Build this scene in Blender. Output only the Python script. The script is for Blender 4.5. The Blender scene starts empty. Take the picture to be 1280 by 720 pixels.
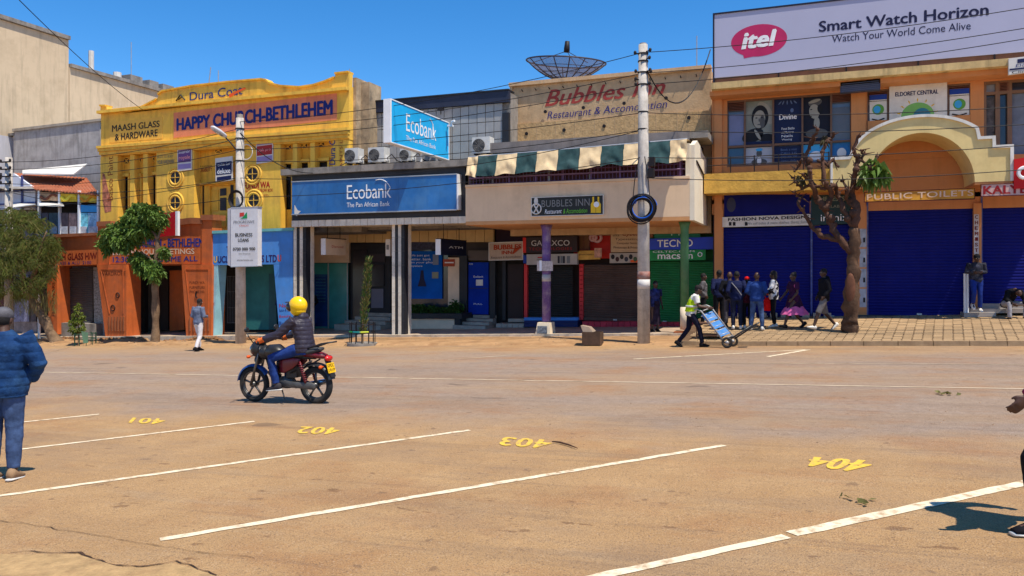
import bpy, bmesh, math, random
from math import sin, cos, pi, radians, sqrt, atan2
from mathutils import Vector, Matrix, noise
random.seed(7)
SC = bpy.context.scene
COL = SC.collection
# ---------------------------------------------------------------- camera, sky, sun, exposure
# world frame: +X runs along the street (to the right, uphill), +Y points across the street at the shops
TH = radians(20.7); CT, ST = cos(TH), sin(TH)
EYE = 1.78
cam = bpy.data.cameras.new('camera'); camo = bpy.data.objects.new('camera', cam); COL.objects.link(camo)
cam.sensor_width = 36; cam.lens = 27.0; cam.shift_y = -25/1280; cam.clip_end = 3000; cam.clip_start = .05
camo.location = (0, 0, EYE); camo.rotation_euler = (pi/2, 0, TH)
SC.camera = camo
SUN = Vector((.41, -.20, 1)).normalized()          # towards the sun
el = math.asin(SUN.z); az = atan2(SUN.x, SUN.y)
w = bpy.data.worlds.new('World'); SC.world = w; w.use_nodes = True
nt = w.node_tree; bg = nt.nodes['Background']
sky = nt.nodes.new('ShaderNodeTexSky'); sky.sky_type = 'NISHITA'; sky.sun_disc = False
sky.sun_elevation = el; sky.sun_rotation = az; sky.altitude = 2100; sky.air_density = 1.0; sky.dust_density = .6; sky.ozone_density = 3.0
hsv = nt.nodes.new('ShaderNodeHueSaturation'); hsv.inputs['Saturation'].default_value = 1.34; hsv.inputs['Value'].default_value = 1.08
nt.links.new(sky.outputs[0], hsv.inputs['Color']); nt.links.new(hsv.outputs[0], bg.inputs['Color']); bg.inputs['Strength'].default_value = .15
sl = bpy.data.lights.new('sun', 'SUN'); so = bpy.data.objects.new('sun', sl); COL.objects.link(so)
sl.energy = 4.8; sl.angle = radians(.55); sl.color = (1, .93, .80)
so.rotation_euler = SUN.to_track_quat('Z', 'Y').to_euler()
SC.view_settings.view_transform = 'Standard'; SC.view_settings.look = 'None'
SC.view_settings.exposure = .3; SC.view_settings.gamma = 1
# ---------------------------------------------------------------- ground heights and picture-to-world helpers
def G(x, y): return .0357*x - .0135*y
def lerp(a, b, t): return a+(b-a)*t
def clamp(t, a=0, b=1): return max(a, min(b, t))
def H(x, y):                                        # walking surface
    g = G(x, y)
    if y < 22: return g
    t = clamp((x+3.6)/1.0)
    l = lerp(.05, .13, clamp((y-22)/2.3)) + (.07 if y > 24.3 else 0)
    r = .12 + .088*(min(y, 27)-22)
    return g + lerp(l, r, t)
def ray(px, py):
    u = (px-640)/960; v = (335-py)/960
    return Vector((u*CT-ST, u*ST+CT, v))
def P(px, py, d):                                   # point on the plane y = d
    r = ray(px, py); k = d/r.y; return Vector((k*r.x, d, EYE+k*r.z))
def PX(px, py, X):                                  # point on the plane x = X
    r = ray(px, py); k = X/r.x; return Vector((X, k*r.y, EYE+k*r.z))
def PG(px, py, h=0):                                # point on the road plane
    r = ray(px, py); k = (EYE-h)/(.0357*r.x-.0135*r.y-r.z); return Vector((k*r.x, k*r.y, EYE+k*r.z))
def foot(px, py):                                   # where a sight line meets the walking surface
    r = ray(px, py); k = 2
    while k < 60:
        if EYE+k*r.z < H(k*r.x, k*r.y): break
        k += .02
    return Vector((k*r.x, k*r.y, H(k*r.x, k*r.y)))
def xat(px, d): return P(px, 300, d).x
def zat(px, py, d): return P(px, py, d).z
# ---------------------------------------------------------------- materials
MATS = {}
def srgb(r, g, b): return tuple(((c/255/12.92) if c/255 <= .04045 else ((c/255+.055)/1.055)**2.4) for c in (r, g, b))
def M(name, col, rough=.8, var=.15, scale=2.0, bump=.15, streak=0.0, dirt=None, damt=.3, metal=0, spec=.3, trans=0, rnd=0, bscale=40, fine=0.0):
    if name in MATS: return MATS[name]
    m = bpy.data.materials.new(name); m.use_nodes = True; MATS[name] = m
    n = m.node_tree.nodes; L = m.node_tree.links; b = n['Principled BSDF']
    b.inputs['Roughness'].default_value = rough; b.inputs['Metallic'].default_value = metal
    b.inputs['Specular IOR Level'].default_value = spec
    tc = n.new('ShaderNodeTexCoord')
    def noi(s, det=5, sc=(1, 1, 1)):
        mp = n.new('ShaderNodeMapping'); mp.inputs['Scale'].default_value = sc
        L.new(tc.outputs['Object'], mp.inputs[0])
        t = n.new('ShaderNodeTexNoise'); t.inputs['Scale'].default_value = s; t.inputs['Detail'].default_value = det
        t.inputs['Roughness'].default_value = .65
        L.new(mp.outputs[0], t.inputs['Vector']); return t.outputs['Fac']
    def ramp(f, a, c):
        r = n.new('ShaderNodeMapRange'); r.inputs[1].default_value = a; r.inputs[2].default_value = c; r.clamp = True
        L.new(f, r.inputs[0]); return r.outputs[0]
    def mix(fac, A, B, mode='MIX'):
        x = n.new('ShaderNodeMix'); x.data_type = 'RGBA'; x.blend_type = mode
        if isinstance(fac, float): x.inputs[0].default_value = fac
        else: L.new(fac, x.inputs[0])
        for i, q in ((6, A), (7, B)):
            if isinstance(q, tuple): x.inputs[i].default_value = (*q[:3], 1)
            else: L.new(q, x.inputs[i])
        return x.outputs[2]
    def mul(f, k):
        x = n.new('ShaderNodeMath'); x.operation = 'MULTIPLY'; L.new(f, x.inputs[0]); x.inputs[1].default_value = k; return x.outputs[0]
    lo = tuple(c*(1-var) for c in col); hi = tuple(min(1, c*(1+var)) for c in col)
    c = mix(ramp(noi(scale), .3, .7), lo, hi)
    if fine: c = mix(ramp(noi(bscale, 3), .35, .65), c, mix(float(fine), c, (0.02, .02, .02)))
    if dirt: c = mix(mul(ramp(noi(scale*.7+.37, 8), .48, .68), damt), c, dirt)
    if streak:
        c = mix(mul(ramp(noi(1.0, 6, (3.5, 3.5, .35)), .5, .72), streak), c, tuple(q*.28 for q in col))
    if rnd:
        oi = n.new('ShaderNodeObjectInfo'); hs = n.new('ShaderNodeHueSaturation')
        r = n.new('ShaderNodeMapRange'); r.inputs[3].default_value = 1-rnd; r.inputs[4].default_value = 1+rnd
        L.new(oi.outputs['Random'], r.inputs[0]); L.new(r.outputs[0], hs.inputs['Value']); L.new(c, hs.inputs['Color']); c = hs.outputs[0]
    L.new(c, b.inputs['Base Color'])
    if bump:
        bp = n.new('ShaderNodeBump'); bp.inputs['Strength'].default_value = bump; bp.inputs['Distance'].default_value = .02
        L.new(noi(bscale, 4), bp.inputs['Height']); L.new(bp.outputs[0], b.inputs['Normal'])
    if trans:
        tr = n.new('ShaderNodeBsdfTranslucent'); ms = n.new('ShaderNodeMixShader'); ms.inputs[0].default_value = trans
        L.new(c, tr.inputs[0]); L.new(b.outputs[0], ms.inputs[1]); L.new(tr.outputs[0], ms.inputs[2])
        L.new(ms.outputs[0], n['Material Output'].inputs['Surface'])
    return m
def flat(name, rgb, rough=.6, spec=.3, **k):
    k.setdefault('var', .08); k.setdefault('bump', 0); return M(name, srgb(*rgb), rough, spec=spec, **k)
# ---------------------------------------------------------------- mesh building
ORG = {}
class MB:
    def __init__(s): s.v = []; s.f = []; s.m = []
    def face(s, pts, mi=0):
        i = len(s.v); s.v += [Vector(p) for p in pts]; s.f.append(tuple(range(i, i+len(pts)))); s.m.append(mi); return s
    def add(s, vs, fs, mi=0):
        i = len(s.v); s.v += [Vector(p) for p in vs]; s.f += [tuple(a+i for a in f) for f in fs]; s.m += [mi]*len(fs); return s
    def hexa(s, a, b, mi=0):                        # a: four corners of one end, b: the same four of the other
        return s.add(list(a)+list(b), [(0, 1, 2, 3), (7, 6, 5, 4), (0, 4, 5, 1), (1, 5, 6, 2), (2, 6, 7, 3), (3, 7, 4, 0)], mi)
    def box(s, x0, x1, y0, y1, z0, z1, mi=0):
        a = [(x0, y0, z0), (x1, y0, z0), (x1, y0, z1), (x0, y0, z1)]; b = [(x0, y1, z0), (x1, y1, z0), (x1, y1, z1), (x0, y1, z1)]
        return s.hexa(a, b, mi)
    def prism(s, pts, th, mi=0, ax=1):               # any polygon, extruded by th along axis ax
        k = len(pts); o = Vector((0, 0, 0)); o[ax] = th
        b = [Vector(p)+o for p in pts]
        return s.add(list(pts)+b, [tuple(range(k)), tuple(range(2*k-1, k-1, -1))]+[(i, i+k, (i+1) % k+k, (i+1) % k) for i in range(k)], mi)
    def quad(s, tl, tr, br, bl, d, th=.05, mi=0):    # picture corners on the plane y = d
        return s.prism([P(*q, d) for q in (tl, tr, br, bl)], th, mi)
    def tube(s, pts, r, n=8, mi=0, sq=None, cap=True):
        pts = [Vector(p) for p in pts]; k = len(pts)
        if not hasattr(r, '__len__'): r = [r]*k
        up = None; base = len(s.v)
        for i, p in enumerate(pts):
            t = (pts[min(i+1, k-1)]-pts[max(i-1, 0)]).normalized()
            if up is None:
                up = Vector((0, 0, 1)) if abs(t.z) < .9 else Vector((1, 0, 0))
            a = t.cross(up)
            if a.length < 1e-5: a = t.cross(Vector((0, 1, 0)))
            a.normalize(); b = a.cross(t).normalized(); up = b
            for j in range(n):
                q = 2*pi*j/n; s.v.append(p+a*cos(q)*r[i]*(sq[0] if sq else 1)+b*sin(q)*r[i]*(sq[1] if sq else 1))
        for i in range(k-1):
            for j in range(n):
                s.f.append((base+i*n+j, base+i*n+(j+1) % n, base+(i+1)*n+(j+1) % n, base+(i+1)*n+j)); s.m.append(mi)
        if cap:
            s.f.append(tuple(base+j for j in range(n))[::-1]); s.f.append(tuple(base+(k-1)*n+j for j in range(n))); s.m += [mi, mi]
        return s
    def loft(s, rings, n=20, mi=0):                  # ring = (centre, vector a, vector b)
        base = len(s.v); k = len(rings)
        for c, a, b in rings:
            c, a, b = Vector(c), Vector(a), Vector(b)
            for j in range(n):
                q = 2*pi*j/n; s.v.append(c+a*cos(q)+b*sin(q))
        for i in range(k-1):
            for j in range(n):
                s.f.append((base+i*n+j, base+i*n+(j+1) % n, base+(i+1)*n+(j+1) % n, base+(i+1)*n+j)); s.m.append(mi)
        s.f.append(tuple(base+j for j in range(n))[::-1]); s.f.append(tuple(base+(k-1)*n+j for j in range(n))); s.m += [mi, mi]
        return s
    def ell(s, c, r, mi=0, nu=14, nv=9, R=None):
        c = Vector(c); base = len(s.v)
        if not hasattr(r, '__len__'): r = (r, r, r)
        for i in range(nv+1):
            th = pi*i/nv
            for j in range(nu):
                ph = 2*pi*j/nu; p = Vector((r[0]*sin(th)*cos(ph), r[1]*sin(th)*sin(ph), r[2]*cos(th)))
                s.v.append(c+(R @ p if R else p))
        for i in range(nv):
            for j in range(nu):
                s.f.append((base+i*nu+j, base+(i+1)*nu+j, base+(i+1)*nu+(j+1) % nu, base+i*nu+(j+1) % nu)); s.m.append(mi)
        return s
    def torus(s, c, R, r, ax=1, n=32, m=8, mi=0, a0=0, a1=2*pi):
        c = Vector(c); base = len(s.v); full = abs(a1-a0-2*pi) < 1e-4; nn = n if full else n+1
        A = [Vector((1, 0, 0)), Vector((0, 1, 0)), Vector((0, 0, 1))]; e3 = A[ax]; e1 = A[(ax+1) % 3]; e2 = A[(ax+2) % 3]
        for i in range(nn):
            q = a0+(a1-a0)*i/n; e = e1*cos(q)+e2*sin(q)
            for j in range(m):
                w_ = 2*pi*j/m; s.v.append(c+e*(R+r*cos(w_))+e3*r*sin(w_))
        for i in range(n):
            for j in range(m):
                i2 = (i+1) % nn
                s.f.append((base+i*m+j, base+i2*m+j, base+i2*m+(j+1) % m, base+i*m+(j+1) % m)); s.m.append(mi)
        return s
    def build(s, name, mat, parent=None, local=False, smooth=False, fix=True):
        me = bpy.data.meshes.new(name)
        o_ = ORG.get(parent.name, Vector()) if (parent and not local) else Vector()
        me.from_pydata([v-o_ for v in s.v], [], s.f)
        for m in (mat if isinstance(mat, (list, tuple)) else [mat]): me.materials.append(m)
        me.polygons.foreach_set('material_index', s.m)
        if fix:
            bm = bmesh.new(); bm.from_mesh(me); bmesh.ops.recalc_face_normals(bm, faces=bm.faces); bm.to_mesh(me); bm.free()
        if smooth: me.polygons.foreach_set('use_smooth', [True]*len(me.polygons))
        me.update()
        return link(name, me, parent)
def link(name, me, parent=None):
    o = bpy.data.objects.new(name, me); COL.objects.link(o)
    if parent: o.parent = parent; ORG[o.name] = ORG.get(parent.name, Vector()).copy()
    return o
def thing(name, label, cat, loc=(0, 0, 0), group=None, rotz=0):
    o = bpy.data.objects.new(name, None); COL.objects.link(o); o.location = loc; o.empty_display_size = .3
    o.rotation_euler = (0, 0, rotz); ORG[o.name] = Vector(loc)
    o['label'] = label; o['category'] = cat
    if group: o['group'] = group
    return o
def tag(o, label, cat, group=None):
    o['label'] = label; o['category'] = cat
    if group: o['group'] = group
    return o
def struct(name, mb, mat, parent=None, smooth=False):
    o = mb.build(name, mat, parent, smooth=smooth)
    if not parent: o['kind'] = 'structure'
    return o
def dup(root, loc, rotz, label, group=None):
    r = root.copy(); COL.objects.link(r); r.location = loc; r.rotation_euler = (0, 0, rotz); r['label'] = label
    if group: r['group'] = group
    for ch in list(root.children):
        c = ch.copy(); COL.objects.link(c); c.parent = r
        for g in ch.children:
            d = g.copy(); COL.objects.link(d); d.parent = c
    return r
def remesh(mb, voxel):
    me = bpy.data.meshes.new('t'); me.from_pydata(mb.v, [], mb.f)
    bm = bmesh.new(); bm.from_mesh(me); bmesh.ops.recalc_face_normals(bm, faces=bm.faces); bm.to_mesh(me); bm.free()
    ob = bpy.data.objects.new('t', me); COL.objects.link(ob)
    md = ob.modifiers.new('r', 'REMESH'); md.mode = 'VOXEL'; md.voxel_size = voxel; md.use_smooth_shade = True
    sm = ob.modifiers.new('s', 'SMOOTH'); sm.factor = .5; sm.iterations = 3
    dg = bpy.context.evaluated_depsgraph_get(); out = bpy.data.meshes.new_from_object(ob.evaluated_get(dg))
    bpy.data.objects.remove(ob); bpy.data.meshes.remove(me); return out
def skin_part(name, mb, voxel, mat, parent, wr=0, wf=14, quilt=None):
    me = remesh(mb, voxel); me.materials.clear()
    for m in (mat if isinstance(mat, (list, tuple)) else [mat]): me.materials.append(m)
    if wr or quilt:
        nr = [v.normal.copy() for v in me.vertices]
        for v, q in zip(me.vertices, nr):
            a = 0
            if wr: a += (noise.noise(v.co*wf)+.5*noise.noise(v.co*wf*2.3))*wr
            if quilt:
                ph = v.co.z/quilt[0]+.25*noise.noise(v.co*4); a += quilt[1]*(abs(sin(pi*ph))**.5-.6)
            v.co += q*a
    me.polygons.foreach_set('use_smooth', [True]*len(me.polygons))
    if isinstance(mat, (list, tuple)) and len(mat) > 1:
        for p in me.polygons: p.material_index = 0
    return link(name, me, parent)
# ---------------------------------------------------------------- lettering
def text_mesh(s, bold=0.0, shear=0.0, space=1.0):
    c = bpy.data.curves.new('t', 'FONT'); c.body = s; c.size = 1; c.offset = 0; c.shear = shear; c.resolution_u = 3; c.space_character = space
    c.fill_mode = 'FRONT'
    o = bpy.data.objects.new('t', c); me = bpy.data.meshes.new_from_object(o)
    vs = [v.co.copy() for v in me.vertices]; fs = [tuple(p.vertices) for p in me.polygons]
    bpy.data.objects.remove(o); bpy.data.curves.remove(c); bpy.data.meshes.remove(me)
    x0 = min(v.x for v in vs); x1 = max(v.x for v in vs); y0 = min(v.y for v in vs); y1 = max(v.y for v in vs)
    return [((v.x-x0)/(x1-x0), (v.y-y0)/(y1-y0)) for v in vs], fs
def text3(s, TL, TR, BR, BL, mat, parent, bold=.0, shear=0, space=1.0, name='lettering'):
    uv, fs = text_mesh(s, bold, shear, space); mb = MB()
    nn = (TR-TL).cross(BL-TL).normalized(); hh = (TL-BL).length/max((TR-TL).length, 1e-6)
    k = 5 if bold > .03 else 3 if bold > .012 else 1
    T = bold*2.4
    for i in range(k):                               # heavier lettering: a few coats side by side
        du = (i-(k-1)/2)*T/max(k-1, 1)*hh; dv = (.28*T*(1 if i % 2 else -1) if k > 1 else 0); off = nn*(.0007*i)
        mb.add([(BL.lerp(BR, u*(1-T*hh)+T*hh/2+du)).lerp(TL.lerp(TR, u*(1-T*hh)+T*hh/2+du), v*(1-.5*T)+.25*T+dv)-off for u, v in uv], fs)
    return mb.build(name, mat, parent, fix=False)
def text(s, tl, tr, br, bl, d, mat, parent, **k):
    return text3(s, P(*tl, d), P(*tr, d), P(*br, d), P(*bl, d), mat, parent, **k)
def trow(s, x0, x1, yl0, yl1, yr0, yr1, d, mat, parent, **k):   # left edge spans yl0..yl1, right edge yr0..yr1
    return text(s, (x0, yl0), (x1, yr0), (x1, yr1), (x0, yl1), d, mat, parent, **k)
def board(name, q, d, th, mat, parent):
    return MB().quad(*q, d, th).build(name, mat, parent)
def wallrect(mb, px0, px1, z0, z1, d, th, mi=0): mb.box(xat(px0, d), xat(px1, d), d, d+th, z0, z1, mi)
def shutter(name, pxs, z0, z1, d, mat, parent, pitch=.085):      # corrugated roller curtain
    x0, x1 = xat(pxs[0], d), xat(pxs[1], d); n = int((z1-z0)/pitch); mb = MB(); prof = []
    for i in range(n):
        z = z1-i*pitch
        prof += [(z, d), (z-pitch*.15, d-.018), (z-pitch*.55, d-.022), (z-pitch*.85, d-.006)]
    prof.append((z0, d))
    vs = []; fs = []; nc = 9
    for z, y in prof:
        for c in range(nc+1):
            x = lerp(x0, x1, c/nc); e = 0 if c in (0, nc) else 1
            vs.append((x, y+e*.028*noise.noise(Vector((x*1.1, z*1.3, d))), z+e*.02*noise.noise(Vector((x*.9, 4, z*.4)))))
    for i in range(len(prof)-1):
        for c in range(nc): q = i*(nc+1)+c; fs.append((q, q+1, q+nc+2, q+nc+1))
    mb.add(vs, fs)
    o = mb.build(name, mat, parent, fix=False); w_ = x1-x0
    MB().box(x0+.01, x1-.01, d-.06, d-.035, z0+.0, z0+.10).build('bottom_rail', mat, o)
    MB().box(x0+w_*.5-.07, x0+w_*.5+.07, d-.09, d-.061, z0+.02, z0+.07).build('lock', MATS.get('galvanised_steel') or mat, o)
    return o
def disc(mb, c, rx, rz, ax=1, n=28, mi=0, th=.02):
    c = Vector(c); pts = []
    for i in range(n):
        a = 2*pi*i/n
        pts.append(c+(Vector((rx*cos(a), 0, rz*sin(a))) if ax == 1 else Vector((0, rx*cos(a), rz*sin(a)))))
    mb.prism(pts, th, mi, ax)
# ================================================================ GROUND
def road_material():
    m = bpy.data.materials.new('road_dust'); m.use_nodes = True; n = m.node_tree.nodes; L = m.node_tree.links; b = n['Principled BSDF']
    b.inputs['Roughness'].default_value = .92; b.inputs['Specular IOR Level'].default_value = .15
    tc = n.new('ShaderNodeTexCoord'); sx = n.new('ShaderNodeSeparateXYZ'); L.new(tc.outputs['Object'], sx.inputs[0])
    def noi(s, det=4, sc=(1, 1, 1), rough=.6):
        mp = n.new('ShaderNodeMapping'); mp.inputs['Scale'].default_value = sc; L.new(tc.outputs['Object'], mp.inputs[0])
        t = n.new('ShaderNodeTexNoise'); t.inputs['Scale'].default_value = s; t.inputs['Detail'].default_value = det; t.inputs['Roughness'].default_value = rough
        L.new(mp.outputs[0], t.inputs['Vector']); return t.outputs['Fac']
    def mr(f, a, c, lo=0., hi=1.):
        r = n.new('ShaderNodeMapRange'); r.inputs[1].default_value = a; r.inputs[2].default_value = c; r.inputs[3].default_value = lo; r.inputs[4].default_value = hi
        L.new(f, r.inputs[0]); return r.outputs[0]
    def mth(op, a, c):
        x = n.new('ShaderNodeMath'); x.operation = op
        for i, q in enumerate((a, c)):
            if isinstance(q, float): x.inputs[i].default_value = q
            else: L.new(q, x.inputs[i])
        return x.outputs[0]
    def mix(fac, A, B, mode='MIX'):
        x = n.new('ShaderNodeMix'); x.data_type = 'RGBA'; x.blend_type = mode
        if isinstance(fac, float): x.inputs[0].default_value = fac
        else: L.new(fac, x.inputs[0])
        for i, q in ((6, A), (7, B)):
            if isinstance(q, tuple): x.inputs[i].default_value = (*q, 1)
            else: L.new(q, x.inputs[i])
        return x.outputs[2]
    warp = mth('MULTIPLY', mth('SUBTRACT', noi(.5, 5), .5), 5.)
    yy = mth('ADD', sx.outputs['Y'], warp)
    lane = mth('MULTIPLY', mr(yy, 8.2, 10.2), mr(yy, 21.5, 18.5))           # driven strip, less dust
    grey = mix(mr(noi(7, 6), .35, .65), (.290, .210, .155), (.352, .260, .198))
    sand = mix(mr(noi(1.3, 6), .3, .7), (.405, .235, .104), (.49, .298, .138))
    c = mix(mth('MULTIPLY', lane, mr(noi(.8, 4, (.25, 1, 1)), .3, .6, .55, 1.)), sand, grey)
    c = mix(mth('MULTIPLY', mr(noi(.45, 7, (1, 1.4, 1), .7), .50, .66), .6), c, (.36, .165, .065))   # red earth
    c = mix(mth('MULTIPLY', mr(noi(2.1, 3, (.35, 1.6, 1)), .56, .74), .35), c, (.42, .30, .18))     # pale scuffs
    c = mix(mth('MULTIPLY', mr(noi(.9, 4, (.18, 1.3, 1)), .55, .72), .30), c, (.20, .13, .085))     # tyre wear
    near = mr(sx.outputs['Y'], 8.5, 6.)
    c = mix(mth('MULTIPLY', mth('MULTIPLY', mr(noi(3.1, 3, (.8, 1.5, 1)), .655, .70), near), .6), c, (.14, .065, .03)) # damp spots
    c = mix(mth('MULTIPLY', mr(noi(3.9, 2), .69, .72), .55), c, (.17, .10, .06))
    sp = noi(95, 2, rough=.5)
    c = mix(mr(sp, .56, .66, 0., .75), c, (.13, .09, .065)); c = mix(mr(sp, .40, .30, 0., .6), c, (.55, .42, .30))
    v = n.new('ShaderNodeTexVoronoi'); v.feature = 'DISTANCE_TO_EDGE'; v.inputs['Scale'].default_value = .16
    mp = n.new('ShaderNodeMapping'); L.new(tc.outputs['Object'], mp.inputs[0]); mp.inputs['Scale'].default_value = (.7, 1.5, 1)
    ad = n.new('ShaderNodeMix'); ad.data_type = 'VECTOR'; ad.inputs[0].default_value = .18
    tn = n.new('ShaderNodeTexNoise'); tn.inputs['Scale'].default_value = 1.2; tn.inputs['Detail'].default_value = 6; L.new(tc.outputs['Object'], tn.inputs['Vector'])
    L.new(mp.outputs[0], ad.inputs[4]); L.new(tn.outputs['Color'], ad.inputs[5]); L.new(ad.outputs[1], v.inputs['Vector'])
    c = mix(mth('MULTIPLY', mr(noi(.28, 5, (.5, 1.3, 1), .75), .50, .62), .35), c, (.23, .165, .12))     # worn through to the asphalt
    c = mix(mth('MULTIPLY', mr(noi(1.7, 6, (.12, 2.6, 1), .7), .54, .66), .30), c, (.16, .11, .08))       # tyre streaks along the street
    c = mix(mth('MULTIPLY', mr(noi(26, 3, rough=.8), .52, .72), .45), c, (.19, .12, .075))
    c = mix(mth('MULTIPLY', mr(noi(30, 3, rough=.8), .30, .40, 1., 0.), .0), c, (.5, .4, .3))
    c = mix(mth('MULTIPLY', mr(noi(.62, 2, (1, 1.6, 1)), .70, .72), .5), c, (.10, .07, .055))             # old oil
    L.new(c, b.inputs['Base Color'])
    bp = n.new('ShaderNodeBump'); bp.inputs['Strength'].default_value = .8; bp.inputs['Distance'].default_value = .018
    L.new(mth('ADD', noi(60, 5, rough=.7), mth('MULTIPLY', noi(9, 4), 1.2)), bp.inputs['Height']); L.new(bp.outputs[0], b.inputs['Normal'])
    return m
ROADM = road_material()
SAND = M('sandy_earth', (.40, .235, .115), .95, var=.22, scale=1.7, bump=.6, dirt=(.22, .11, .05), damt=.6, bscale=22, spec=.1)
EARTH = M('red_earth', (.26, .125, .055), .95, var=.35, scale=5, bump=.8, bscale=25, spec=.1)
CONC = M('concrete', (.36, .31, .25), .85, var=.18, scale=3, bump=.4, dirt=(.17, .12, .08), damt=.5)
CONCD = M('concrete_stained', (.27, .24, .21), .9, var=.25, scale=2.5, bump=.4, streak=.6, dirt=(.08, .07, .06), damt=.5)
FLOORM = M('arcade_floor_tiles', (.50, .37, .265), .6, var=.15, scale=2, bump=.1, dirt=(.12, .08, .05), damt=.4)
def sheet(name, x0, x1, y0, y1, nx, ny, zf, mat):
    mb = MB(); vs = []; fs = []
    for j in range(ny+1):
        for i in range(nx+1):
            x = lerp(x0, x1, i/nx); y = lerp(y0, y1, j/ny); vs.append((x, y, zf(x, y)))
    for j in range(ny):
        for i in range(nx):
            a = j*(nx+1)+i; fs.append((a, a+1, a+nx+2, a+nx+1))
    mb.add(vs, fs); o = mb.build(name, mat, fix=False, smooth=True); o['kind'] = 'structure'; return o
sheet('ground', -500, 500, -300, 700, 4, 4, lambda x, y: G(x, y)-.08, SAND)
sheet('road', -90, 45, -14, 22, 135, 36, lambda x, y: G(x, y), ROADM)
# sandy pavement on the left and in the middle, broken up in front of the orange shops
def sandz(x, y):
    g = H(x, min(y, 24.29)) if y < 24.32 else H(x, 24.29)
    n1 = noise.noise(Vector((x*1.3, y*1.9, 3)))*.05+noise.noise(Vector((x*4, y*5, 9)))*.02
    rough = 1.9 if x < -20 else .5
    e = clamp((y-21.75)/.5)
    hole = 0
    if x < -19 and 23.3 < y < 24.4: hole = -.22*clamp(noise.noise(Vector((x*.8, 1, 5)))*3+.4)*clamp((y-23.3)/.3)
    return g+(n1*rough+hole)*e-.03*(1-e)
sheet('sandy_pavement', -75, -2.9, 21.7, 24.45, 360, 20, sandz, SAND)
# floor under the arcades
mb = MB()
for i in range(36):
    x0 = -39+i; x1 = x0+1
    if x0 >= -3: break
    a = [(x0, 24.3, H(x0, 24.4)), (x1, 24.3, H(x1-.001, 24.4) if x1 < -3.6 else H(-3.61, 24.4)), (x1, 24.3, G(x1, 24.3)-.3), (x0, 24.3, G(x0, 24.3)-.3)]
    b = [(x0, 29.5, a[0][2]-.02), (x1, 29.5, a[1][2]-.02), (x1, 29.5, -2), (x0, 29.5, -2)]
    mb.hexa(a, b)
struct('arcade_floor', mb, FLOORM)
mb = MB()
for i in range(40):
    x0 = -39+i*.9; x1 = x0+.89
    z0 = G(x0, 24.3)+.205; z1 = G(x1, 24.3)+.205
    mb.hexa([(x0, 24.18, z0), (x1, 24.18, z1), (x1, 24.18, z1-.2), (x0, 24.18, z0-.2)], [(x0, 24.36, z0), (x1, 24.36, z1), (x1, 24.36, z1-.2), (x0, 24.36, z0-.2)])
    if x1 > -3.7: break
struct('arcade_edge', mb, M('pale_concrete_edge', (.55, .45, .33), .85, var=.2, scale=4, bump=.3, dirt=(.3, .2, .1), damt=.5))
# paved forecourt on the right: single pavers near the road, the rest joined
PAVEM = M('paver_sandstone', (.36, .24, .13), .9, var=.15, scale=2.2, bump=.35, dirt=(.22, .13, .07), damt=.45, rnd=.14, spec=.15)
fore = sheet('forecourt', -3.3, 16, 22.0, 27.3, 40, 12, lambda x, y: H(max(x, -2.59), y)-.035, M('joint_sand', (.13, .075, .04), .95, var=.3, bump=.5, scale=6))
mb = MB()
for i in range(24):
    x0 = -3.3+i*.8; x1 = x0+.785; z0 = G(x0, 22)+.125; z1 = G(x1, 22)+.125
    k = MB(); k.hexa([(x0, 21.86, z0), (x1, 21.86, z1), (x1, 21.84, z1-.3), (x0, 21.84, z0-.3)], [(x0, 22.0, z0+.005), (x1, 22.0, z1+.005), (x1, 22.0, z1-.3), (x0, 22.0, z0-.3)])
    k.build('kerb_stone', M('sandy_kerb', (.34, .225, .125), .9, var=.2, scale=4, bump=.4, dirt=(.25, .15, .08), damt=.5), fore)
S = .235; pme = None; cnt = 0; rest = MB()
def pv(x, y, w=.222, e=.101): return [(x-w/2, y-e), (x+w/2, y-e), (x+w/2, y+e), (x-w/2, y+e)]
rnd = random.Random(3)
sy = .088-.0135
cells = []
for j in range(21):
    for i in range(82):
        cells.append((-3.0+((i*S+S/2+j*.037) % (82*S)), 22.02+j*S+S/2))
def pscore(c):
    dx, dy = c; X = dx*CT+dy*ST; Y = -dx*ST+dy*CT
    return Y if abs(X/Y) < .70 else 1e3
cells.sort(key=pscore)
for x, y in cells:
    z = H(max(x, -2.59), y); dz = rnd.uniform(-.006, .006)
    if cnt < 300:
        if pme is None:
            t = MB(); a = .111; c_ = .010; e_ = .101
            t.add([(-a, -e_, -.05), (a, -e_, -.05), (a, e_, -.05), (-a, e_, -.05), (-a, -e_, -c_), (a, -e_, -c_), (a, e_, -c_), (-a, e_, -c_), (-a+c_, -e_+c_, 0), (a-c_, -e_+c_, 0), (a-c_, e_-c_, 0), (-a+c_, e_-c_, 0)],
                  [(0, 1, 5, 4), (1, 2, 6, 5), (2, 3, 7, 6), (3, 0, 4, 7), (4, 5, 9, 8), (5, 6, 10, 9), (6, 7, 11, 10), (7, 4, 8, 11), (8, 9, 10, 11)])
            o = t.build('paver', PAVEM, fore); pme = o.data
        else: o = link('paver', pme, fore)
        o.location = (x, y, z+dz); o.rotation_euler = (math.atan(sy), -math.atan(.0357), 0); cnt += 1
    else:
        q = pv(x, y); rest.hexa([(a, b, z+dz+(b-y)*sy+(a-x)*.0357) for a, b in q], [(a, b, z-.05) for a, b in q])
o = rest.build('paver', PAVEM, fore); o['kind'] = 'stuff'
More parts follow.
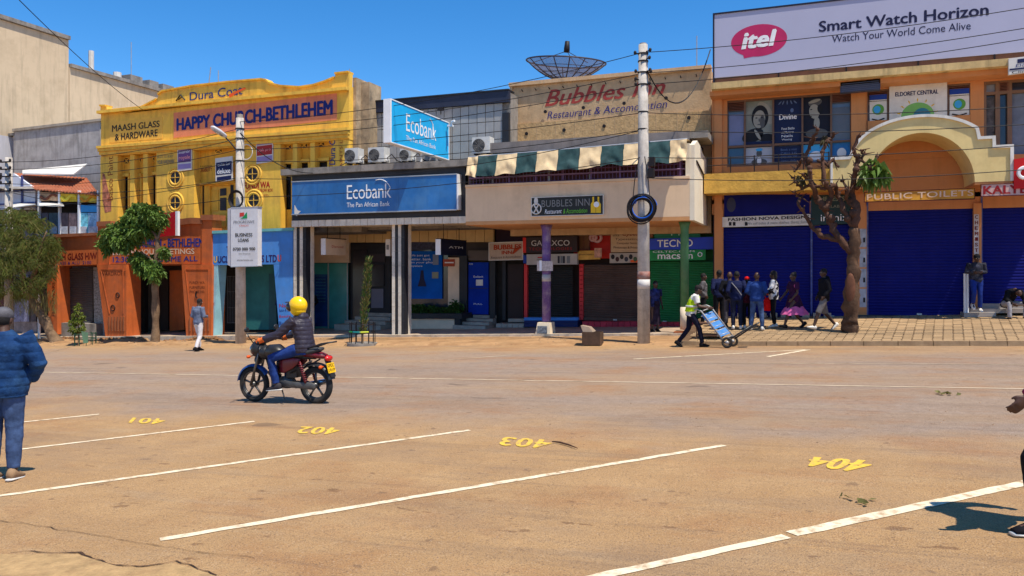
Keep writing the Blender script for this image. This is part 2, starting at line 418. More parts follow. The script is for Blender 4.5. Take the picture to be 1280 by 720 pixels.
# ---- painted markings
PAINT = M('road_paint_white', (.80, .66, .46), .85, var=.12, scale=13, bump=.3, dirt=(.40, .26, .14), damt=1.0, spec=.1, bscale=60)
PAINTF = M('road_paint_faded', (.52, .40, .28), .9, var=.12, scale=3, bump=.3, dirt=(.30, .2, .12), damt=.9, spec=.1, bscale=60)
YEL = M('road_paint_yellow', (.78, .50, .07), .85, var=.12, scale=17, bump=.3, dirt=(.40, .25, .12), damt=1.0, spec=.1, bscale=60)
def line(p, q, wd, mat=PAINT, name='painted_line', h=.005):
    p, q = Vector(p), Vector(q); t = (q-p); Lh = t.length; t.normalize(); nn = Vector((-t.y, t.x, 0)).normalized()
    n = max(2, int(Lh/.12)); vs = []; fs = []
    for i in range(n+1):
        c = p+t*Lh*i/n
        for sgn in (1, -1):
            wv = wd/2*(1+.16*noise.noise(Vector((c.x*5, c.y*5, sgn*7)))*2); v = c+nn*wv*sgn; v.z = G(v.x, v.y)+h; vs.append(v)
    for i in range(n): fs.append((2*i, 2*i+1, 2*i+3, 2*i+2))
    mb = MB().add(vs, fs); o = mb.build(name, mat, fix=False); o['kind'] = 'structure'
for a, b, wd in (((200, 675), (905, 557), .085), ((-120, 637), (587, 538), .085), ((722, 727), (983, 671), .09), ((990, 668), (1350, 589), .115), ((25, 562), (318, 527), .08), ((-60, 537), (124, 518), .08)):
    line(PG(*a), PG(*b), wd)
line((-42, 13.75, 0), (22, 13.78, 0), .10, PAINTF)
line((-2.4, 17.2, 0), (9, 17.6, 0), .06, PAINTF)
line(PG(792, 449), PG(1012, 437), .09); line(PG(960, 446), PG(1012, 437), .12)
line(PG(560, 450), PG(640, 444), .08, PAINTF)
def num(s, tl, tr, br, bl):                           # corners of the picture; the figures stand on their heads
    A = [PG(*q)+Vector((0, 0, .006)) for q in (br, bl, tl, tr)]
    o = text3(s, *A, YEL, None, bold=.02, name='painted_number', space=1.08); o['kind'] = 'structure'
num('401', (166, 522.5), (209, 524), (202, 531), (160, 529)); num('402', (377, 533.5), (428, 535.5), (419, 544), (368, 542))
num('403', (630, 546.5), (693, 551), (683, 561.5), (622, 557)); num('404', (1014, 571.5), (1098, 577), (1073, 591.5), (1007, 583))
CRK = M('crack_dark', (.07, .035, .018), .95, var=.4, scale=8, bump=.4)
def crack(pts, wd, name='crack'):
    vs = []; fs = []; w3 = [PG(*p) for p in pts]; full = []
    for a, b in zip(w3, w3[1:]):
        for i in range(8): full.append(a.lerp(b, i/8))
    for i, c in enumerate(full):
        j = Vector((noise.noise(c*9)*.03, noise.noise(c*9+Vector((5, 5, 5)))*.03, 0)); c = c+j
        wv = wd*(.35+abs(noise.noise(c*6))*1.9)
        for s_ in (-1, 1): v = c+Vector((.15, 1, 0))*wv*s_*.5; v.z = G(v.x, v.y)+.007; vs.append(v)
    for i in range(len(full)-1): fs.append((2*i, 2*i+1, 2*i+3, 2*i+2))
    o = MB().add(vs, fs).build(name, CRK, fix=False); o['kind'] = 'structure'
crack([(14, 692), (40, 689), (62, 692), (98, 691), (118, 698), (142, 707), (172, 709), (196, 706), (222, 702), (250, 710), (275, 722)], .012)
crack([(0, 651), (40, 656), (100, 667), (170, 679), (240, 689), (330, 700)], .005)
# eroded verge in the corner
vs = [PG(*q) for q in ((-160, 690), (16, 695), (60, 695), (98, 695), (120, 702), (150, 711), (180, 712), (215, 706), (240, 712), (275, 724), (330, 760), (-160, 900))]
MB().prism([v+Vector((0, 0, .012)) for v in vs], -.03, 0, 2).build('sandy_verge', M('verge_sand', (.46, .29, .13), .95, var=.25, scale=9, bump=.9, dirt=(.28, .15, .07), damt=.5, bscale=45))['kind'] = 'structure'
# stones and grit
gr = MB(); rnd = random.Random(11)
def stone(mb, c, r):
    vs = [Vector((rnd.uniform(.7, 1.2)*a, rnd.uniform(.7, 1.2)*b, rnd.uniform(.6, .9)*cc))*r+Vector(c) for a, b, cc in ((1, 0, 0), (0, 1, 0), (-1, 0, 0), (0, -1, 0), (0, 0, 1), (0, 0, -.4))]
    mb.add(vs, [(0, 1, 4), (1, 2, 4), (2, 3, 4), (3, 0, 4), (1, 0, 5), (2, 1, 5), (3, 2, 5), (0, 3, 5)])
for i in range(1500):
    if i < 500:
        p = PG(rnd.uniform(-50, 1330), rnd.uniform(560, 760)); r = rnd.uniform(.003, .010)
    elif i < 800:
        p = PG(rnd.uniform(-50, 1330), rnd.uniform(440, 560)); r = rnd.uniform(.006, .018)
    else:
        x = rnd.uniform(-38, -4); y = rnd.uniform(21.6, 24.2); p = Vector((x, y, sandz(x, y) if y > 21.75 else G(x, y))); r = rnd.choice((.015, .02, .03, .05 if x < -18 else .02))
    stone(gr, p, r)
o = gr.build('grit', M('stone_grit', (.30, .19, .11), .9, var=.5, scale=9, bump=0), fix=False); o['kind'] = 'stuff'
# clods of broken earth in front of the orange shops
er = MB()
for i in range(420):
    x = rnd.choice((rnd.uniform(-30, -24.5), rnd.uniform(-24.5, -18.8))); y = 24.15-abs(rnd.gauss(0, .22)); stone(er, (x, y, sandz(x, y)+.02), rnd.uniform(.04, .13))
o = er.build('earth_clods', EARTH, fix=False); o['kind'] = 'stuff'
# ================================================================ BUILDINGS
YW = M('yellow_paint', (.88, .52, .07), .75, var=.10, scale=1.3, bump=.2, streak=.45, dirt=(.60, .32, .07), damt=.6)
YW2 = M('yellow_paint_deep', (.84, .45, .045), .75, var=.12, scale=2, bump=.2, streak=.5, dirt=(.5, .24, .04), damt=.5)
ORN = M('orange_paint', (.56, .125, .028), .75, var=.16, scale=1.5, bump=.2, streak=.45, dirt=(.33, .10, .045), damt=.6)
BRK = M('red_brown_render', (.33, .105, .04), .85, var=.2, scale=3, bump=.4, streak=.4)
BLUEP = M('blue_paint', (.07, .26, .66), .7, var=.12, scale=1.6, bump=.15, streak=.2, dirt=(.12, .2, .35), damt=.3)
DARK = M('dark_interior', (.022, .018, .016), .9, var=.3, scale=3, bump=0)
BLK = M('black_panel', (.022, .022, .026), .5, var=.2, scale=3, bump=.05, streak=0)
GLASS = M('dark_glass', (.03, .035, .05), .12, var=.3, scale=2, bump=0, spec=.6)
SHG = M('grey_shutter', (.10, .10, .105), .5, var=.15, scale=2, bump=.05, streak=.2, metal=.3)
STEEL = M('galvanised_steel', (.45, .45, .46), .45, var=.1, scale=5, bump=.05, metal=.7)
NAVY = flat('navy_print', (16, 24, 74)); NAVYT = flat('navy_letter', (14, 34, 110)); REDT = flat('red_letter', (176, 20, 18)); BLT = flat('black_letter', (28, 22, 24))
WHT = flat('white_letter', (235, 235, 235)); OFF = M('off_white_board', (.70, .66, .60), .6, var=.08, scale=2, bump=.03, streak=.2, dirt=(.4, .33, .25), damt=.3)
DGL = M('dull_dark_glass', (.035, .032, .035), .4, var=.3, scale=3, bump=0, spec=.15)
CREAM = M('cream_paint', (.78, .64, .45), .75, var=.10, scale=1.2, bump=.15, streak=.2, dirt=(.55, .4, .24), damt=.35)
GREY = flat('grey_letter', (120, 120, 120)); SKYB = flat('sky_blue_print', (60, 160, 215)); GREEN = flat('green_print', (20, 120, 60)); YELP = flat('yellow_print', (235, 190, 40))
ORP = flat('orange_print', (225, 90, 30)); PURP = flat('purple_print', (50, 24, 60))
# ---------------- large beige block far left
BEI = M('beige_render_wall', (.62, .475, .31), .9, var=.10, scale=.25, bump=.2, streak=.35, dirt=(.42, .31, .19), damt=.6, bscale=8)
b = thing('apartment_block', 'tall windowless beige rendered block rising behind the left end of the street', 'building', (-41.9, 36, -1.5))
zt = 14.05
mb = MB(); mb.box(-60, -41.9, 27.5, 34.3, -2, PX(57, 47, -41.9).z+.25); mb.build('wall', BEI, b)
MB().box(-60, -41.9, 34.35, 43.3, -2, zt).build('wall', BEI, b)
MB().box(-60, -41.72, 27.4, 34.3, PX(57, 47, -41.9).z+.27, PX(57, 47, -41.9).z+.5).build('coping', CONCD, b)
MB().box(-60, -41.72, 34.36, 43.45, zt+.005, zt+.22).build('coping', CONCD, b)
MB().box(-41.89, -41.86, 27.5, 36.6, -2, 9.2).build('painted_lower_wall', M('pale_grey_render', (.50, .48, .50), .9, var=.08, scale=.4, bump=.2, streak=.25), b)
for z in (5.2, 8.3, 11.4): MB().box(-41.9, -41.865, 36.7, 43.25, z, z+.06).build('expansion_joint', CONCD, b)
MB().box(-41.6, -41.0, 43.3, 43.9, 11.5, 13.9).build('downpipe_box', OFF, b)
for y0, wd in ((39.2, 1.0), (40.8, .8), (42.0, 1.0)): MB().box(-43.5, -42.2, y0, y0+wd, zt+.2, zt+.75).build('roof_tank_stand', CONCD, b)
MB().tube([(-42.5, 36.4, zt), (-42.5, 36.4, zt+1.6)], .16, 8).build('vent_pipe', OFF, b)
MB().tube([(-42.5, 38.4, zt), (-42.5, 38.4, zt+.7)], .25, 8).build('vent_pipe', OFF, b)
MB().tube([(-43, 40, zt), (-43, 40, zt+3.2)], .03, 5).build('antenna', STEEL, b)
# ---------------- grey concrete building
b = thing('concrete_building', 'bare grey concrete building between the beige block and the yellow facade', 'building', (P(70, 300, 30.5).x, 30.5, -1.5))
q = [(17, 163), (125, 150), (126, 420), (17, 420)]
MB().quad(*q, 30.5, 9).build('wall', M('bare_grey_render', (.42, .385, .36), .9, var=.2, scale=1.5, bump=.4, streak=.6, dirt=(.2, .17, .15), damt=.5), b)
MB().quad((15, 161), (126, 148), (126, 151), (15, 164.5), 30.4, .3).build('coping', CONC, b)
MB().quad((8, 167), (17, 166), (17, 169), (8, 170), 30.45, .3).build('gutter_spout', CONCD, b)
xr = P(126, 150, 30.5).x
MB().box(xr+.02, xr+.9, 30.6, 36, -2, zat(126, 150, 30.5)-.4).build('side_wall', M('dark_gap_wall', (.08, .065, .055), .9, var=.3), b)
# ---------------- small rust-roofed shop with gable
b = thing('gabled_kiosk', 'small two storey kiosk with rusty iron roof, white gable and food posters upstairs', 'building', (P(60, 300, 27).x, 27, -1.4))
RUST = M('rusty_iron_sheet', (.36, .105, .045), .8, var=.3, scale=2, bump=.3, dirt=(.5, .22, .12), damt=.5)
WP = M('white_planks', (.62, .62, .68), .7, var=.1, scale=2, bump=.1, streak=.3)
def PP(px, py, d): return P(px, py, d)
ridge = [PP(18, 216, 29.5), PP(108, 222, 29.5)]; eave = [PP(43, 236, 25.6), PP(124, 243, 25.6)]
vs = []; n = 60; fs = []
for i in range(n+1):
    a = ridge[0].lerp(ridge[1], i/n); c = eave[0].lerp(eave[1], i/n); dz = .03*sin(i*2.1)
    vs += [a+Vector((0, 0, dz)), c+Vector((0, 0, dz)), a+Vector((0, 0, dz-.05)), c+Vector((0, 0, dz-.05))]
for i in range(n): fs += [(4*i, 4*i+1, 4*i+5, 4*i+4), (4*i+2, 4*i+6, 4*i+7, 4*i+3), (4*i+1, 4*i+3, 4*i+7, 4*i+5)]
MB().add(vs, fs).build('roof', RUST, b)
MB().add([PP(18, 216, 29.5), PP(43, 236, 25.6), PP(-30, 236, 25.6), PP(-30, 222, 29.5)], [(0, 1, 2, 3)]).build('roof', CONCD, b)
MB().quad((-30, 250), (0, 216), (0, 222), (-30, 256), 26.0, .1).build('barge_board', BLT, b)
MB().prism([PP(-30, 245, 26.1), PP(0, 217, 26.1), PP(17, 217, 26.1), PP(44, 236, 26.1), PP(44, 262, 26.1), PP(-30, 262, 26.1)], .12).build('gable', WP, b)
BLB = flat('blue_trim', (70, 78, 130))
for q in (((-30, 240), (44, 236), (44, 238), (-30, 242)), ((26, 219), (28, 221), (28, 262), (26, 262)), ((-30, 256), (44, 252), (44, 254), (-30, 258))): MB().quad(*q, 26.04, .05).build('trim_batten', BLB, b)
MB().prism([PP(28, 214, 29), PP(109, 206, 29), PP(92, 219, 26.8), PP(28, 218, 26.8)], .06, 0, 2).build('iron_sheet', OFF, b)
MB().quad((-30, 262), (46, 262), (46, 420), (-30, 420), 26.6, 1.5).build('wall', M('kiosk_wall', (.20, .17, .18), .8, var=.4, scale=4, bump=.1), b)
MB().quad((47, 236), (125, 244), (125, 300), (47, 300), 26.6, 1.5).build('wall', DARK, b)
for x in (47, 72.5, 97, 121): MB().quad((x, 238), (x+2, 238), (x+2, 296), (x, 296), 25.7, .1).build('post', WHT, b)
fp = [flat('poster_a', (190, 150, 110), var=.5, scale=3), flat('poster_b', (225, 185, 30), var=.35, scale=4), flat('poster_c', (235, 200, 60), var=.35, scale=3)]
for i, (a, c) in enumerate(((49.5, 72), (75, 96), (99.5, 121))):
    MB().quad((a, 240+i), (c, 241+i), (c, 251+i), (a, 251+i), 25.75, .04).build('poster', fp[i], b)
    mb = MB()
    for k in range(14): mb.ell(PP(a+1.5+(c-a-3)*((k*.37) % 1), 246+i+3*sin(k*2.3), 25.72), (.10, .02, .06), nu=8, nv=5)
    mb.build('poster_picture', (flat('food_brown', (120, 60, 30)), flat('food_yellow', (250, 220, 60)), flat('food_gold', (230, 150, 20)))[i], b)
for i, (a, c, m_) in enumerate(((49.5, 60, 'poster_d'), (61, 72, 'poster_e'), (75, 85, 'poster_f'), (86, 96, 'poster_g'), (99.5, 109, 'poster_h'), (110, 121, 'poster_i'))):
    MB().quad((a, 266), (c, 266), (c, 294), (a, 294), 25.78, .04).build('poster', flat(m_, ((90, 80, 90), (60, 80, 90), (70, 60, 70), (120, 100, 100), (120, 200, 225), (150, 190, 210))[i], var=.5, scale=5), b)
    MB().quad((a+1, 283), (c-1, 283), (c-1, 292), (a+1, 292), 25.76, .03).build('poster_caption', flat('pale_caption', (190, 190, 195), var=.4, scale=7), b)
MB().quad((99.5, 256), (121, 256), (121, 265), (99.5, 265), 25.78, .04).build('poster', SKYB, b)
MB().prism([PP(16, 260, 25.2), PP(44, 256, 25.2), PP(46, 258, 26.0), PP(16, 255, 26.0)], .04, 0, 2).build('awning_sheet', OFF, b)
MB().prism([PP(49, 258, 25.2), PP(80, 258, 25.2), PP(78, 255, 26.0), PP(49, 253, 26.0)], .04, 0, 2).build('awning_sheet', OFF, b)
MB().quad((44, 294), (124, 291), (124, 300), (44, 300), 25.6, .3).build('balcony_slab', CONC, b)
for a, c, m_ in ((-25, 4, (60, 20, 20)), (6, 14, (170, 60, 60)), (17, 36, (120, 120, 150)), (38, 45, (70, 60, 70))): MB().quad((a, 345), (c, 345), (c, 402), (a, 402), 26.5, .05).build('shop_display', flat('display_%d' % a, m_, var=.6, scale=6), b)
# ---------------- yellow building
YB = thing('yellow_building', 'two storey yellow art deco facade painted HAPPY CHURCH-BETHLEHEM with curved parapet', 'building', (-22.5, 25.3, -1.2))
yd = 25.3; xl = -28.9; xr = xat(437, yd)
# wall sheet with its openings cut: list of (px0, px1, py_top, py_bottom)
wins = [(155, 161, 221, 284), (170.5, 176, 221, 284), (186, 195.5, 219, 284), (262, 287, 232, 291), (355.5, 365, 205, 262), (375, 386, 203.5, 262), (396, 410, 202, 262)]
rd = yd+.35
holes = sorted([(xat(a, rd), xat(c, rd), zat((a+c)/2, e, rd), zat((a+c)/2, t_, rd)) for a, c, t_, e in wins])
mb = MB(); x = xl; ztop = 7.15
for x0, x1, z0, z1 in holes:
    zb_ = 3.62 if x > -18.6 else 2.6; mb.box(x, x0, rd, rd+.35, zb_, ztop); mb.box(x0, x1, rd, rd+.35, zb_, z0); mb.box(x0, x1, rd, rd+.35, z1, ztop); x = x1
mb.box(x, xr, rd, rd+.35, 3.62, ztop); mb.build('wall', YW2, YB)
MB().box(xl, xr, rd+.5, 34, 3.2, 8.6).build('wall', CONCD, YB)
for (x0, x1, z0, z1), isd in zip(holes, (0, 0, 0, 1, 0, 0, 0)):
    if isd: continue
    f = MB().box(x0, x0+.05, rd+.08, rd+.16, z0, z1).box(x1-.05, x1, rd+.08, rd+.16, z0, z1).box(x0+.05, x1-.05, rd+.09, rd+.15, z0+1.0, z0+1.05).build('window', BLT, YB)
    MB().box(x0+.05, x1-.05, rd+.18, rd+.2, z0, z1).build('pane', DGL, f)
    MB().box(x0-.12, x1+.12, rd-.12, rd-.001, z1+.0, z1+.13).build('window_hood', YW, YB)
    MB().box(x0-.1, x0-.002, rd-.06, rd-.002, z0, z1).box(x1+.002, x1+.1, rd-.06, rd-.002, z0, z1).build('window_surround', YW, YB)
x0, x1, z0, z1 = holes[3]
dr = MB().box(x0, x1, rd+.12, rd+.18, z0, z1).build('door', YW, YB)
MB().quad((275, 236), (282.5, 235), (282.5, 244), (275, 245), rd+.09, .02).build('pane', DGL, dr)
MB().quad((275, 247.5), (282.5, 247), (282.5, 263), (275, 263), rd+.09, .02).build('pane', DGL, dr)
MB().quad((264, 238), (273, 237), (273, 263), (264, 264), rd+.09, .02).build('door_panel', YW2, dr)
MB().quad((264, 267), (282, 267), (282, 284), (264, 285), rd+.09, .02).build('door_panel', YW2, dr)
MB().quad((253, 232), (254.5, 232), (254.5, 268), (253, 268), rd-.03, .02).build('slot_window', BLT, YB)
MB().quad((288, 231), (291.5, 231), (291.5, 262), (288, 262), rd-.03, .02).build('slot_window', BLT, YB)
MB().quad((247, 229), (292, 226), (292, 228), (247, 231), rd-.15, .14).build('door_hood', YW, YB)
for a, c in ((126, 147.5), (196, 243), (304, 351), (416, 436.5)):
    MB().box(xat(a, yd), xat(c, yd), yd-.02, rd-.003, 3.62 if a > 400 else 2.7, 6.69).build('pilaster', YW, YB)
for a in (163, 179.5, 366.5, 388.5):
    MB().box(xat(a-1, yd), xat(a+4.5, yd), yd+.02, rd-.003, 3.62 if a > 350 else 2.7, 6.69).build('fin', YW, YB)
for a, c, e in ((155, 161, 201), (171, 176, 200), (187, 193, 198.5), (269, 277, 187.5), (355.5, 363.5, 183.5), (376, 384, 181.5), (397, 405, 179.5)):
    v = MB().quad((a-1, e-4.5), (c+1, e-4.5), (c+1, e+4.5), (a-1, e+4.5), rd-.03, .027).build('air_vent', YW, YB)
    m2 = MB(); A, B_, C_, D_ = [P(*q, rd-.045) for q in ((a, e-3.3), (c, e-3.3), (c, e+3.3), (a, e+3.3))]
    MB().quad((a, e-3.3), (c, e-3.3), (c, e+3.3), (a, e+3.3), rd-.036, .005).build('vent_recess', flat('vent_brown', (70, 38, 16)), v)
    cx = (A+C_)/2; m2.tube([A, C_], .022, 4).tube([B_, D_], .022, 4).ell(cx, (.06, .02, .06), nu=8, nv=5); m2.build('vent_grille', YW, v)
for a, e in ((219.5, 222), (219.5, 253.5), (316, 217.5), (317.5, 250.5)):
    c = P(a, e, yd-.02); w_ = MB().torus(c, .30, .055, 1, 32, 8).build('round_window', YW, YB, smooth=True)
    g = MB(); disc(g, c-Vector((0, .012, 0)), .26, .30, th=.01); g.build('pane', DGL, w_)
    MB().box(c.x-.26, c.x+.26, c.y-.04, c.y-.014, c.z-.012, c.z+.012).box(c.x-.012, c.x+.012, c.y-.035, c.y-.013, c.z-.29, c.z+.29).build('glazing_bar', YW, w_)
    MB().torus(c+Vector((0, 0, 0)), .41, .05, 1, 36, 8).build('round_surround', YW, YB, smooth=True)
# cornice, sign band, parapet
def band(name, ptl, ptr, h, d, th, mat):             # level moulding from two picture points on its top edge
    z0 = (zat(*ptl, d)+zat(*ptr, d))/2
    return MB().box(xl, xr+.02, d, d+th, z0-h, z0).build(name, mat, YB)
zc = zat(280, 168, yd-.2)
MB().box(xl, xr, yd-.05, rd+.3, 6.70, 8.75).build('sign_band', YW, YB)
for k, (zz, h, pr) in enumerate(((7.12, .11, .24), (7.005, .12, .17), (6.88, .13, .09))): MB().box(xl-.02, xr+.03*(3-k), yd-.05-pr, yd-.053, zz-h, zz).build('cornice', YW, YB)
MB().box(xl-.02, xr+.03, yd-.27, yd-.053, 8.55, 8.67).build('cornice', YW, YB)
prof = [(126, 133), (133, 133), (134, 139), (142, 140.5), (155, 141.5), (165, 139.5), (175, 136), (185, 131), (196, 125), (198, 119), (203, 115), (240, 108.5), (285, 103.5), (327, 100), (333, 101), (337, 105), (352, 108.5), (375, 110), (392, 107.5), (406, 103), (418, 98), (419, 93), (436, 91)]
pts = [P(a, e, yd-.08) for a, e in prof]; pts[0].x = xl
MB().prism(pts+[Vector((xr, yd-.08, 8.6)), Vector((xl, yd-.08, 8.6))], .28).build('parapet', YW, YB)
mb = MB()
for a, c in zip(pts, pts[1:]):
    if abs(a.x-c.x) < .12: continue
    mb.hexa([a+Vector((0, -.07, 0)), c+Vector((0, -.07, 0)), c+Vector((0, -.07, .07)), a+Vector((0, -.07, .07))], [a+Vector((0, .33, 0)), c+Vector((0, .33, 0)), c+Vector((0, .33, .07)), a+Vector((0, .33, .07))])
mb.build('parapet_coping', YW2, YB)
MB().box(xr-.01, xr+.14, yd+.25, yd+1.3, 6, P(437, 92, yd).z-.1).box(xr+.141, xr+.5, yd+.6, yd+1.5, 6, 9.0).build('parapet_return', M('weathered_render', (.42, .30, .18), .9, var=.4, scale=2, bump=.5, streak=.5, dirt=(.1, .08, .06), damt=.6), YB)
PINK = M('salmon_band', (.74, .235, .11), .75, var=.12, scale=2, bump=.1, streak=.25)
MB().quad((217, 141), (421, 116.5), (421, 149.5), (217, 172.5), yd-.065, .014).build('painted_band', PINK, YB)
MB().quad((137, 153), (203, 146), (203, 173), (137, 178.5), yd-.06, .009).build('painted_panel', M('amber_panel', (.82, .46, .07), .75, var=.1, bump=.1, scale=2), YB)
e = yd-.068
def trow2(s, x0, x1, z0, z1, d, mat, parent, **k):   # level lettering between two picture columns
    a, c = xat(x0, d), xat(x1, d)
    return text3(s, Vector((a, d, z1)), Vector((c, d, z1)), Vector((c, d, z0)), Vector((a, d, z0)), mat, parent, **k)
trow('HAPPY CHURCH-BETHLEHEM', 220.5, 416, 148, 163.5, 124, 143.5, e-.004, NAVYT, YB, bold=.05)
trow('MAASH GLASS', 140, 199.5, 156.5, 165, 150.5, 158.5, e, BLT, YB, bold=.02)
trow('& HARDWARE', 143.5, 197, 167.5, 176, 161.5, 170, e, BLT, YB, bold=.02)
trow('Dura Coat', 237, 303, 115.5, 126, 106, 118, yd-.09, flat('slate_blue', (50, 60, 110)), YB, bold=.015)
trow('The Top Coat Company', 264, 307, 126.5, 129, 121, 124, yd-.09, flat('slate_blue', (50, 60, 110)), YB)
m2 = MB(); A, B_, C_ = P(220, 126, yd-.1), P(225.5, 118.5, yd-.1), P(231, 125, yd-.1)
m2.tube([A, B_, C_], .03, 4).tube([P(223, 124.5, yd-.1), P(228, 120.5, yd-.1)], .02, 4); m2.build('painted_emblem', BLT, YB)
MB().prism([P(286, 118, yd-.095), P(306, 109, yd-.095), P(307, 111, yd-.095), P(295, 117, yd-.095), P(287, 122, yd-.095)], .01).build('painted_brush', ORP, YB)
WB = flat('faded_grey_letter', (120, 110, 90))
trow('BODY TO BODY', 196.5, 217, 194.5, 198, 193, 196.5, yd-.026, WB, YB, bold=.01); trow('YOUR HARDWARE', 196.5, 218, 200.5, 205.5, 199, 204, yd-.026, WB, YB, bold=.02)
trow('THE GUARANTEE', 247.5, 265, 207.5, 209.5, 206, 208, rd-.006, BLT, YB); trow('DURABILITY', 247.5, 265, 210.5, 215.5, 209, 214, rd-.006, flat('brown_red', (150, 50, 20)), YB, bold=.02)
trow('FUNDI WA', 304, 337.5, 228, 236.5, 226.5, 234.5, yd-.026, REDT, YB, bold=.03); trow('HARDWARE TROW BOX', 307, 341, 237, 241, 235.5, 239.5, yd-.026, REDT, YB, bold=.02)
trow('LTD', 327, 335.5, 243.5, 246.5, 243, 246, yd-.026, REDT, YB)
def vtext(s, tl, tr, br, bl, d, mat, parent, **k):   # lettering that climbs the wall
    return text(s, bl, tl, tr, br, d, mat, parent, **k)
vtext('Basco Paints', (134.5, 192), (141, 191), (141, 250), (134.5, 252), yd-.03, flat('burnt_letter', (150, 70, 20)), YB, bold=.01)
MB().prism([P(a, q_, yd-.026) for a, q_ in ((128, 216), (131, 218), (134, 232), (139, 251), (139, 264), (131, 266), (128, 250))], .004).build('painted_brush', M('brush_art', (.45, .15, .08), .8, var=.7, scale=7, bump=0), YB)
vtext('Dura Coat', (411.5, 160), (419, 160), (419, 206), (411.5, 206), yd-.03, flat('slate_blue', (50, 60, 110)), YB, bold=.02)
vtext('PAINTS LTD', (424.5, 162), (428, 162), (428, 214), (424.5, 214), yd-.03, flat('burnt_letter', (150, 70, 20)), YB)
for p0, p1 in (((260, 106), (263.5, 84)), ((273, 104), (273, 88)), ((436.5, 93), (437, 86))): 
    MB().tube([P(*p0, yd+.4)-Vector((0, 0, .3)), P(*p1, yd+.4)], .022, 5).build('antenna', STEEL, YB)
MB().torus(P(308, 190, yd-.2), .30, .02, 1, 24, 5).build('conduit_ring', OFF, YB)
# small posters fixed on the yellow wall: things of their own
def wall_sign(name, label, q, d, th, face, group=None):
    x, y = (q[0][0]+q[2][0])/2, (q[0][1]+q[2][1])/2
    t = thing(name, label, 'sign', P(x, y, d), group); MB().quad(*q, d, th).build('board', face, t); return t
t = wall_sign('wall_sign', 'white and purple paint poster upper left of the yellow facade, above round windows', [(221.5, 184), (239.5, 181.5), (239.5, 212), (222, 214)], yd-.07, .04, OFF)
MB().quad((222.5, 188), (238.5, 186), (238.5, 202), (222.5, 203.5), yd-.076, .005).build('print', flat('violet_print', (110, 70, 130)), t); trow('interior', 223.5, 237.5, 189, 192.5, 187, 190.5, yd-.08, WHT, t); trow('royale', 223.5, 237.5, 195, 201, 193.5, 199.5, yd-.08, flat('pink_letter', (240, 150, 150)), t, bold=.02)
MB().quad((222.5, 205.5), (238.5, 204), (238.5, 210), (222.5, 212), yd-.076, .005).build('print', flat('pale_violet', (150, 130, 180)), t)
t = wall_sign('wall_sign', 'white and navy DELUXE paint poster above the yellow upstairs door', [(269, 198), (290.5, 195), (290.5, 225), (269.5, 228)], yd-.03, .04, OFF)
MB().quad((270, 203.5), (289.5, 201), (289.5, 217), (270, 219), yd-.036, .005).build('print', NAVY, t); trow('exterior', 272, 288, 204.5, 208, 202.5, 206, yd-.04, WHT, t); trow('deluxe', 271.5, 288, 211, 217.5, 209.5, 216, yd-.04, WHT, t, bold=.02)
MB().quad((271, 221.5), (289, 219), (289, 223.5), (271, 226), yd-.036, .005).build('print', NAVY, t)
t = wall_sign('wall_sign', 'white and red paint poster to the right of the street lamp pole', [(320, 172), (341, 169), (341, 202), (320.5, 205)], yd-.07, .04, OFF)
MB().quad((321, 175.5), (340, 173), (340, 179.5), (321, 182), yd-.076, .005).build('print', flat('pale_violet', (150, 130, 180)), t); MB().quad((321, 183), (340, 180.5), (340, 192.5), (321, 195), yd-.076, .005).build('print', flat('brick_red', (170, 40, 40)), t); trow('soft pro', 322.5, 338.5, 186, 191, 184, 189, yd-.08, flat('pink_letter', (240, 150, 150)), t, bold=.02)
MB().quad((321, 196.5), (340, 194), (340, 200.5), (321, 203), yd-.076, .005).build('print', flat('pale_violet', (150, 130, 180)), t)
# ---------------- orange shopfront
od = 24.4
OB = thing('orange_shopfront', 'bright orange ground floor of the church with tapered piers and painted lettering', 'building', (-26, od, -1.2))
def lz(px, py): return zat(px, py, od)
def strip(mb, pxs, tops, bots, d, th):              # wall piece with picture outline
    mb.prism([P(a, t_, d) for a, t_ in zip(pxs, tops)]+[P(a, t_, d) for a, t_ in zip(pxs[::-1], bots[::-1])], th)
mb = MB()
strip(mb, [57, 123], [296, 293], [333, 330.5], od, .45); mb.build('lintel_wall', ORN, OB)
mb = MB(); strip(mb, [136, 150, 170, 205, 235, 252], [289, 286, 286, 281, 276, 275], [330, 330, 330, 330, 330, 330], od, .45); mb.build('lintel_wall', ORN, OB)
MB().quad((66, 293), (123, 290.5), (123, 294), (66, 297), od-.12, .6).build('coping', BRK, OB)
mb = MB()
cp = [(136, 286), (142, 283), (150, 286), (170, 286), (205, 281), (222, 276.5), (238, 274.5), (252, 275)]
for a, c in zip(cp, cp[1:]): mb.prism([P(a[0], a[1]-2.5, od-.10), P(c[0], c[1]-2.5, od-.10), P(c[0], c[1]+5, od-.10), P(a[0], a[1]+5, od-.10)], .65)
mb.build('coping', BRK, OB)
for a, c, t_ in ((122, 136.5, 279), (252, 265, 271)):
    MB().quad((a, t_), (c, t_-.8), (c, 331), (a, 331), od-.05, .55).build('parapet_pier', ORN, OB)
    MB().quad((a-1.5, t_-2), (c+1.5, t_-2.8), (c+1.5, t_+4), (a-1.5, t_+4), od-.12, .7).build('pier_cap', BRK, OB)
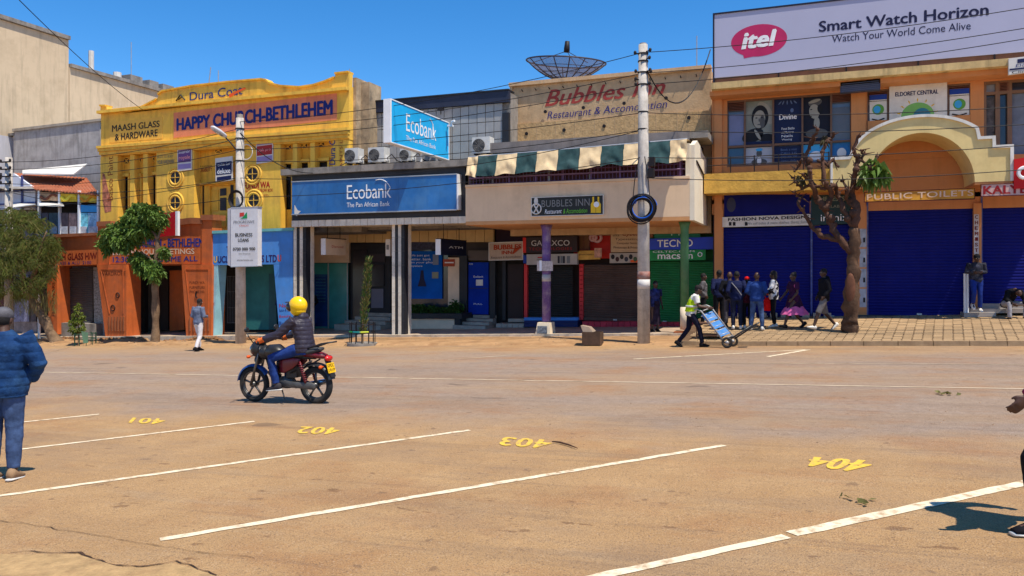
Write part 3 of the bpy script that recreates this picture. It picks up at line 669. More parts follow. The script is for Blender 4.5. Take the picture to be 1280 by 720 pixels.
def pier(a, c, a2, c2, bot, panel=True):
    MB().quad((a, 330.5), (c, 330.5), (c2, bot), (a2, bot), od-.10, .75).build('pier', ORN, OB)
    if panel:
        for i in range(6):
            x = lerp(a2+4, c2-4, i/5); MB().quad((x-.8, 396), (x+.8, 396), (x+.8, 414), (x-.8, 414), od-.14, .038).build('flute', BRK, OB)
        m2 = MB()
        for q in (((a+4, 336), (c-4, 336), (c-4, 337), (a+4, 337)), ((a+4, 337), (a+5, 337), (a2+5, 392), (a2+4, 392)), ((c-5, 337), (c-4, 337), (c2-4, 392), (c2-5, 392))): m2.quad(*q, od-.12, .018)
        m2.build('panel_moulding', ORN, OB)
pier(121, 158, 132, 158, 424); pier(227, 265, 233, 264, 424); pier(57, 71, 62, 71.5, 418, False)
m2 = MB()
for cx, cy, r in ((141, 385, 3.5), (147, 369, 3)): m2.torus(P(cx, cy, od-.11), r/30, .02, 1, 14, 5)
m2.torus(P(248, 368.5, od-.11), .14, .03, 1, 12, 5, 0, pi*1.15, pi*1.85).build('painted_icon', BLT, OB)
trow('MAASH GLASS H/W', 60, 121, 317.5, 325.5, 315.5, 324, od-.006, flat('dark_red', (110, 20, 18)), OB, bold=.025)
trow('GLASS & ALU  2100', 68, 114, 327.5, 331, 326, 330, od-.006, NAVYT, OB, bold=.01)
trow('HAPPY CHURCH - BETHLEHEM', 143, 254.5, 299.5, 309.5, 297.5, 308.5, od-.006, flat('royal_letter', (24, 50, 130)), OB, bold=.035)
trow('LUNCH HOUR MEETINGS', 141, 243, 312, 319, 310.5, 317.5, od-.006, flat('cream_letter', (225, 195, 170)), OB, bold=.03)
trow('12:30PM WELCOME ALL', 141, 247, 321, 328, 320, 326.5, od-.006, flat('royal_letter', (24, 50, 130)), OB, bold=.025)
trow('WARDROBE', 125, 157, 340, 345, 339, 344, od-.106, flat('brown_letter', (90, 40, 20)), OB, bold=.01)
for s, y in (('FUNDI WA', 351.5), ('FURNITURE', 357.5), ('PHONE N0.', 363)): trow(s, 237, 256, y, y+3.5, y, y+3.5, od-.106, flat('brown_letter', (90, 40, 20)), OB, bold=.01)
vtext('HARDWARE', (65, 352), (68.5, 352), (68.5, 395), (65, 395), od-.106, flat('brown_letter', (90, 40, 20)), OB)
MB().quad((57, 331), (280, 330), (280, 418), (57, 418), 27.3, .2).build('back_wall', M('shop_back_wall', (.10, .075, .06), .9, var=.3), OB)
MB().quad((57, 331), (266, 329), (266, 331), (57, 333), 24.9, 2.4).build('soffit', BRK, OB)
shutter('roller_shutter', (70, 116), -.65, zat(95, 335, 24.95), 24.95, SHG, OB)
MB().quad((116.5, 334), (121, 334), (133, 420), (118, 416), 24.9, .1).build('painted_jamb', M('patterned_jamb', (.3, .28, .26), .8, var=.8, scale=12, bump=0), OB)
MB().quad((166, 331), (181, 331), (181, 416), (166, 416), 26.2, .2).build('inner_wall', DARK, OB)
MB().quad((212, 338), (230, 338), (230, 412), (212, 414), 26.6, .12).build('inner_door', ORN, OB)
MB().quad((197, 340), (210, 340), (210, 412), (197, 412), 26.9, .1).build('metal_gate', flat('gate_brown', (60, 40, 34)), OB)
for i in range(3):
    a = 60+i*1
MB().box(xat(70, 24.6), xat(121, 24.6), 24.5, 24.9, -1.35, -.62).build('threshold', CONCD, OB)
rs = thing('projecting_sign', 'plain red sign board with white edge above the leafy tree', 'sign', P(210, 290, 23.6))
MB().quad((198, 267), (219, 264.5), (219, 294), (198, 296), 23.6, .12).build('board', M('plain_red_board', (.50, .012, .02), .5, bump=0, var=.06), rs)
MB().quad((219.2, 264), (222, 264), (222, 294.5), (219.2, 294.5), 23.6, .12).build('edge', WHT, rs)
# ---------------- blue shopfront
BB = thing('blue_shopfront', 'light blue painted ground floor shopfront between orange pier and striped bank column', 'building', (P(315, 300, od).x, od, -1))
MB().quad((265.5, 291), (366, 287), (366, 330), (265.5, 331.5), od, .5).build('lintel_wall', BLUEP, BB)
MB().quad((265, 288.5), (366, 284.5), (366, 288), (265, 292), od-.08, .65).build('coping', M('sea_green_trim', (.15, .42, .42), .7), BB)
MB().quad((342, 330), (366, 330), (366, 424), (350, 424), od, .5).build('pier', BLUEP, BB)
MB().quad((265.3, 331.5), (272.5, 331.5), (266.5, 424), (264.5, 424), od+.01, .5).build('pier', M('pale_blue_edge', (.3, .55, .62), .7), BB)
MB().quad((268, 331), (345, 329), (366, 418), (268, 418), 27.2, .2).build('back_wall', DARK, BB)
MB().quad((303, 331), (346, 330), (352, 412), (303, 412), 25.9, .15).build('inner_wall', M('teal_wall', (.03, .16, .15), .7, var=.2), BB)
MB().quad((336, 342), (344, 342), (346, 412), (336, 412), 25.7, .1).build('inner_door', M('teal_dark', (.02, .08, .09), .7), BB)
m2 = MB()
for i in range(7): x = 284+i*2; m2.quad((x, 345), (x+.5, 345), (x+.5, 404), (x, 404), 26.4, .03)
for y in (345, 364, 384, 403): m2.quad((284, y), (297, y), (297, y+.8), (284, y+.8), 26.37, .025)
m2.build('grille_gate', SHG, BB)
trow('THE HOUSE OF E', 283, 326, 308, 316, 306.5, 315.5, od-.006, NAVYT, BB, bold=.02)
trow('UCLINE CLOTHES LTD', 272, 346, 320, 328.5, 318.5, 327.5, od-.006, flat('indigo_letter', (40, 24, 90)), BB, bold=.03)
trow('U', 267, 271.5, 320.5, 328.5, 320, 328, od-.006, YELP, BB, bold=.03); trow('U', 347, 351.5, 318.5, 327, 318.3, 327, od-.006, ORP, BB, bold=.03)
for s, y, m_ in (('Nails', 380, REDT), ('Salon & Spa', 386.5, NAVYT), ('Beauty', 394, REDT), ('Barber', 402, NAVYT)): trow(s, 349, 363, y, y+4.5, y-1, y+3.5, od-.006, m_, BB)
trow('UCLINE', 265, 268, 378, 382, 378, 382, od-.02, REDT, BB)
# ---------------- bank
ed = 24.2
EB = thing('bank_building', 'bank with black fascia, grey tiled upper wall and black and white striped columns', 'building', (-14.5, ed, -.9))
MB().box(-18.03, -10.86, ed, 26.4, 3.57, 5.27).build('fascia', M('black_fascia', (.03, .03, .036), .55, var=.3, scale=2, bump=.05, streak=.2), EB)
WT = M('white_tile', (.74, .66, .54), .4, var=.12, scale=4, bump=.05, streak=.3, dirt=(.3, .24, .18), damt=.4)
for i in range(24):
    x = -18.03+i*.3; MB().box(x+.008, x+.292, ed-.03, ed+.2, 3.33, 3.563).build('fascia_tile', WT, EB)
MB().box(-18.03, -10.7, ed+.201, 29, 3.40, 3.56).build('soffit', CREAM, EB)
MB().box(-18.4, -9.9, 24.0, 26.6, 5.275, 5.5).build('ledge', CONCD, EB)
xw0, xw1 = xat(437, 26.5), xat(637, 26.5); ztr = (zat(437, 132, 26.5)+zat(635, 112.5, 26.5))/2
MB().box(xw0, xw1, 26.6, 33, 3.3, ztr-.05).build('wall', CONCD, EB)
MB().box(xw0, xw1, 26.40, 26.599, ztr-.42, ztr).build('roof_band', M('blue_black_band', (.025, .03, .055), .5, var=.2, streak=.1), EB)
MB().box(xw0-.02, xw1+.01, 26.35, 27, ztr+.002, ztr+.05).build('coping', BLK, EB)
tw = (xat(628, 26.5)-xat(439.5, 26.5))/19; zt0 = 5.5
GT = M('grey_wall_tile', (.36, .335, .31), .45, var=.10, scale=2, bump=.05, streak=.25, rnd=.06)
for i in range(19):
    for j in range(3):
        x = xat(439.5, 26.5)+i*tw; hz = (ztr-.425-5.9)/3; z = 5.9+j*hz
        MB().box(x+.012, x+tw-.012, 26.5+(.004 if (i+j) % 2 else 0), 26.598, z+.012, z+hz-.012).build('wall_tile', GT, EB)
MB().box(xw0, xw1, 26.49, 26.598, 5.5, 5.89).build('lower_band', BLK, EB)
MB().box(xat(628.5, 26.5), xat(636.5, 26.5), 26.46, 26.598, 5.9, ztr-.8).build('dark_strip', BLK, EB)
MB().box(xw0, xat(439.3, 26.5), 26.48, 26.598, 5.9, ztr-.43).build('dark_strip', BLK, EB)
for a, nm in ((367, 'l'), (490, 'r')):
    x0 = xat(a, 24.4); wd = xat(a+15.5, 24.4)-x0; c = MB().box(x0+.01, x0+wd-.01, 24.43, 24.9, -1.2, 3.4).build('column', CONCD, EB)
    zb = G(x0, 24.4)+.2
    for i, m_ in enumerate((WT, BLK, WT, BLK)):
        for j in range(8):
            hz = (3.39-zb)/8; MB().box(x0+wd*i/4+.004, x0+wd*(i+1)/4-.004, 24.40-(.01 if m_ is WT else 0), 24.428, zb+j*hz+.004, zb+(j+1)*hz-.004).build('column_tile', m_, c)
    MB().box(x0+wd-.008, x0+wd+.012, 24.43, 24.66, zb, 3.39).build('column_side', BLK, c); MB().box(x0+wd-.008, x0+wd+.012, 24.665, 24.9, zb, 3.39).build('column_side', WT, c)
bd = 28.2
def q4(a, c, t_, e): return ((a, t_), (c, t_), (c, e), (a, e))
BW = M('arcade_cream_wall', (.76, .56, .39), .8, var=.12, bump=.1); TANP = M('tan_panel', (.66, .43, .19), .75, var=.12, scale=2)
def bk(name, a, c, t_, e, mat, d=None, th=.15, par=None): return MB().quad(*q4(a, c, t_, e), d or bd, th).build(name, mat, par or EB)
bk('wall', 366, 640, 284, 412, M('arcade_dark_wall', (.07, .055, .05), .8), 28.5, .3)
bk('wall', 385, 436, 284, 328.5, BW)
gl = bk('glass_front', 386, 435, 329, 411, M('teal_glass', (.04, .27, .25), .25, var=.25, scale=1.2, bump=0, spec=.5), 28.15, .05)
for a in (386, 410, 434): bk('glass_frame', a-.4, a+.6, 329, 411, STEEL, 28.10, .04, gl)
bk('glass_print', 393, 409, 343, 408, flat('deep_blue_print', (10, 60, 120), var=.4, scale=2), 28.13, .012, gl)
trow('LOB', 389, 394, 339, 342, 339, 342, 28.12, GREY, gl)
for i in range(9): trow('banking hours open', 395, 407, 344+i*4, 346+i*4, 344+i*4, 346+i*4, 28.11, flat('pale_teal_print', (90, 160, 170)), gl)
for i in range(5): bk('ceiling_panel', 436+i*10.6, 446+i*10.6, 288, 303, TANP, 28.1)
for i in range(9): bk('ceiling_panel', 513+i*11.6, 524+i*11.6, 285.5, 302.5, TANP, 28.1)
en = bk('entrance_door', 438, 488, 304.5, 402, BLK, 28.25)
bk('door_frame', 441, 459, 312, 400, M('smoked_glass', (.03, .025, .03), .2, spec=.5), 28.2, .03, en); bk('door_leaf', 464, 479, 361, 385, flat('pale_grey_panel', (112, 108, 118)), 28.17, .05, en)
bk('door_leaf', 463, 480, 330, 358, M('smoked_glass', (.03, .025, .03), .2, spec=.5), 28.17, .05, en); bk('transom', 462, 481, 317, 327, flat('smoke_panel', (60, 52, 56)), 28.17, .05, en); bk('door_handle', 461.5, 462.3, 345, 372, STEEL, 28.1, .04, en)
STEPM = M('grey_step', (.40, .335, .27), .7, var=.2, scale=3, bump=.15, dirt=(.1, .08, .06), damt=.4)
def steps(a, c, n, topy, boty, par, skew=0):
    x0, x1 = xat(a, 27.6), xat(c, 27.6); zb = zat((a+c)/2, boty, 27.0); ztp = zat((a+c)/2, topy, 28)
    for i in range(n):
        MB().box(x0+.0+i*skew, x1, 27.0+i*.38, 28.15, zb-.1 if i == 0 else zb+(ztp-zb)*i/n+.003, zb+(ztp-zb)*(i+1)/n).build('step', STEPM, par)
steps(428, 485, 4, 391, 411, EB, .25)
bk('window', 511, 560, 300, 384, GLASS, 28.2)
po = bk('window_poster', 512, 552.5, 314, 373.5, flat('ad_blue', (8, 90, 180), var=.25, scale=1, spec=.1), 28.12, .05)
for i, (s, x1) in enumerate((('Life just got', 540), ('better. bank', 542), ('on your phone', 551), ('anywhere', 530))): trow(s, 512.5, x1*.9+51, 318+i*4.4, 321+i*4.4, 318+i*4.4, 321+i*4.4, 28.11, WHT, po)
bk('poster_phone', 541, 548, 318, 331, flat('phone_grey', (120, 130, 150)), 28.1, .01, po); bk('poster_phone', 540, 548, 340, 348, flat('phone_tan', (140, 140, 120)), 28.1, .01, po)
m2 = MB(); m2.prism([P(a, e_, 28.1) for a, e_ in ((522, 358), (525, 348), (526, 338), (529, 338), (530, 348), (533, 358))], .01); m2.build('poster_figure', flat('poster_dark', (30, 30, 60)), po)
bk('window_strip', 512, 552, 303, 312, flat('window_strip', (60, 60, 80), var=.5, scale=9), 28.1, .05)
bk('column', 560, 574, 322, 384, BW, 28.05, .3)
bk('notice', 554, 568, 324, 333, flat('notice_red', (170, 70, 40)), 28.0, .03); bk('notice_strip', 556, 567, 327.5, 329, WHT, 27.99, .008)
bk('dark_column', 574, 583.5, 320, 402, BLK, 28.0, .3); bk('wall_panel', 585, 611, 313, 325.5, flat('grey_panel', (95, 85, 80)), 28.15)
dd = bk('blue_door', 585.5, 610.5, 328, 393, flat('door_blue', (6, 48, 150), var=.2, spec=.1), 28.1, .08)
bk('door_joint', 586, 610, 360, 360.7, BLK, 28.09, .008, dd); trow('Ecobank', 592, 604, 344.5, 347, 344.5, 347, 28.08, WHT, dd); bk('door_notice', 595, 603.5, 349.5, 357, OFF, 28.08, .01, dd); trow('PULL', 592, 603, 379, 381, 379, 381, 28.08, WHT, dd)
trow('ATM', 586, 591, 329.3, 331, 329.3, 331, 28.08, WHT, dd)
steps(574, 614, 4, 394, 411, EB, .12)
bk('wall', 612, 619, 303, 412, BLK, 28.1)
pl = thing('planter_box', 'low beige planter wall full of shrubs under the bank window', 'planter', P(540, 412, 27.2))
MB().quad(*q4(511, 570, 397, 411), 27.2, .9).build('planter_wall', BW, pl); MB().quad(*q4(511, 577, 392, 398.5), 27.1, 1.05).build('planter_rim', BLK, pl); MB().quad(*q4(568, 575, 398, 411), 27.15, .9).build('planter_end', BLK, pl)
# fascia light box
sg = thing('fascia_sign', 'long blue Ecobank light box on the black fascia', 'sign', (-14.3, 24, 3.8))
x0 = xat(365, 23.95); x1 = xat(571, 23.95); z0, z1 = 3.80, 4.98
SB = M('sign_blue', (.012, .125, .37), .35, var=.3, scale=.7, bump=.12, bscale=3, spec=.5, streak=.25, dirt=(.10, .25, .42), damt=.35)
MB().box(x0, x1, 23.95, 24.19, z0, z1).build('light_box', SB, sg)
MB().box(x1+.002, x1+.06, 23.94, 24.19, z0-.02, z1+.02).build('end_cap', WHT, sg); MB().box(x0-.02, x1, 23.93, 24.15, z1+.002, z1+.04).box(x0-.02, x1, 23.93, 24.15, z0-.04, z0-.002).build('frame', STEEL, sg)
for i in range(1, 6): x = lerp(x0, x1, i/6); MB().box(x-.004, x+.004, 23.945, 23.949, z0+.01, z1-.01).build('seam', SB, sg)
trow2('Ecobank', 433.5, 489, 4.27, 4.78, 23.94, WHT, sg, bold=.0, space=.95); trow2('The Pan African Bank', 433.5, 487, 3.98, 4.15, 23.94, WHT, sg)
MB().torus(P(474, 236, 23.93)+Vector((0, 0, -.15)), .48, .014, 1, 20, 5, 0, -.3, 1.2).build('swoosh', WHT, sg)
mb = MB(); mb.prism([P(a, e_, 23.94) for a, e_ in ((368, 256), (372, 263), (376, 264), (373, 267), (371, 270), (368, 268))], .005); mb.build('torn_patch', OFF, sg)
# projecting light box
sg = thing('projecting_sign', 'bright blue Ecobank light box sticking out over the bank roof ledge', 'sign', (-12.5, 24.4, 5.5))
pz0, pz1 = 5.9, 7.27; X = -12.55
SB2 = M('sign_cyan', (.012, .42, .80), .4, var=.12, scale=.8, bump=0, spec=.4)
MB().box(X-.24, X, 22.05, 26.4, pz0, pz1).build('light_box', SB2, sg)
MB().box(X-.245, X+.02, 21.98, 22.048, pz0-.03, pz1+.03).build('end_cap', WHT, sg)
MB().box(X-.245, X+.02, 22.05, 26.4, pz1+.002, pz1+.035).box(X-.245, X+.02, 22.05, 26.4, pz0-.035, pz0-.002).box(X-.24, X+.02, 26.401, 26.44, pz0-.03, pz1+.03).build('frame', WHT, sg)
def xt(s, y0, y1, z0, z1, XX, mat, par, **k): return text3(s, Vector((XX, y0, z1)), Vector((XX, y1, z1)), Vector((XX, y1, z0)), Vector((XX, y0, z0)), mat, par, **k)
xt('Ecobank', 23.05, 25.35, 6.42, 7.02, X+.008, WHT, sg, bold=.01); xt('The Pan African Bank', 23.05, 25.3, 6.12, 6.28, X+.008, WHT, sg)
MB().torus((X+.008, 24.7, 6.75), .42, .015, 0, 20, 5, 0, -.4, 1.3).build('swoosh', WHT, sg)
MB().tube([(X-.1, 24.35, 5.5), (X-.1, 24.35, 5.9)], .045, 6).tube([(X-.1, 25.6, 5.5), (X-.1, 25.6, 5.9)], .045, 6).build('bracket', OFF, sg)
# hanging signs in the arcade
def hang(a, c, t_, e, d, label, face, txt, tm, hl=.5):
    Xs = xat(a, d); y0 = d; y1 = min(PX(c, 300, Xs).y, 28.1) if True else d+1
    z1 = zat(a, t_, d); z0 = zat(a, e, d); s = thing('hanging_sign', label, 'sign', (Xs, d, z0))
    MB().box(Xs-.1, Xs+.1, y0, y0+.03, z0, z1).build('end_cap', WHT, s); MB().box(Xs-.1, Xs+.1, y0+.031, y1, z0, z1).build('board', face, s)
    MB().box(Xs-.1, Xs+.115, y0+.035, y1, z1+.002, z1+.03).build('frame', BLT, s)
    for yy in (lerp(y0, y1, .2), lerp(y0, y1, .8)): MB().tube([(Xs, yy, z1), (Xs, yy, 3.4)], .012, 5).build('hanger', BLT, s)
    if txt: xt(txt, lerp(y0, y1, .3), lerp(y0, y1, .85), lerp(z0, z1, .45), lerp(z0, z1, .6), Xs+.105, tm, s)
hang(404, 430, 298, 318.5, 25.0, 'pale hanging sign with red dot in the arcade left of the bank entrance', BW, 'Diamond', REDT)
hang(547.5, 580, 299, 318.5, 25.0, 'navy hanging sign with white end above the bank window', flat('hang_navy', (14, 22, 50)), 'ATM', WHT)
s = thing('hanging_sign', 'small white hanging sign left of the middle striped column', 'sign', P(484, 320, 26)); MB().quad(*q4(482, 487.5, 299, 320), 26, .5).build('board', OFF, s); MB().quad(*q4(483, 486, 306, 312), 25.99, .008).build('print', GREY, s)
# ---------------- air conditioners on the ledge
def aircon(label, a, c, cs, t_, e, d):
    x0, x1 = xat(a, d), xat(c, d); z1 = zat((a+c)/2, t_, d); z0 = zat((a+c)/2, e, d); w_ = x1-x0; hh = z1-z0
    A = thing('air_conditioner', label, 'air conditioner', (x0, d, z0), 'outdoor air conditioning units above the bank')
    MB().box(x0, x1, d, d+.42, z0+.05, z1).build('casing', M('ac_white', (.62, .61, .58), .5, var=.08, scale=5, bump=0, dirt=(.4, .35, .28), damt=.4), A)
    c_ = Vector((x0+w_*.38, d-.012, (z0+z1)/2+.01)); r = hh*.38
    f = MB(); disc(f, c_, r, r, th=.011); f = f.build('fan', flat('fan_dark', (44, 42, 44)), A)
    g = MB()
    for k in range(5): g.torus(c_-Vector((0, .015, 0)), r*(.25+.18*k), .007, 1, 24, 4)
    for k in range(8): g.tube([c_-Vector((0, .015, 0)), c_+Vector((cos(k*pi/4)*r, -.015, sin(k*pi/4)*r))], .005, 4)
    g.build('grille', flat('grille_grey', (110, 110, 112)), f)
    MB().box(x0+.05, x0+.13, d+.05, d+.35, z0, z0+.05).box(x1-.13, x1-.05, d+.05, d+.35, z0, z0+.05).build('foot', BLT, A)
    MB().box(x1+.001, x1+.02, d+.1, d+.35, z0+.1, z0+.3).build('valve_cover', WHT, A)
    MB().tube([(x1+.02, d+.2, z0+.2), (x1+.15, d+.3, z0+.35), (x1+.2, d+.6, z0+.15), (x1+.22, 26.45, z0+.1)], .02, 6).build('hose', BLT, A)
aircon('leftmost outdoor air conditioner, beside the yellow facade', 431, 447.5, 454, 185, 205, 24.9)
aircon('second outdoor air conditioner from the yellow facade, on the bank ledge', 460, 480, 488, 184, 204, 24.9)
aircon('outdoor air conditioner partly under the projecting blue sign', 500, 513.5, 520, 185.5, 202.5, 25.3)
aircon('outdoor air conditioner alone on the right, next to the restaurant awning', 590, 612, 619, 171, 193, 25.2)
cc = thing('security_camera', 'small white security camera on a bracket on the grey tiled wall', 'camera', P(560, 155, 26.4))
MB().box(*[v for v in (xat(559, 26.1), xat(565, 26.1))], 26.1, 26.25, zat(560, 158, 26.1), zat(560, 156, 26.1)).tube([P(564, 158, 26.2), P(565, 152, 26.1), P(568, 151, 26.0)], .04, 6).build('camera_body', WHT, cc); MB().tube([P(560, 157, 26.2), P(560, 157, 26.5)], .02, 5).build('bracket', BLT, cc)
cc = thing('floodlight', 'small dark floodlight on top of the grey tiled wall', 'floodlight', P(551, 136, 26.3)); MB().box(xat(548, 26.2), xat(554, 26.2), 26.1, 26.3, zat(551, 138, 26.2), zat(551, 135, 26.2)).build('lamp_head', BLT, cc); MB().tube([P(551, 138, 26.25), P(551, 143, 26.4)], .02, 5).build('bracket', BLT, cc)
# ---------------- restaurant with balcony
fd = 23.9
RB = thing('restaurant_building', 'cream restaurant building with balcony, striped awning and painted Bubbles Inn wall', 'building', (-6.8, 24.4, -.6))
PCH = M('peach_fascia', (.80, .57, .36), .75, var=.07, scale=1, bump=.12, streak=.12, dirt=(.45, .3, .18), damt=.3)
bx0 = xat(582, fd); bx1 = xat(862, fd)
MB().box(bx0, bx1, fd, 24.1, 3.36, 4.52).build('balcony_front', PCH, RB)
MB().box(bx0, bx1+.005, fd-.04, 24.1, 4.523, 4.60).build('balcony_coping', PCH, RB)
MB().box(bx0, bx1, fd+.0, 28.9, 3.24, 3.357).build('balcony_slab', M('bounce_tinted_soffit', (.62, .30, .12), .8, var=.1, bump=.1), RB)  # orange bounce light on the underside is put into the slab colour
SIDE = M('pale_cream_wall', (.82, .72, .55), .75, var=.08, scale=1.2, bump=.15, streak=.25, dirt=(.55, .45, .3), damt=.3)
zs = 5.75
MB().prism([Vector((bx1+.004, y, z)) for y, z in ((fd, 3.24), (fd, 4.6), (fd+.02, 5.55), (24.6, 5.78), (25.4, 5.72), (26.1, 5.55), (27.39, 5.5), (27.39, 3.24))], .14, 0, 0).build('balcony_side_wall', SIDE, RB)
MB().tube([(bx1+.16, 24.3, 5.1), (bx1+.17, 25.4, 4.95), (bx1+.17, 27.2, 4.7)], .03, 6).build('cable_pipe', BLT, RB)
MB().box(bx0+.05, bx1-.1, 24.6, 27.3, 4.2, 4.25).build('balcony_floor', CONCD, RB)
MB().box(bx0, bx1, 26.8, 27.39, 3.36, 5.95).build('balcony_back_wall', M('dark_maroon_wall', (.06, .03, .035), .8, var=.3), RB)
MB().box(bx0-.0, bx0+.12, 24.11, 27.3, 3.36, 5.5).build('balcony_side_wall', M('brown_side', (.15, .09, .06), .8), RB)
# railing: dark wood boards behind a purple grid
PUR = M('purple_metal', (.16, .08, .20), .5, var=.2, bump=0)
rz0, rz1 = 4.62, 5.22
mb = MB()
MB().box(bx0+.8, bx1-.1, 24.2, 24.23, rz0, rz1-.02).build('railing_backing', M('railing_maroon', (.09, .025, .03), .7, var=.4, scale=5, bump=.1), RB)
for z in (rz0+.02, rz0+.2, rz0+.38, rz1-.04): mb.box(bx0+.1, bx1-.12, 24.06, 24.09, z-.012, z+.012)
n = 60
for i in range(n+1):
    x = lerp(bx0+.1, bx1-.13, i/n); mb.box(x-.008, x+.008, 24.035, 24.058, rz0, rz1)
mb.build('railing_grid', PUR, RB)
for i in range(8):
    x = lerp(bx0+.6, bx1-.3, i/7); MB().box(x-.025, x+.025, 24.0, 24.034, rz0-.02, rz1+.02).build('railing_post', PUR, RB)
MB().tube([(bx0+.1, 23.99, rz0+.22), (bx1-.1, 23.99, rz0+.22)], .022, 6).build('railing_pipe', flat('lilac_pipe', (130, 105, 140)), RB)
for x in (bx0+.9, bx0+2.9, bx1-3.2): MB().tube([(x, 24.15, 4.6), (x, 24.15, 5.35)], .04, 6).build('awning_post', STEEL, RB)
MB().box(bx1-.12, bx1, fd-.01, 24.1, 4.603, 5.6).build('corner_post', SIDE, RB)
# striped awning: eleven cloth panels hanging in folds
aw = thing('striped_awning', 'cream and dark teal striped cloth awning over the restaurant balcony', 'awning', (-7, 23.7, 5))
edges = [585, 597.5, 621.5, 646.5, 671.5, 698, 725, 752, 780, 810, 838, 859]
CR = M('awning_cream', (.70, .52, .30), .85, var=.12, scale=3, bump=.15, dirt=(.5, .36, .2), damt=.5, bscale=15); TL = M('awning_teal', (.02, .058, .06), .85, var=.3, scale=3, bump=.15, dirt=(.07, .12, .12), damt=.5, bscale=15)
for i in range(11):
    x0, x1 = xat(edges[i], 23.6), xat(edges[i+1], 23.6); vs = []; fs = []; nx, nz = 14, 10
    for b_ in range(nz+1):
        for a_ in range(nx+1):
            u = a_/nx; v = b_/nz; sag = sin(pi*u)
            z = lerp(5.50, 5.69, (i+u)/11)-.02*sag - v*(.70-.05*sag) + .05*v*noise.noise(Vector((x0+u, 2, 1)))*2
            fold = .055*sin(7*v-3.2*abs(u-.5)*2+i*1.3)*(.2+.7*v)*(.5+.5*sag) + .022*noise.noise(Vector(((x0+u*2)*3, v*4, i)))
            if i == 10 or i == 0: fold *= 1.6
            y = 23.62-.22*v+.06*(1-v)**2*4*.0+fold
            vs.append((lerp(x0, x1, u)+.01*sin(9*v+i), y, z))
    for b_ in range(nz):
        for a_ in range(nx): q = b_*(nx+1)+a_; fs.append((q, q+1, q+nx+2, q+nx+1))
    # roof part of the cloth, running back to the wall
    vs2 = []; 
    mb = MB(); mb.add(vs, fs)
    top = [vs[a_] for a_ in range(nx+1)]; k = len(mb.v)
    mb.add(top+[(p[0], 25.0, 5.78) for p in top], [(a_, a_+1, nx+2+a_, nx+1+a_) for a_ in range(nx)])
    mb.build('awning_panel', TL if i % 2 else CR, aw, smooth=True, fix=False)
MB().tube([(xat(585, 23.6), 23.66, 5.50), (xat(859, 23.6), 23.66, 5.69)], .03, 6).build('awning_rail', STEEL, aw)
# upper wall
ud = 27.4; ux0 = xat(638, ud); ux1 = xat(889, ud); uz1 = 8.68; uz0 = 6.45
WALLB = M('sandy_render', (.55, .37, .205), .9, var=.12, scale=2.5, bump=.5, streak=.28, dirt=(.36, .23, .12), damt=.5, bscale=14)
MB().box(ux0, ux1, ud, 33, 3.0, uz1).build('upper_wall', WALLB, RB)
MB().box(ux0, ux1, ud-.06, ud-.002, uz0, uz0+.80).build('wall_dado', M('rough_cast', (.50, .32, .15), .95, var=.25, scale=8, bump=1.0, bscale=12, streak=.2), RB)
for i in range(10):
    x = lerp(ux0, ux1, (i+.45)/10); MB().box(x-.008, x+.008, ud-.066, ud-.061, uz0, uz0+.80).build('score_line', WALLB, RB)
MB().box(ux0-.02, ux1, ud-.14, ud+.3, uz1+.002, uz1+.14).build('coping', M('apricot_trim', (.62, .40, .22), .85, var=.15, streak=.4, bump=.3), RB)
MB().box(ux0, ux0+.1, ud-.09, ud-.003, uz0+.951, uz1).build('edge_trim', M('apricot_trim', (.62, .40, .22)), RB)
MB().box(ux0-.05, ux1, ud-.35, ud-.061, uz0-.14, uz0).build('wall_ledge', CONC, RB)
MB().box(bx0-.2, xat(885, 25.3), 25.3, ud-.36, 5.98, 6.2).build('roof_slab', CONCD, RB)
MB().box(bx0-.2, xat(862, 25.3), 25.25, 25.29, 5.86, 6.22).build('gutter', M('grey_gutter', (.22, .19, .18), .8, var=.2, streak=.5), RB)
for i in range(13):
    x = lerp(ux0+.5, ux1-.5, i/12); MB().tube([(x, ud-.14, uz1-.16), (x, ud-.02, uz1-.2), (x, ud, uz1-.2)], .018, 5).build('wall_spike', BLT, RB)
for a, e_ in ((658, 167), (705, 162.5), (755, 157.5), (861, 147), (780, 129), (832.5, 122.5), (729, 134.5), (681.5, 139.5)):
    m2 = MB(); disc(m2, P(a, e_, ud-.085), .065, .065, n=12, th=.02); m2.build('weep_hole', BLT, RB)
REDP = M('red_wall_paint', (.36, .05, .04), .85, var=.15, scale=5, bump=.2)
def script(s, pxs, zl0, zl1, mat, parent, d, th, **k):
    trow2(s, pxs[0], pxs[1], zl0, zl1, d, mat, parent, **k)
trow('Bubbles Inn', 681, 832, 113, 133.5, 98, 117, ud-.012, REDP, RB, shear=.35, bold=.02)
trow('Restaurant & Accomodation', 684, 834, 139.5, 149, 124.5, 134.5, ud-.012, flat('indigo_wall_letter', (52, 46, 110)), RB, shear=.2, bold=.01)
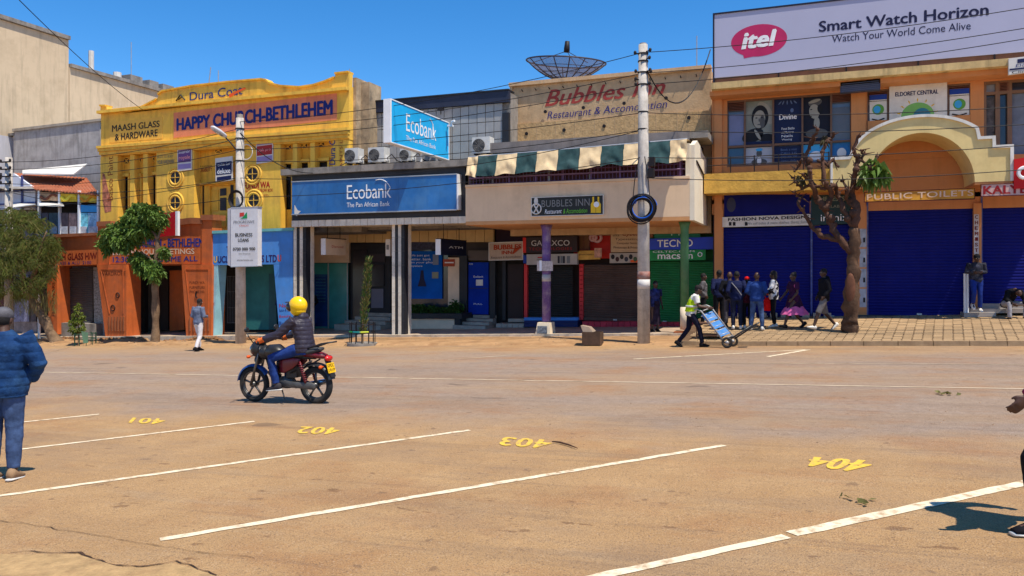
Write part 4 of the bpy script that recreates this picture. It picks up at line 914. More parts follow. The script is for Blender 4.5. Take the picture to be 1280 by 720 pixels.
# columns of the arcade
def round_column(label_mat, a, c, d, z0, z1, cap=True, nm='column'):
    x = (xat(a, d)+xat(c, d))/2; r = (xat(c, d)-xat(a, d))/2*.95
    return x, r
PURC = M('purple_paint_worn', (.13, .075, .26), .6, var=.2, scale=3, bump=.1, dirt=(.42, .38, .42), damt=.6); GRC = M('green_column_paint', (.07, .20, .085), .6, var=.15, scale=3, bump=.1, dirt=(.25, .3, .2), damt=.25)
x, r = round_column(None, 677, 688, 24.5, 0, 0); zb = G(x, 24.5)+.2
c = MB().tube([(x, 24.55, zb+.4), (x, 24.55, 3.0), (x, 24.55, 3.1), (x, 24.55, 3.23)], [r, r, r*1.15, r*1.4], 20).build('column', PURC, RB, smooth=True)
MB().tube([(x, 24.55, zb+1.75), (x, 24.55, zb+1.98)], r*1.02, 20).build('bare_patch', M('bare_plaster', (.5, .46, .44), .8, var=.3), c, smooth=True)
MB().box(x-.27, x+.24, 24.2, 24.8, zb-.35, zb+.02).hexa([(x-.27, 24.2, zb+.021), (x+.24, 24.2, zb+.021), (x+.2, 24.26, zb+.38), (x-.22, 24.26, zb+.38)], [(x-.27, 24.8, zb+.021), (x+.24, 24.8, zb+.021), (x+.2, 24.8, zb+.38), (x-.22, 24.8, zb+.38)]).build('column_base', CREAM, RB)
s = thing('notice', 'small white notices tied round the purple column', 'notice', (x, 24.3, zb+2.1)); MB().box(x-.25, x+.30, 24.3, 24.33, zb+2.1, zb+2.43).build('sheet', M('notice_pale', (.5, .42, .38), .7, var=.4, scale=14, bump=0), s); MB().box(x-.16, x-.08, 24.28, 24.298, zb+2.1, zb+2.45).build('sheet', WHT, s)
s = thing('notice', 'small dark notice pasted on the cream base of the purple column', 'notice', (x, 24.2, zb+.1)); MB().box(x-.2, x+.14, 24.18, 24.198, zb+.03, zb+.27).build('sheet', M('notice_dark', (.16, .18, .2), .7, var=.7, scale=16, bump=0), s)
x, r = round_column(None, 850, 861, 24.5, 0, 0); zb = G(x, 24.5)+.25
MB().tube([(x, 24.55, zb+.75), (x, 24.55, 3.0), (x, 24.55, 3.1), (x, 24.55, 3.23)], [r, r, r*1.15, r*1.5], 20).build('column', GRC, RB, smooth=True)
MB().tube([(x, 24.55, zb+.05), (x, 24.55, zb+.76)], r*1.08, 20).build('column_base', CREAM, RB, smooth=True)
for k, (wd, hh) in enumerate(((.42, .09), (.36, .08), (.3, .07))): MB().box(x-wd, x+wd, 24.55-wd, 24.55+wd, zb-.28+k*.1, zb-.28+k*.1+hh).build('base_step', BRK, RB)
# arcade back walls, shops, signs
def bk2(name, a, c, t_, e, mat, d=28.2, th=.12, par=None): return MB().quad(*q4(a, c, t_, e), d, th).build(name, mat, par or RB)
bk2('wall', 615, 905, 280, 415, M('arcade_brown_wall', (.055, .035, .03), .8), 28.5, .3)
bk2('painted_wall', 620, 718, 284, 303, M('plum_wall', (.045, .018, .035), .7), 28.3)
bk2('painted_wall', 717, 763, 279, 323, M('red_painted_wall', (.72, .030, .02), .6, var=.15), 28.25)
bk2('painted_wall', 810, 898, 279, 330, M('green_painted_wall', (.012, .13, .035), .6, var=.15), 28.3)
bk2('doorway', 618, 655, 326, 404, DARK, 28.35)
bk2('doorway_frame', 628, 632, 326, 400, BLK, 28.2); bk2('doorway_side', 635, 654, 330, 398, M('doorway_wood', (.035, .02, .018), .7), 28.25)
for i in range(5): MB().quad(*q4(620+i*7, 626.6+i*7, 404.5, 409.5), 27.6, .6).build('step_tile', M('cream_tile', (.42, .34, .27), .6, var=.15), RB)
MB().quad(*q4(635, 655, 398.5, 402.5), 28.0, .3).build('step', M('cream_tile', (.42, .34, .27)), RB)
REDF = M('red_frame_paint', (.70, .04, .04), .6, var=.2); 
for a, c in ((655, 659), (724, 729)): bk2('shop_frame', a, c, 330, 400, REDF, 27.95, .2)
for k in range(12): bk2('shop_frame_sticker', 724.8, 728.2, 333+k*5.4, 334.4+k*5.4, REDT, 27.94, .006)
SHK = M('dark_brown_shutter', (.10, .052, .036), .6, var=.3, scale=2, bump=.05, dirt=(.12, .07, .05), damt=.4)
def zb28(px, py): return zat(px, py, 28.1)
shutter('roller_shutter', (659, 716), zb28(690, 399), zb28(690, 331), 28.1, M('black_shutter', (.018, .016, .015), .6, var=.3), RB)
shutter('roller_shutter', (729, 811), zb28(770, 401), zb28(770, 331), 28.05, SHK, RB)
GSH = M('green_shutter', (.010, .17, .04), .5, var=.15, scale=2, bump=.05, dirt=(.02, .08, .03), damt=.4)
shutter('roller_shutter', (813, 850), zb28(830, 403), zb28(830, 327), 28.0, GSH, RB); shutter('roller_shutter', (853, 893), zb28(870, 401), zb28(870, 327), 28.0, GSH, RB)
bk2('shutter_post', 850, 853, 327, 403, M('green_dark', (.01, .06, .02), .6), 27.95)
for k in range(3): bk2('shop_step', 655, 722, 397+k*4, 400.6+k*4, (BLUEP, flat('step_navy', (34, 40, 90)), flat('step_navy', (34, 40, 90)))[k], 27.7-.1*k, .5+.1*k)
for k in range(11): bk2('red_tile', 728+k*7.5, 735+k*7.5, 402, 408.5, M('red_step_tile', (.52, .03, .05), .6, var=.2, rnd=.2), 27.6, .45)
for k in range(11): bk2('red_tile', 812+k*7.5, 819+k*7.5, 402.8, 408, M('red_step_tile', (.30, .02, .03)), 27.6, .45)
def sign(label, q, d, th, face, name='shop_sign', frame=None):
    x, y = (q[0][0]+q[2][0])/2, (q[0][1]+q[2][1])/2; t = thing(name, label, 'sign', P(x, y, d)); MB().quad(*q, d, th).build('board', face, t)
    if frame:
        (a, b), (c_, d2), (e, f), (g, h) = q; m2 = MB(); o = .8
        m2.quad((a-o, b-o), (c_+o, d2-o), (c_+o, d2), (a-o, b), d-.02, th+.01); m2.quad((g-o, h), (e+o, f), (e+o, f+o), (g-o, h+o), d-.02, th+.01)
        m2.quad((a-o, b+.01), (a, b+.01), (g, h-.01), (g-o, h-.01), d-.02, th+.01); m2.quad((c_, d2+.01), (c_+o, d2+.01), (e+o, f-.01), (e, f-.01), d-.02, th+.01); m2.build('frame', frame, t)
    return t
t = sign('black BUBBLES INN sign board on the balcony front, with cutlery and yellow bottles', ((664.5, 247.5), (753.5, 244), (753.5, 267.5), (664.5, 270)), 23.83, .06, M('board_black', (.02, .022, .02), .5, bump=0), frame=OFF)
trow('BUBBLES INN', 677, 737, 250.5, 259, 248, 257, 23.82, flat('board_grey_letter', (130, 130, 128)), t, bold=.0, space=1.05)
trow('Restaurant', 681, 702, 262, 267.5, 261, 266.5, 23.82, WHT, t, shear=.2); trow('& Accomodation', 704, 734, 261, 267, 260, 265.5, 23.82, flat('lime_letter', (110, 190, 60)), t, shear=.2)
bt = MB()
for cx in (741.5, 748): bt.prism([P(a, e_, 23.82) for a, e_ in ((cx-3, 266), (cx-3, 255), (cx-1, 252), (cx-1, 246), (cx+1, 246), (cx+1, 252), (cx+3, 255), (cx+3, 266))], .008)
bt.build('bottle_print', YELP, t); m2 = MB(); disc(m2, P(745.5, 255.5, 23.81), .09, .09, n=14, th=.006); m2.build('bottle_label', WHT, t)
m2 = MB(); m2.ell(P(670, 251.5, 23.82), (.07, .006, .13)); m2.tube([P(667, 255, 23.82), P(673.5, 266.5, 23.82)], .025, 5).tube([P(673.5, 255, 23.82), P(667, 266.5, 23.82)], .025, 5).torus(P(670.2, 261, 23.82), .17, .02, 1, 20, 5); m2.build('cutlery_print', OFF, t)
t = sign('beige Bubbles Inn sign with red lettering over the dark restaurant doorway', ((611.5, 304), (653, 302.5), (653, 324), (611.5, 325)), 27.5, .08, M('beige_board', (.46, .34, .25), .6, bump=0), frame=OFF)
trow('BUBBLES', 617, 652, 306, 312.5, 305, 311, 27.49, flat('rust_letter', (165, 60, 25)), t, bold=.06); trow('INN', 627, 640, 313.5, 318, 313, 317.5, 27.49, flat('rust_letter', (165, 60, 25)), t, bold=.06); trow('Restaurant & Accomodation', 614, 651, 320.5, 323.5, 319, 322, 27.49, BLT, t)
m2 = MB(); m2.tube([P(641, 317, 27.48), P(645, 312, 27.48), P(651, 309, 27.48)], [.03, .08, .03], 6); m2.build('print', flat('rust_letter', (165, 60, 25)), t)
t = sign('black GALAXCO sign board with white and red letters behind the purple column', ((657.5, 297), (721.5, 295), (721.5, 315), (657.5, 316)), 27.4, .3, M('board_maroon_black', (.022, .008, .008), .5, bump=0))
MB().quad((653.5, 297), (657.4, 297), (657.4, 316), (653.5, 316), 27.38, .3).build('end_cap', flat('bright_red', (200, 40, 30)), t)
trow('GALAXCO', 664, 712, 300.5, 307.5, 300, 307, 27.39, flat('pale_letter', (190, 185, 185)), t, bold=.012); trow('TECHNOLOGIES', 661, 715, 309.5, 313, 309, 312.5, 27.39, flat('deep_red_letter', (150, 24, 24)), t, bold=.012, space=1.2)
t = sign('grey white phone board under the black GALAXCO sign', ((658, 318), (721.5, 317), (721.5, 330.5), (658, 331)), 27.45, .2, M('phone_board', (.40, .37, .34), .6, var=.15, bump=0))
MB().quad((654, 319), (657.9, 319), (657.9, 329), (654, 329), 27.43, .2).build('end_cap', flat('cap_blue', (24, 60, 150)), t)
for i, a in enumerate((697, 700.5, 703.5, 708.5)): MB().quad((a, 320), (a+2.6+(i == 3)*1.5, 320), (a+2.6+(i == 3)*1.5, 329), (a, 329), 27.44, .008).build('phone_print', flat('phone_print_%d' % (i % 2), ((50, 50, 60), (110, 115, 120))[i % 2]), t)
MB().quad((672, 321), (678, 321), (678, 322.5), (672, 322.5), 27.44, .008).build('print', REDT, t); trow('new', 671, 679, 323.5, 326, 323.5, 326, 27.44, GREY, t)
t = sign('small yellow shop sign on the red wall right of the phone board', ((722, 313.5), (750, 313), (750, 324), (722, 325)), 27.6, .1, M('amber_board', (.60, .33, .06), .6, var=.3, scale=4, bump=0))
trow('phone repairs', 724, 742, 317, 319.5, 317, 319.5, 27.59, BLT, t); MB().quad((743, 310), (752, 310), (752, 322), (743, 322), 27.55, .04).build('panel', flat('pale_pink', (190, 140, 120), var=.4, scale=8), t)
t = sign('phone poster with round white logo on the red wall beside the black GALAXCO sign', ((722.5, 288), (737, 287.5), (737, 313), (722.5, 313)), 27.9, .1, M('phone_poster', (.17, .06, .035), .6, var=.6, scale=5, bump=0))
MB().quad((718, 288), (721.5, 288), (721.5, 309), (718, 309), 27.85, .1).build('panel', M('dark_screen', (.04, .03, .03), .4), t); MB().quad((717.5, 304), (721.8, 304), (721.8, 309), (717.5, 309), 27.83, .1).build('panel', OFF, t)
MB().torus(P(746.5, 297, 27.9), .15, .055, 1, 24, 6).torus(P(741.5, 297, 27.9), .12, .05, 1, 20, 6).build('logo', flat('pale_pink2', (205, 160, 160)), t)
MB().quad((724, 292), (729, 292), (729, 311), (724, 311), 27.89, .008).build('phone_print', flat('phone_gold', (120, 80, 50)), t); MB().quad((730.5, 292), (735.5, 292), (735.5, 311), (730.5, 311), 27.89, .008).build('phone_print', flat('phone_gold', (120, 80, 50)), t)
t = sign('cream DOUBLE CLICK cyber sign with dark lettering left of the utility pole', ((763.5, 281), (801, 280), (801, 315), (763.5, 315.5)), 27.6, .1, M('cyber_board', (.50, .34, .20), .6, var=.1, bump=0))
trow('DOUBLE CLICK', 765.5, 800, 283.5, 289, 283, 288.5, 27.59, flat('maroon_letter', (120, 30, 20)), t, bold=.04); trow('Cyber', 778, 799, 290, 296, 290, 296, 27.59, flat('maroon_letter', (120, 30, 20)), t, shear=.3, bold=.02)
for s, a, c, y in (('since', 766, 774, 292), ('Typesetting', 769, 799, 297.5), ('Computer Services', 771, 800, 302.5), ('Photocopy & Printing', 767, 800, 308)): trow(s, a, c, y, y+3.5, y, y+3.5, 27.59, flat('dark_brown_letter', (60, 32, 20)), t)
MB().quad((801.5, 281), (816, 280.5), (816, 297), (801.5, 297), 27.7, .1).build('panel', flat('tan_board', (140, 90, 60), var=.3, scale=5), t)
t = sign('white picture board under the cyber sign', ((762, 316.5), (806, 316), (806, 328), (762, 329)), 27.55, .1, M('picture_board', (.42, .36, .3), .6, var=.15, bump=0))
for i, m_ in enumerate(((30, 30, 34), (70, 40, 36), (40, 44, 40), (60, 60, 70), (40, 36, 36), (70, 90, 60), (50, 40, 40))):
    m2 = MB(); m2.ell(P(766+i*5.6, 321+(i % 2)*3, 27.54), (.07, .008, .09), nu=10, nv=6); m2.build('print', flat('pic_%d' % i, m_), t)
MB().quad((788, 325), (798, 325), (798, 328), (788, 328), 27.54, .006).build('print', ORP, t)
t = sign('dark green oppo sign, topmost of the three signs over the green shutters', ((818, 285.5), (875, 285), (875, 298), (818, 298)), 27.7, .1, M('oppo_board', (.015, .22, .12), .5, bump=0)); trow('oppo', 829, 864, 288, 294.5, 288, 294.5, 27.69, flat('pale_green_letter', (190, 225, 205)), t, space=1.2)
t = sign('bright blue TECNO sign between the two green signs', ((812, 298.5), (893, 296), (893, 311.5), (812, 312)), 27.5, .2, M('tecno_blue', (.008, .04, .50), .4, bump=0, spec=.4)); trow('TECNO', 821.5, 866, 300, 309, 299, 308, 27.49, WHT, t, bold=.015, space=1.05)
t = sign('green CELTEC sign with white letters under the blue TECNO sign', ((812, 313), (882, 312), (882, 325), (812, 326)), 27.6, .1, M('celtec_board', (.012, .26, .06), .5, bump=0)); trow('CELTEC.COM', 816, 868, 313.5, 316, 312.7, 315.2, 27.59, WHT, t); trow('macson', 822, 866, 318, 324, 317.5, 323.5, 27.59, WHT, t, bold=.03)
m2 = MB(); m2.torus(P(875, 318, 27.59), .07, .02, 1, 16, 5); m2.build('logo', WHT, t)
for nm, a, c, t_, e in (('m', 886, 891, 328, 332), ('g', 885, 892, 336, 344)): t = None
# ---------------- satellite dish
dc = P(706, 101, 29.3); di = thing('satellite_dish', 'huge mesh satellite dish on the roof above the painted Bubbles Inn wall', 'satellite dish', dc)
Rd = 1.58; ax = Vector((.10, -.10, 1)).normalized(); e1 = ax.cross(Vector((0, 1, 0))).normalized(); e2 = ax.cross(e1)
def dp(r, a): return dc+ax*(.72*(r/Rd)**2)+(e1*cos(a)+e2*sin(a))*r
MESHM = bpy.data.materials.new('wire_mesh'); MESHM.use_nodes = True
_n = MESHM.node_tree.nodes; _l = MESHM.node_tree.links; _n['Principled BSDF'].inputs['Base Color'].default_value = (.13, .11, .14, 1)
_t = _n.new('ShaderNodeBsdfTransparent'); _m = _n.new('ShaderNodeMixShader'); _m.inputs[0].default_value = .55; _l.new(_t.outputs[0], _m.inputs[1]); _l.new(_n['Principled BSDF'].outputs[0], _m.inputs[2]); _l.new(_m.outputs[0], _n['Material Output'].inputs['Surface'])
DKM = flat('dish_metal', (48, 44, 56))
for k in range(16):
    a0 = k*pi/8; vs = []; fs = []
    for i in range(7):
        for j in range(4): vs.append(dp(.12+(Rd-.12)*i/6, a0+pi/8*j/3))
    for i in range(6):
        for j in range(3): q = i*4+j; fs.append((q, q+1, q+5, q+4))
    pn = MB().add(vs, fs).build('mesh_panel', MESHM, di, fix=False)
    MB().tube([dp(.1+(Rd-.1)*i/6, a0) for i in range(7)], .022, 4).build('rib', DKM, di)
for r in (.5, .95, 1.28): MB().tube([dp(r, a*pi/20) for a in range(41)], .012, 4).build('ring', DKM, di)
MB().tube([dp(Rd, a*pi/20) for a in range(41)], .03, 5).build('rim', DKM, di)
fe = dc+ax*1.15
MB().tube([fe-ax*.05, fe+ax*.1, fe+ax*.38], [.12, .12, .09], 12).build('feed_horn', BLT, di, smooth=True)
for k in range(3): MB().tube([dp(Rd*.9, k*2.1+.4), fe], .014, 4).build('feed_strut', DKM, di)
MB().tube([dc-Vector((0, 0, 1.5)), dc+ax*.05], .09, 8).build('mast', DKM, di)
MB().tube([P(845, 79, 27.8)-Vector((0, 0, .6)), P(845, 79, 27.8), P(871, 48, 27.8)-Vector((.02, 0, 0))*0], .001, 3) if False else None
a_ = thing('antenna', 'thin vertical rod antenna on the roof left of the large white billboard', 'antenna', P(871, 86, 27.9)); MB().tube([P(871, 88, 27.9), P(871, 45, 27.9)], .022, 5).build('rod', STEEL, a_)
# ---------------- orange building with billboard and arch
IB = thing('orange_building', 'two storey orange building with yellow arched entrance and blue shutters', 'building', (3, 26.9, -.1))
OW = M('apricot_wall', (.60, .245, .085), .8, var=.10, scale=1.2, bump=.2, streak=.2, dirt=(.42, .2, .1), damt=.3); YB2 = M('mustard_render', (.66, .38, .07), .85, var=.18, scale=5, bump=.7, bscale=14, streak=.2, dirt=(.42, .22, .04), damt=.5)
wd = 26.9; ix0 = xat(890, wd); ix1 = 11.5
def zl(px, py, d=wd): return zat(px, py, d)
wz1 = zl(909, 126); wz0 = zl(909, 209); wtop = zl(892, 112)
ops = [(909, 1064), (1084, 1213), (1230, 1330)]
segs = [890]+[v for o_ in ops for v in o_]; mb = MB()
mb.box(ix0, ix1, wd, wd+.3, 3.6, wz0); mb.box(ix0, ix1, wd, wd+.3, wz1, wtop+.3)
pr = [(890, 909), (1064, 1084), (1213, 1230), (1330, 1480)]
for a, c in pr: mb.box(xat(a, wd), xat(c, wd), wd-.0, wd+.3, wz0, wz1)
mb.build('upper_wall', OW, IB)
MB().box(xat(1084.5, wd), xat(1212.5, wd), wd-.03, wd+.28, wz0+.002, zat(1150, 147.5, wd)).build('recess_wall', OW, IB)
MB().box(ix0, ix1, wd+.9, 34, 0, wtop).build('wall', OW, IB)
MB().box(ix0, ix1, wd+.301, wd+.9, wz0-.3, wz0).build('sill_slab', OW, IB)
for a, c in ((893, 902.5), (1064, 1082)): MB().box(xat(a, wd-.1), xat(c, wd-.1), wd-.12, wd-.003, -1, wtop).build('pilaster', OW, IB)
CORN = M('stained_cornice', (.66, .46, .20), .85, var=.15, scale=2, bump=.3, streak=.8, dirt=(.3, .22, .1), damt=.5)
cz1 = zl(890, 103.5, 25.9); cz0 = zl(890, 111.5, 25.9)
MB().box(xat(889, 25.9), ix1, 25.9, 27.5, cz0, cz1).build('cornice', CORN, IB); MB().box(ix0, ix1, 26.2, 26.899, cz0-.16, cz0-.003).build('cornice_soffit', OW, IB)
# windows and their printed panels
FRM = M('brown_window_frame', (.16, .085, .05), .5, var=.2, bump=0); LOUV = M('brown_louvre', (.16, .06, .035), .6, var=.2)
GLB = M('sky_glass', (.10, .13, .20), .12, var=.3, scale=1.5, bump=0, spec=.7)
def win(a, c, divs, row=None):
    x0, x1 = xat(a, wd+.12), xat(c, wd+.12); W = thing_part('window', IB, x0, x1, divs, row); return W
def zpart(name, a, c, t_, e, mat, d, th, par): return MB().quad((a, t_), (c, t_), (c, e), (a, e), d, th).build(name, mat, par)
def lev(name, a, c, f0, f1, mat, d, th, par):       # f0,f1: fraction of window height
    return MB().box(xat(a, d), xat(c, d), d, d+th, lerp(wz0, wz1, f0), lerp(wz0, wz1, f1)).build(name, mat, par)
def louvre(a, c, f0, f1, par):
    m2 = MB(); x0, x1 = xat(a, wd+.1), xat(c, wd+.1); z0, z1 = lerp(wz0, wz1, f0), lerp(wz0, wz1, f1); k = 6
    for i in range(k): z = lerp(z0, z1, (i+.2)/k); m2.hexa([(x0, wd+.02, z), (x1, wd+.02, z), (x1, wd+.02, z+.02), (x0, wd+.02, z+.02)], [(x0, wd+.14, z+.06), (x1, wd+.14, z+.06), (x1, wd+.14, z+.08), (x0, wd+.14, z+.08)])
    return m2.build('louvre', LOUV, par)
fr = MB()
xs = [909, 931, 966.5, 1003, 1039, 1064]
for x in xs: fr.box(xat(x, wd+.05)-.03, xat(x, wd+.05)+.03, wd+.03, wd+.12, wz0, wz1)
fr.box(xat(909, wd+.05), xat(1064, wd+.05), wd+.035, wd+.115, wz0-.001, wz0+.06).box(xat(909, wd+.05), xat(1064, wd+.05), wd+.035, wd+.115, wz1-.06, wz1).box(xat(909, wd+.05), xat(1064, wd+.05), wd+.035, wd+.115, lerp(wz0, wz1, .29), lerp(wz0, wz1, .32))
W1 = fr.build('window', FRM, IB)
lev('pane', 910, 1063, 0, 1, GLB, wd+.16, .02, W1); louvre(911, 930, .84, .98, W1); lev('pane', 911.5, 929.5, .33, .80, M('lilac_glass', (.17, .16, .28), .15, spec=.6, bump=0), wd+.13, .02, W1); lev('pane', 911.5, 929.5, .02, .28, M('navy_glass', (.02, .06, .14), .15, spec=.6, bump=0), wd+.13, .02, W1)
lev('pane', 1040.5, 1062.5, .33, .80, M('grey_glass', (.10, .09, .10), .2, spec=.6, bump=0), wd+.13, .02, W1); louvre(1040, 1063, .86, .98, W1)
AD = flat('ad_navy', (14, 30, 70)); ADK = flat('ad_black', (16, 18, 26)); SKN = flat('photo_grey_skin', (150, 150, 140)); SKD = flat('photo_grey_dark', (80, 82, 84))
def levs(name, a, c, f0, f1, mat, d=wd+.12): return lev(name, a, c, f0, f1, mat, d, .006, ADP)
def wpt(px, f, d): return Vector((xat(px, d), d, lerp(wz0, wz1, f)))
ADP = thing('window_poster', 'window advert with photo of a woman holding her head, leftmost printed window panel', 'poster', wpt(948, .33, wd+.12))
def adt(lbl, px): return thing('window_poster', lbl, 'poster', wpt(px, .33, wd+.12))
def shape(px, f, rx, rz, mat, nm='print', d=wd+.112, rot=0, par=None):
    c = wpt(px, f, d); m2 = MB(); n_ = 26; pts = []
    for i in range(n_):
        a = 2*pi*i/n_; u, v_ = rx*cos(a), rz*sin(a); pts.append(c+Vector((u*cos(rot)-v_*sin(rot), 0, u*sin(rot)+v_*cos(rot))))
    m2.prism(pts, .003); return m2.build(nm, mat, par or ADP)
levs('panel', 932, 965.5, .33, .99, flat('photo_pale', (128, 134, 126), var=.3, scale=2))
shape(957, .79, .20, .42, SKN, rot=.5); shape(950, .73, .27, .40, ADK, d=wd+.108); shape(949, .70, .19, .30, SKN, d=wd+.104, rot=-.1); shape(953, .66, .08, .22, SKD, d=wd+.101); shape(945.5, .72, .035, .018, ADK, d=wd+.099); shape(952.5, .72, .035, .018, ADK, d=wd+.099); shape(949, .685, .02, .06, SKD, d=wd+.099); shape(949, .62, .06, .02, SKD, d=wd+.099)
shape(941, .46, .36, .22, ADK, d=wd+.110, rot=.4); shape(958, .42, .28, .13, ADK, d=wd+.110); shape(947, .47, .05, .2, SKN, d=wd+.1, rot=.5)
levs('panel', 932, 965.5, .33, .37, AD, d=wd+.105)
ADP = adt('navy window advert with the word Divine, between the two portrait panels', 985)
levs('panel', 967.5, 1002, .33, .99, AD)
def wt(s, a, c, f0, f1, mat=WHT, **k): return trow2(s, a, c, lerp(wz0, wz1, f0), lerp(wz0, wz1, f1), wd+.11, mat, ADP, **k)
wt('Divine', 974, 996, .67, .75, bold=.03)
for i, s in enumerate(('Foot Baths', 'and Manicures', 'Nails', 'Waxing')): wt(s, 977, 993-i, .52-i*.055, .555-i*.055)
shape(990, .80, .05, .07, flat('pale_blue_print', (90, 110, 150))); 
for a in (975, 979, 984, 989, 994): shape(a, .92, .02, .07, flat('pale_blue_print', (90, 110, 150)), rot=(a-984)*.08)
ADP = adt('dark window advert with a headwrap portrait, right of the Divine panel', 1021)
levs('panel', 1004, 1038, .33, .99, flat('ad_midnight', (16, 18, 36)))
shape(1019, .89, .21, .12, SKD, rot=.25); shape(1018, .91, .19, .05, SKN, d=wd+.108, rot=.25); shape(1018, .76, .16, .24, SKN, d=wd+.104, rot=.1); shape(1025, .79, .08, .14, ADK, d=wd+.101, rot=.15); shape(1014, .79, .035, .015, ADK, d=wd+.099); shape(1013, .69, .05, .018, ADK, d=wd+.099)
shape(1021, .59, .09, .2, SKN, d=wd+.107); shape(1021, .44, .34, .16, SKD, d=wd+.106)
ADP = adt('pale lower window panel with small figure in blue cap, below the leftmost portrait', 949)
levs('panel', 932, 965.5, .02, .28, flat('photo_pale2', (170, 175, 185))); shape(949, .19, .09, .12, SKD); shape(949, .245, .11, .05, SKYB, d=wd+.108); shape(949, .06, .25, .12, SKD, d=wd+.11); shape(949, .08, .07, .14, flat('photo_white', (220, 225, 230)), d=wd+.106)
ADP = adt('navy lower window panel with a block of small white text', 985)
levs('panel', 967.5, 1002, .02, .28, AD)
for i, s in enumerate(('Book a visit', 'CALL US', '0700 900 200', 'open daily')): wt(s, 976, 996, .21-i*.055, .245-i*.055, flat('pale_blue_print', (90, 110, 150)))
ADP = adt('light blue lower window panels with pale figures behind the bare tree', 1025)
levs('panel', 1004, 1038, .02, .28, SKYB); levs('panel', 1040, 1063, .02, .33, flat('mid_blue_print', (40, 110, 170), var=.4)); shape(1020, .12, .2, .14, flat('photo_white', (220, 225, 230))); shape(1052, .14, .14, .16, flat('photo_white', (220, 225, 230)))
# second window with the school posters
fr = MB()
for x in (1084, 1110, 1184.5, 1213): fr.box(xat(x, wd+.05)-.035, xat(x, wd+.05)+.035, wd+.03, wd+.12, wz0, wz1)
fr.box(xat(1084, wd+.05), xat(1213, wd+.05), wd+.035, wd+.115, wz1-.06, wz1).box(xat(1084, wd+.05), xat(1213, wd+.05), wd+.035, wd+.115, lerp(wz0, wz1, .80), lerp(wz0, wz1, .83))
W2 = fr.build('window', FRM, IB); lev('pane', 1085, 1212, 0, 1, GLASS, wd+.16, .02, W2); louvre(1086, 1109, .83, .97, W2); louvre(1186, 1212, .83, .97, W2)
def pennant(a, c, label):
    t = thing('banner', label, 'banner', wpt((a+c)/2, .3, wd+.1)); d = wd+.02
    m2 = MB().box(xat(a, d), xat(c, d), d, d+.01, lerp(wz0, wz1, .36), lerp(wz0, wz1, .93)).build('sheet', OFF, t)
    MB().box(xat(a, d), xat(c, d), d-.006, d-.002, lerp(wz0, wz1, .86), lerp(wz0, wz1, .93)).build('print', flat('navy_print2', (24, 60, 150)), t)
    A_ = [wpt(a, .50, d-.006), wpt((a+c)/2, .40, d-.006), wpt(c, .50, d-.006), wpt(c, .36, d-.006), wpt(a, .36, d-.006)]
    MB().prism(A_, .003).build('print', flat('navy_print2', (24, 60, 150)), t)
    g = MB(); disc(g, wpt((a+c)/2, .72, d-.008), .17, .17, n=20, th=.003); g.build('logo', flat('leaf_green', (90, 150, 60)), t); g = MB(); disc(g, wpt((a+c)/2-1.5, .72, d-.012), .10, .12, n=16, th=.003); g.build('logo', SKYB, t)
    MB().tube([wpt(a+3, .59, d-.008), wpt((a+c)/2, .565, d-.008), wpt(c-3, .59, d-.008)], .02, 4).build('print', BLT, t)
pennant(1087, 1108.5, 'narrow white and blue banner in the window left of the ELDORET CENTRAL board'); pennant(1187, 1211.5, 'narrow white and blue banner in the window right of the ELDORET CENTRAL board')
t = thing('window_board', 'white ELDORET CENTRAL board in the window above the arch', 'sign', wpt(1147, .3, wd)); d = wd-.03
MB().box(xat(1111.5, d), xat(1183.5, d), d-.06, d-.005, lerp(wz0, wz1, .50), lerp(wz0, wz1, 1.08)).build('board', OFF, t)
MB().box(xat(1119, d), xat(1176, d), d-.066, d-.062, lerp(wz0, wz1, 1.02), lerp(wz0, wz1, 1.065)).build('print', flat('navy_print2', (24, 60, 150)), t)
trow2('ELDORET CENTRAL', 1119, 1173, lerp(wz0, wz1, .875), lerp(wz0, wz1, .935), d-.066, NAVY, t, bold=.03)
c_ = wpt(1147, .585, d-.066)
m2 = MB(); pts = [c_+Vector((.46*cos(pi*i/16), 0, .42*sin(pi*i/16))) for i in range(17)]; m2.prism(pts, .003); m2.build('logo', flat('leaf_green2', (120, 175, 90)), t)
m2 = MB(); pts = [c_+Vector((.12+.24*cos(pi*i/12), -.004, .24*sin(pi*i/12))) for i in range(13)]; m2.prism(pts, .003); m2.build('logo', flat('teal_print', (50, 120, 140)), t)
for k in range(7): m2 = MB(); a = pi*(k+.5)/7; m2.tube([c_+Vector((.49*cos(a), -.003, .45*sin(a))), c_+Vector((.58*cos(a), -.003, .54*sin(a)))], .015, 4); m2.build('logo_ray', YELP, t)
fr = MB()
for x in (1230, 1247, 1262, 1295, 1330): fr.box(xat(x, wd+.05)-.06, xat(x, wd+.05)+.06, wd+.03, wd+.12, wz0-.6, wz1)
fr.box(xat(1230, wd+.05), xat(1330, wd+.05), wd+.035, wd+.115, wz1-.08, wz1).box(xat(1230, wd+.05), xat(1330, wd+.05), wd+.035, wd+.115, lerp(wz0, wz1, .82), lerp(wz0, wz1, .86))
W3 = fr.build('window', M('bronze_frame', (.20, .11, .06), .5), IB); lev('pane', 1230, 1330, -.2, 1, GLASS, wd+.16, .02, W3); louvre(1248, 1261, .86, .98, W3); lev('curtain', 1233, 1243, .1, .8, M('grey_curtain', (.10, .09, .09), .8, var=.6, scale=6), wd+.14, .01, W3); lev('curtain', 1264, 1285, .0, .84, M('grey_blue_curtain', (.16, .19, .24), .8, var=.3), wd+.14, .01, W3); lev('pane', 1231, 1246, .87, .97, M('pale_pane', (.3, .3, .32), .2), wd+.14, .01, W3)
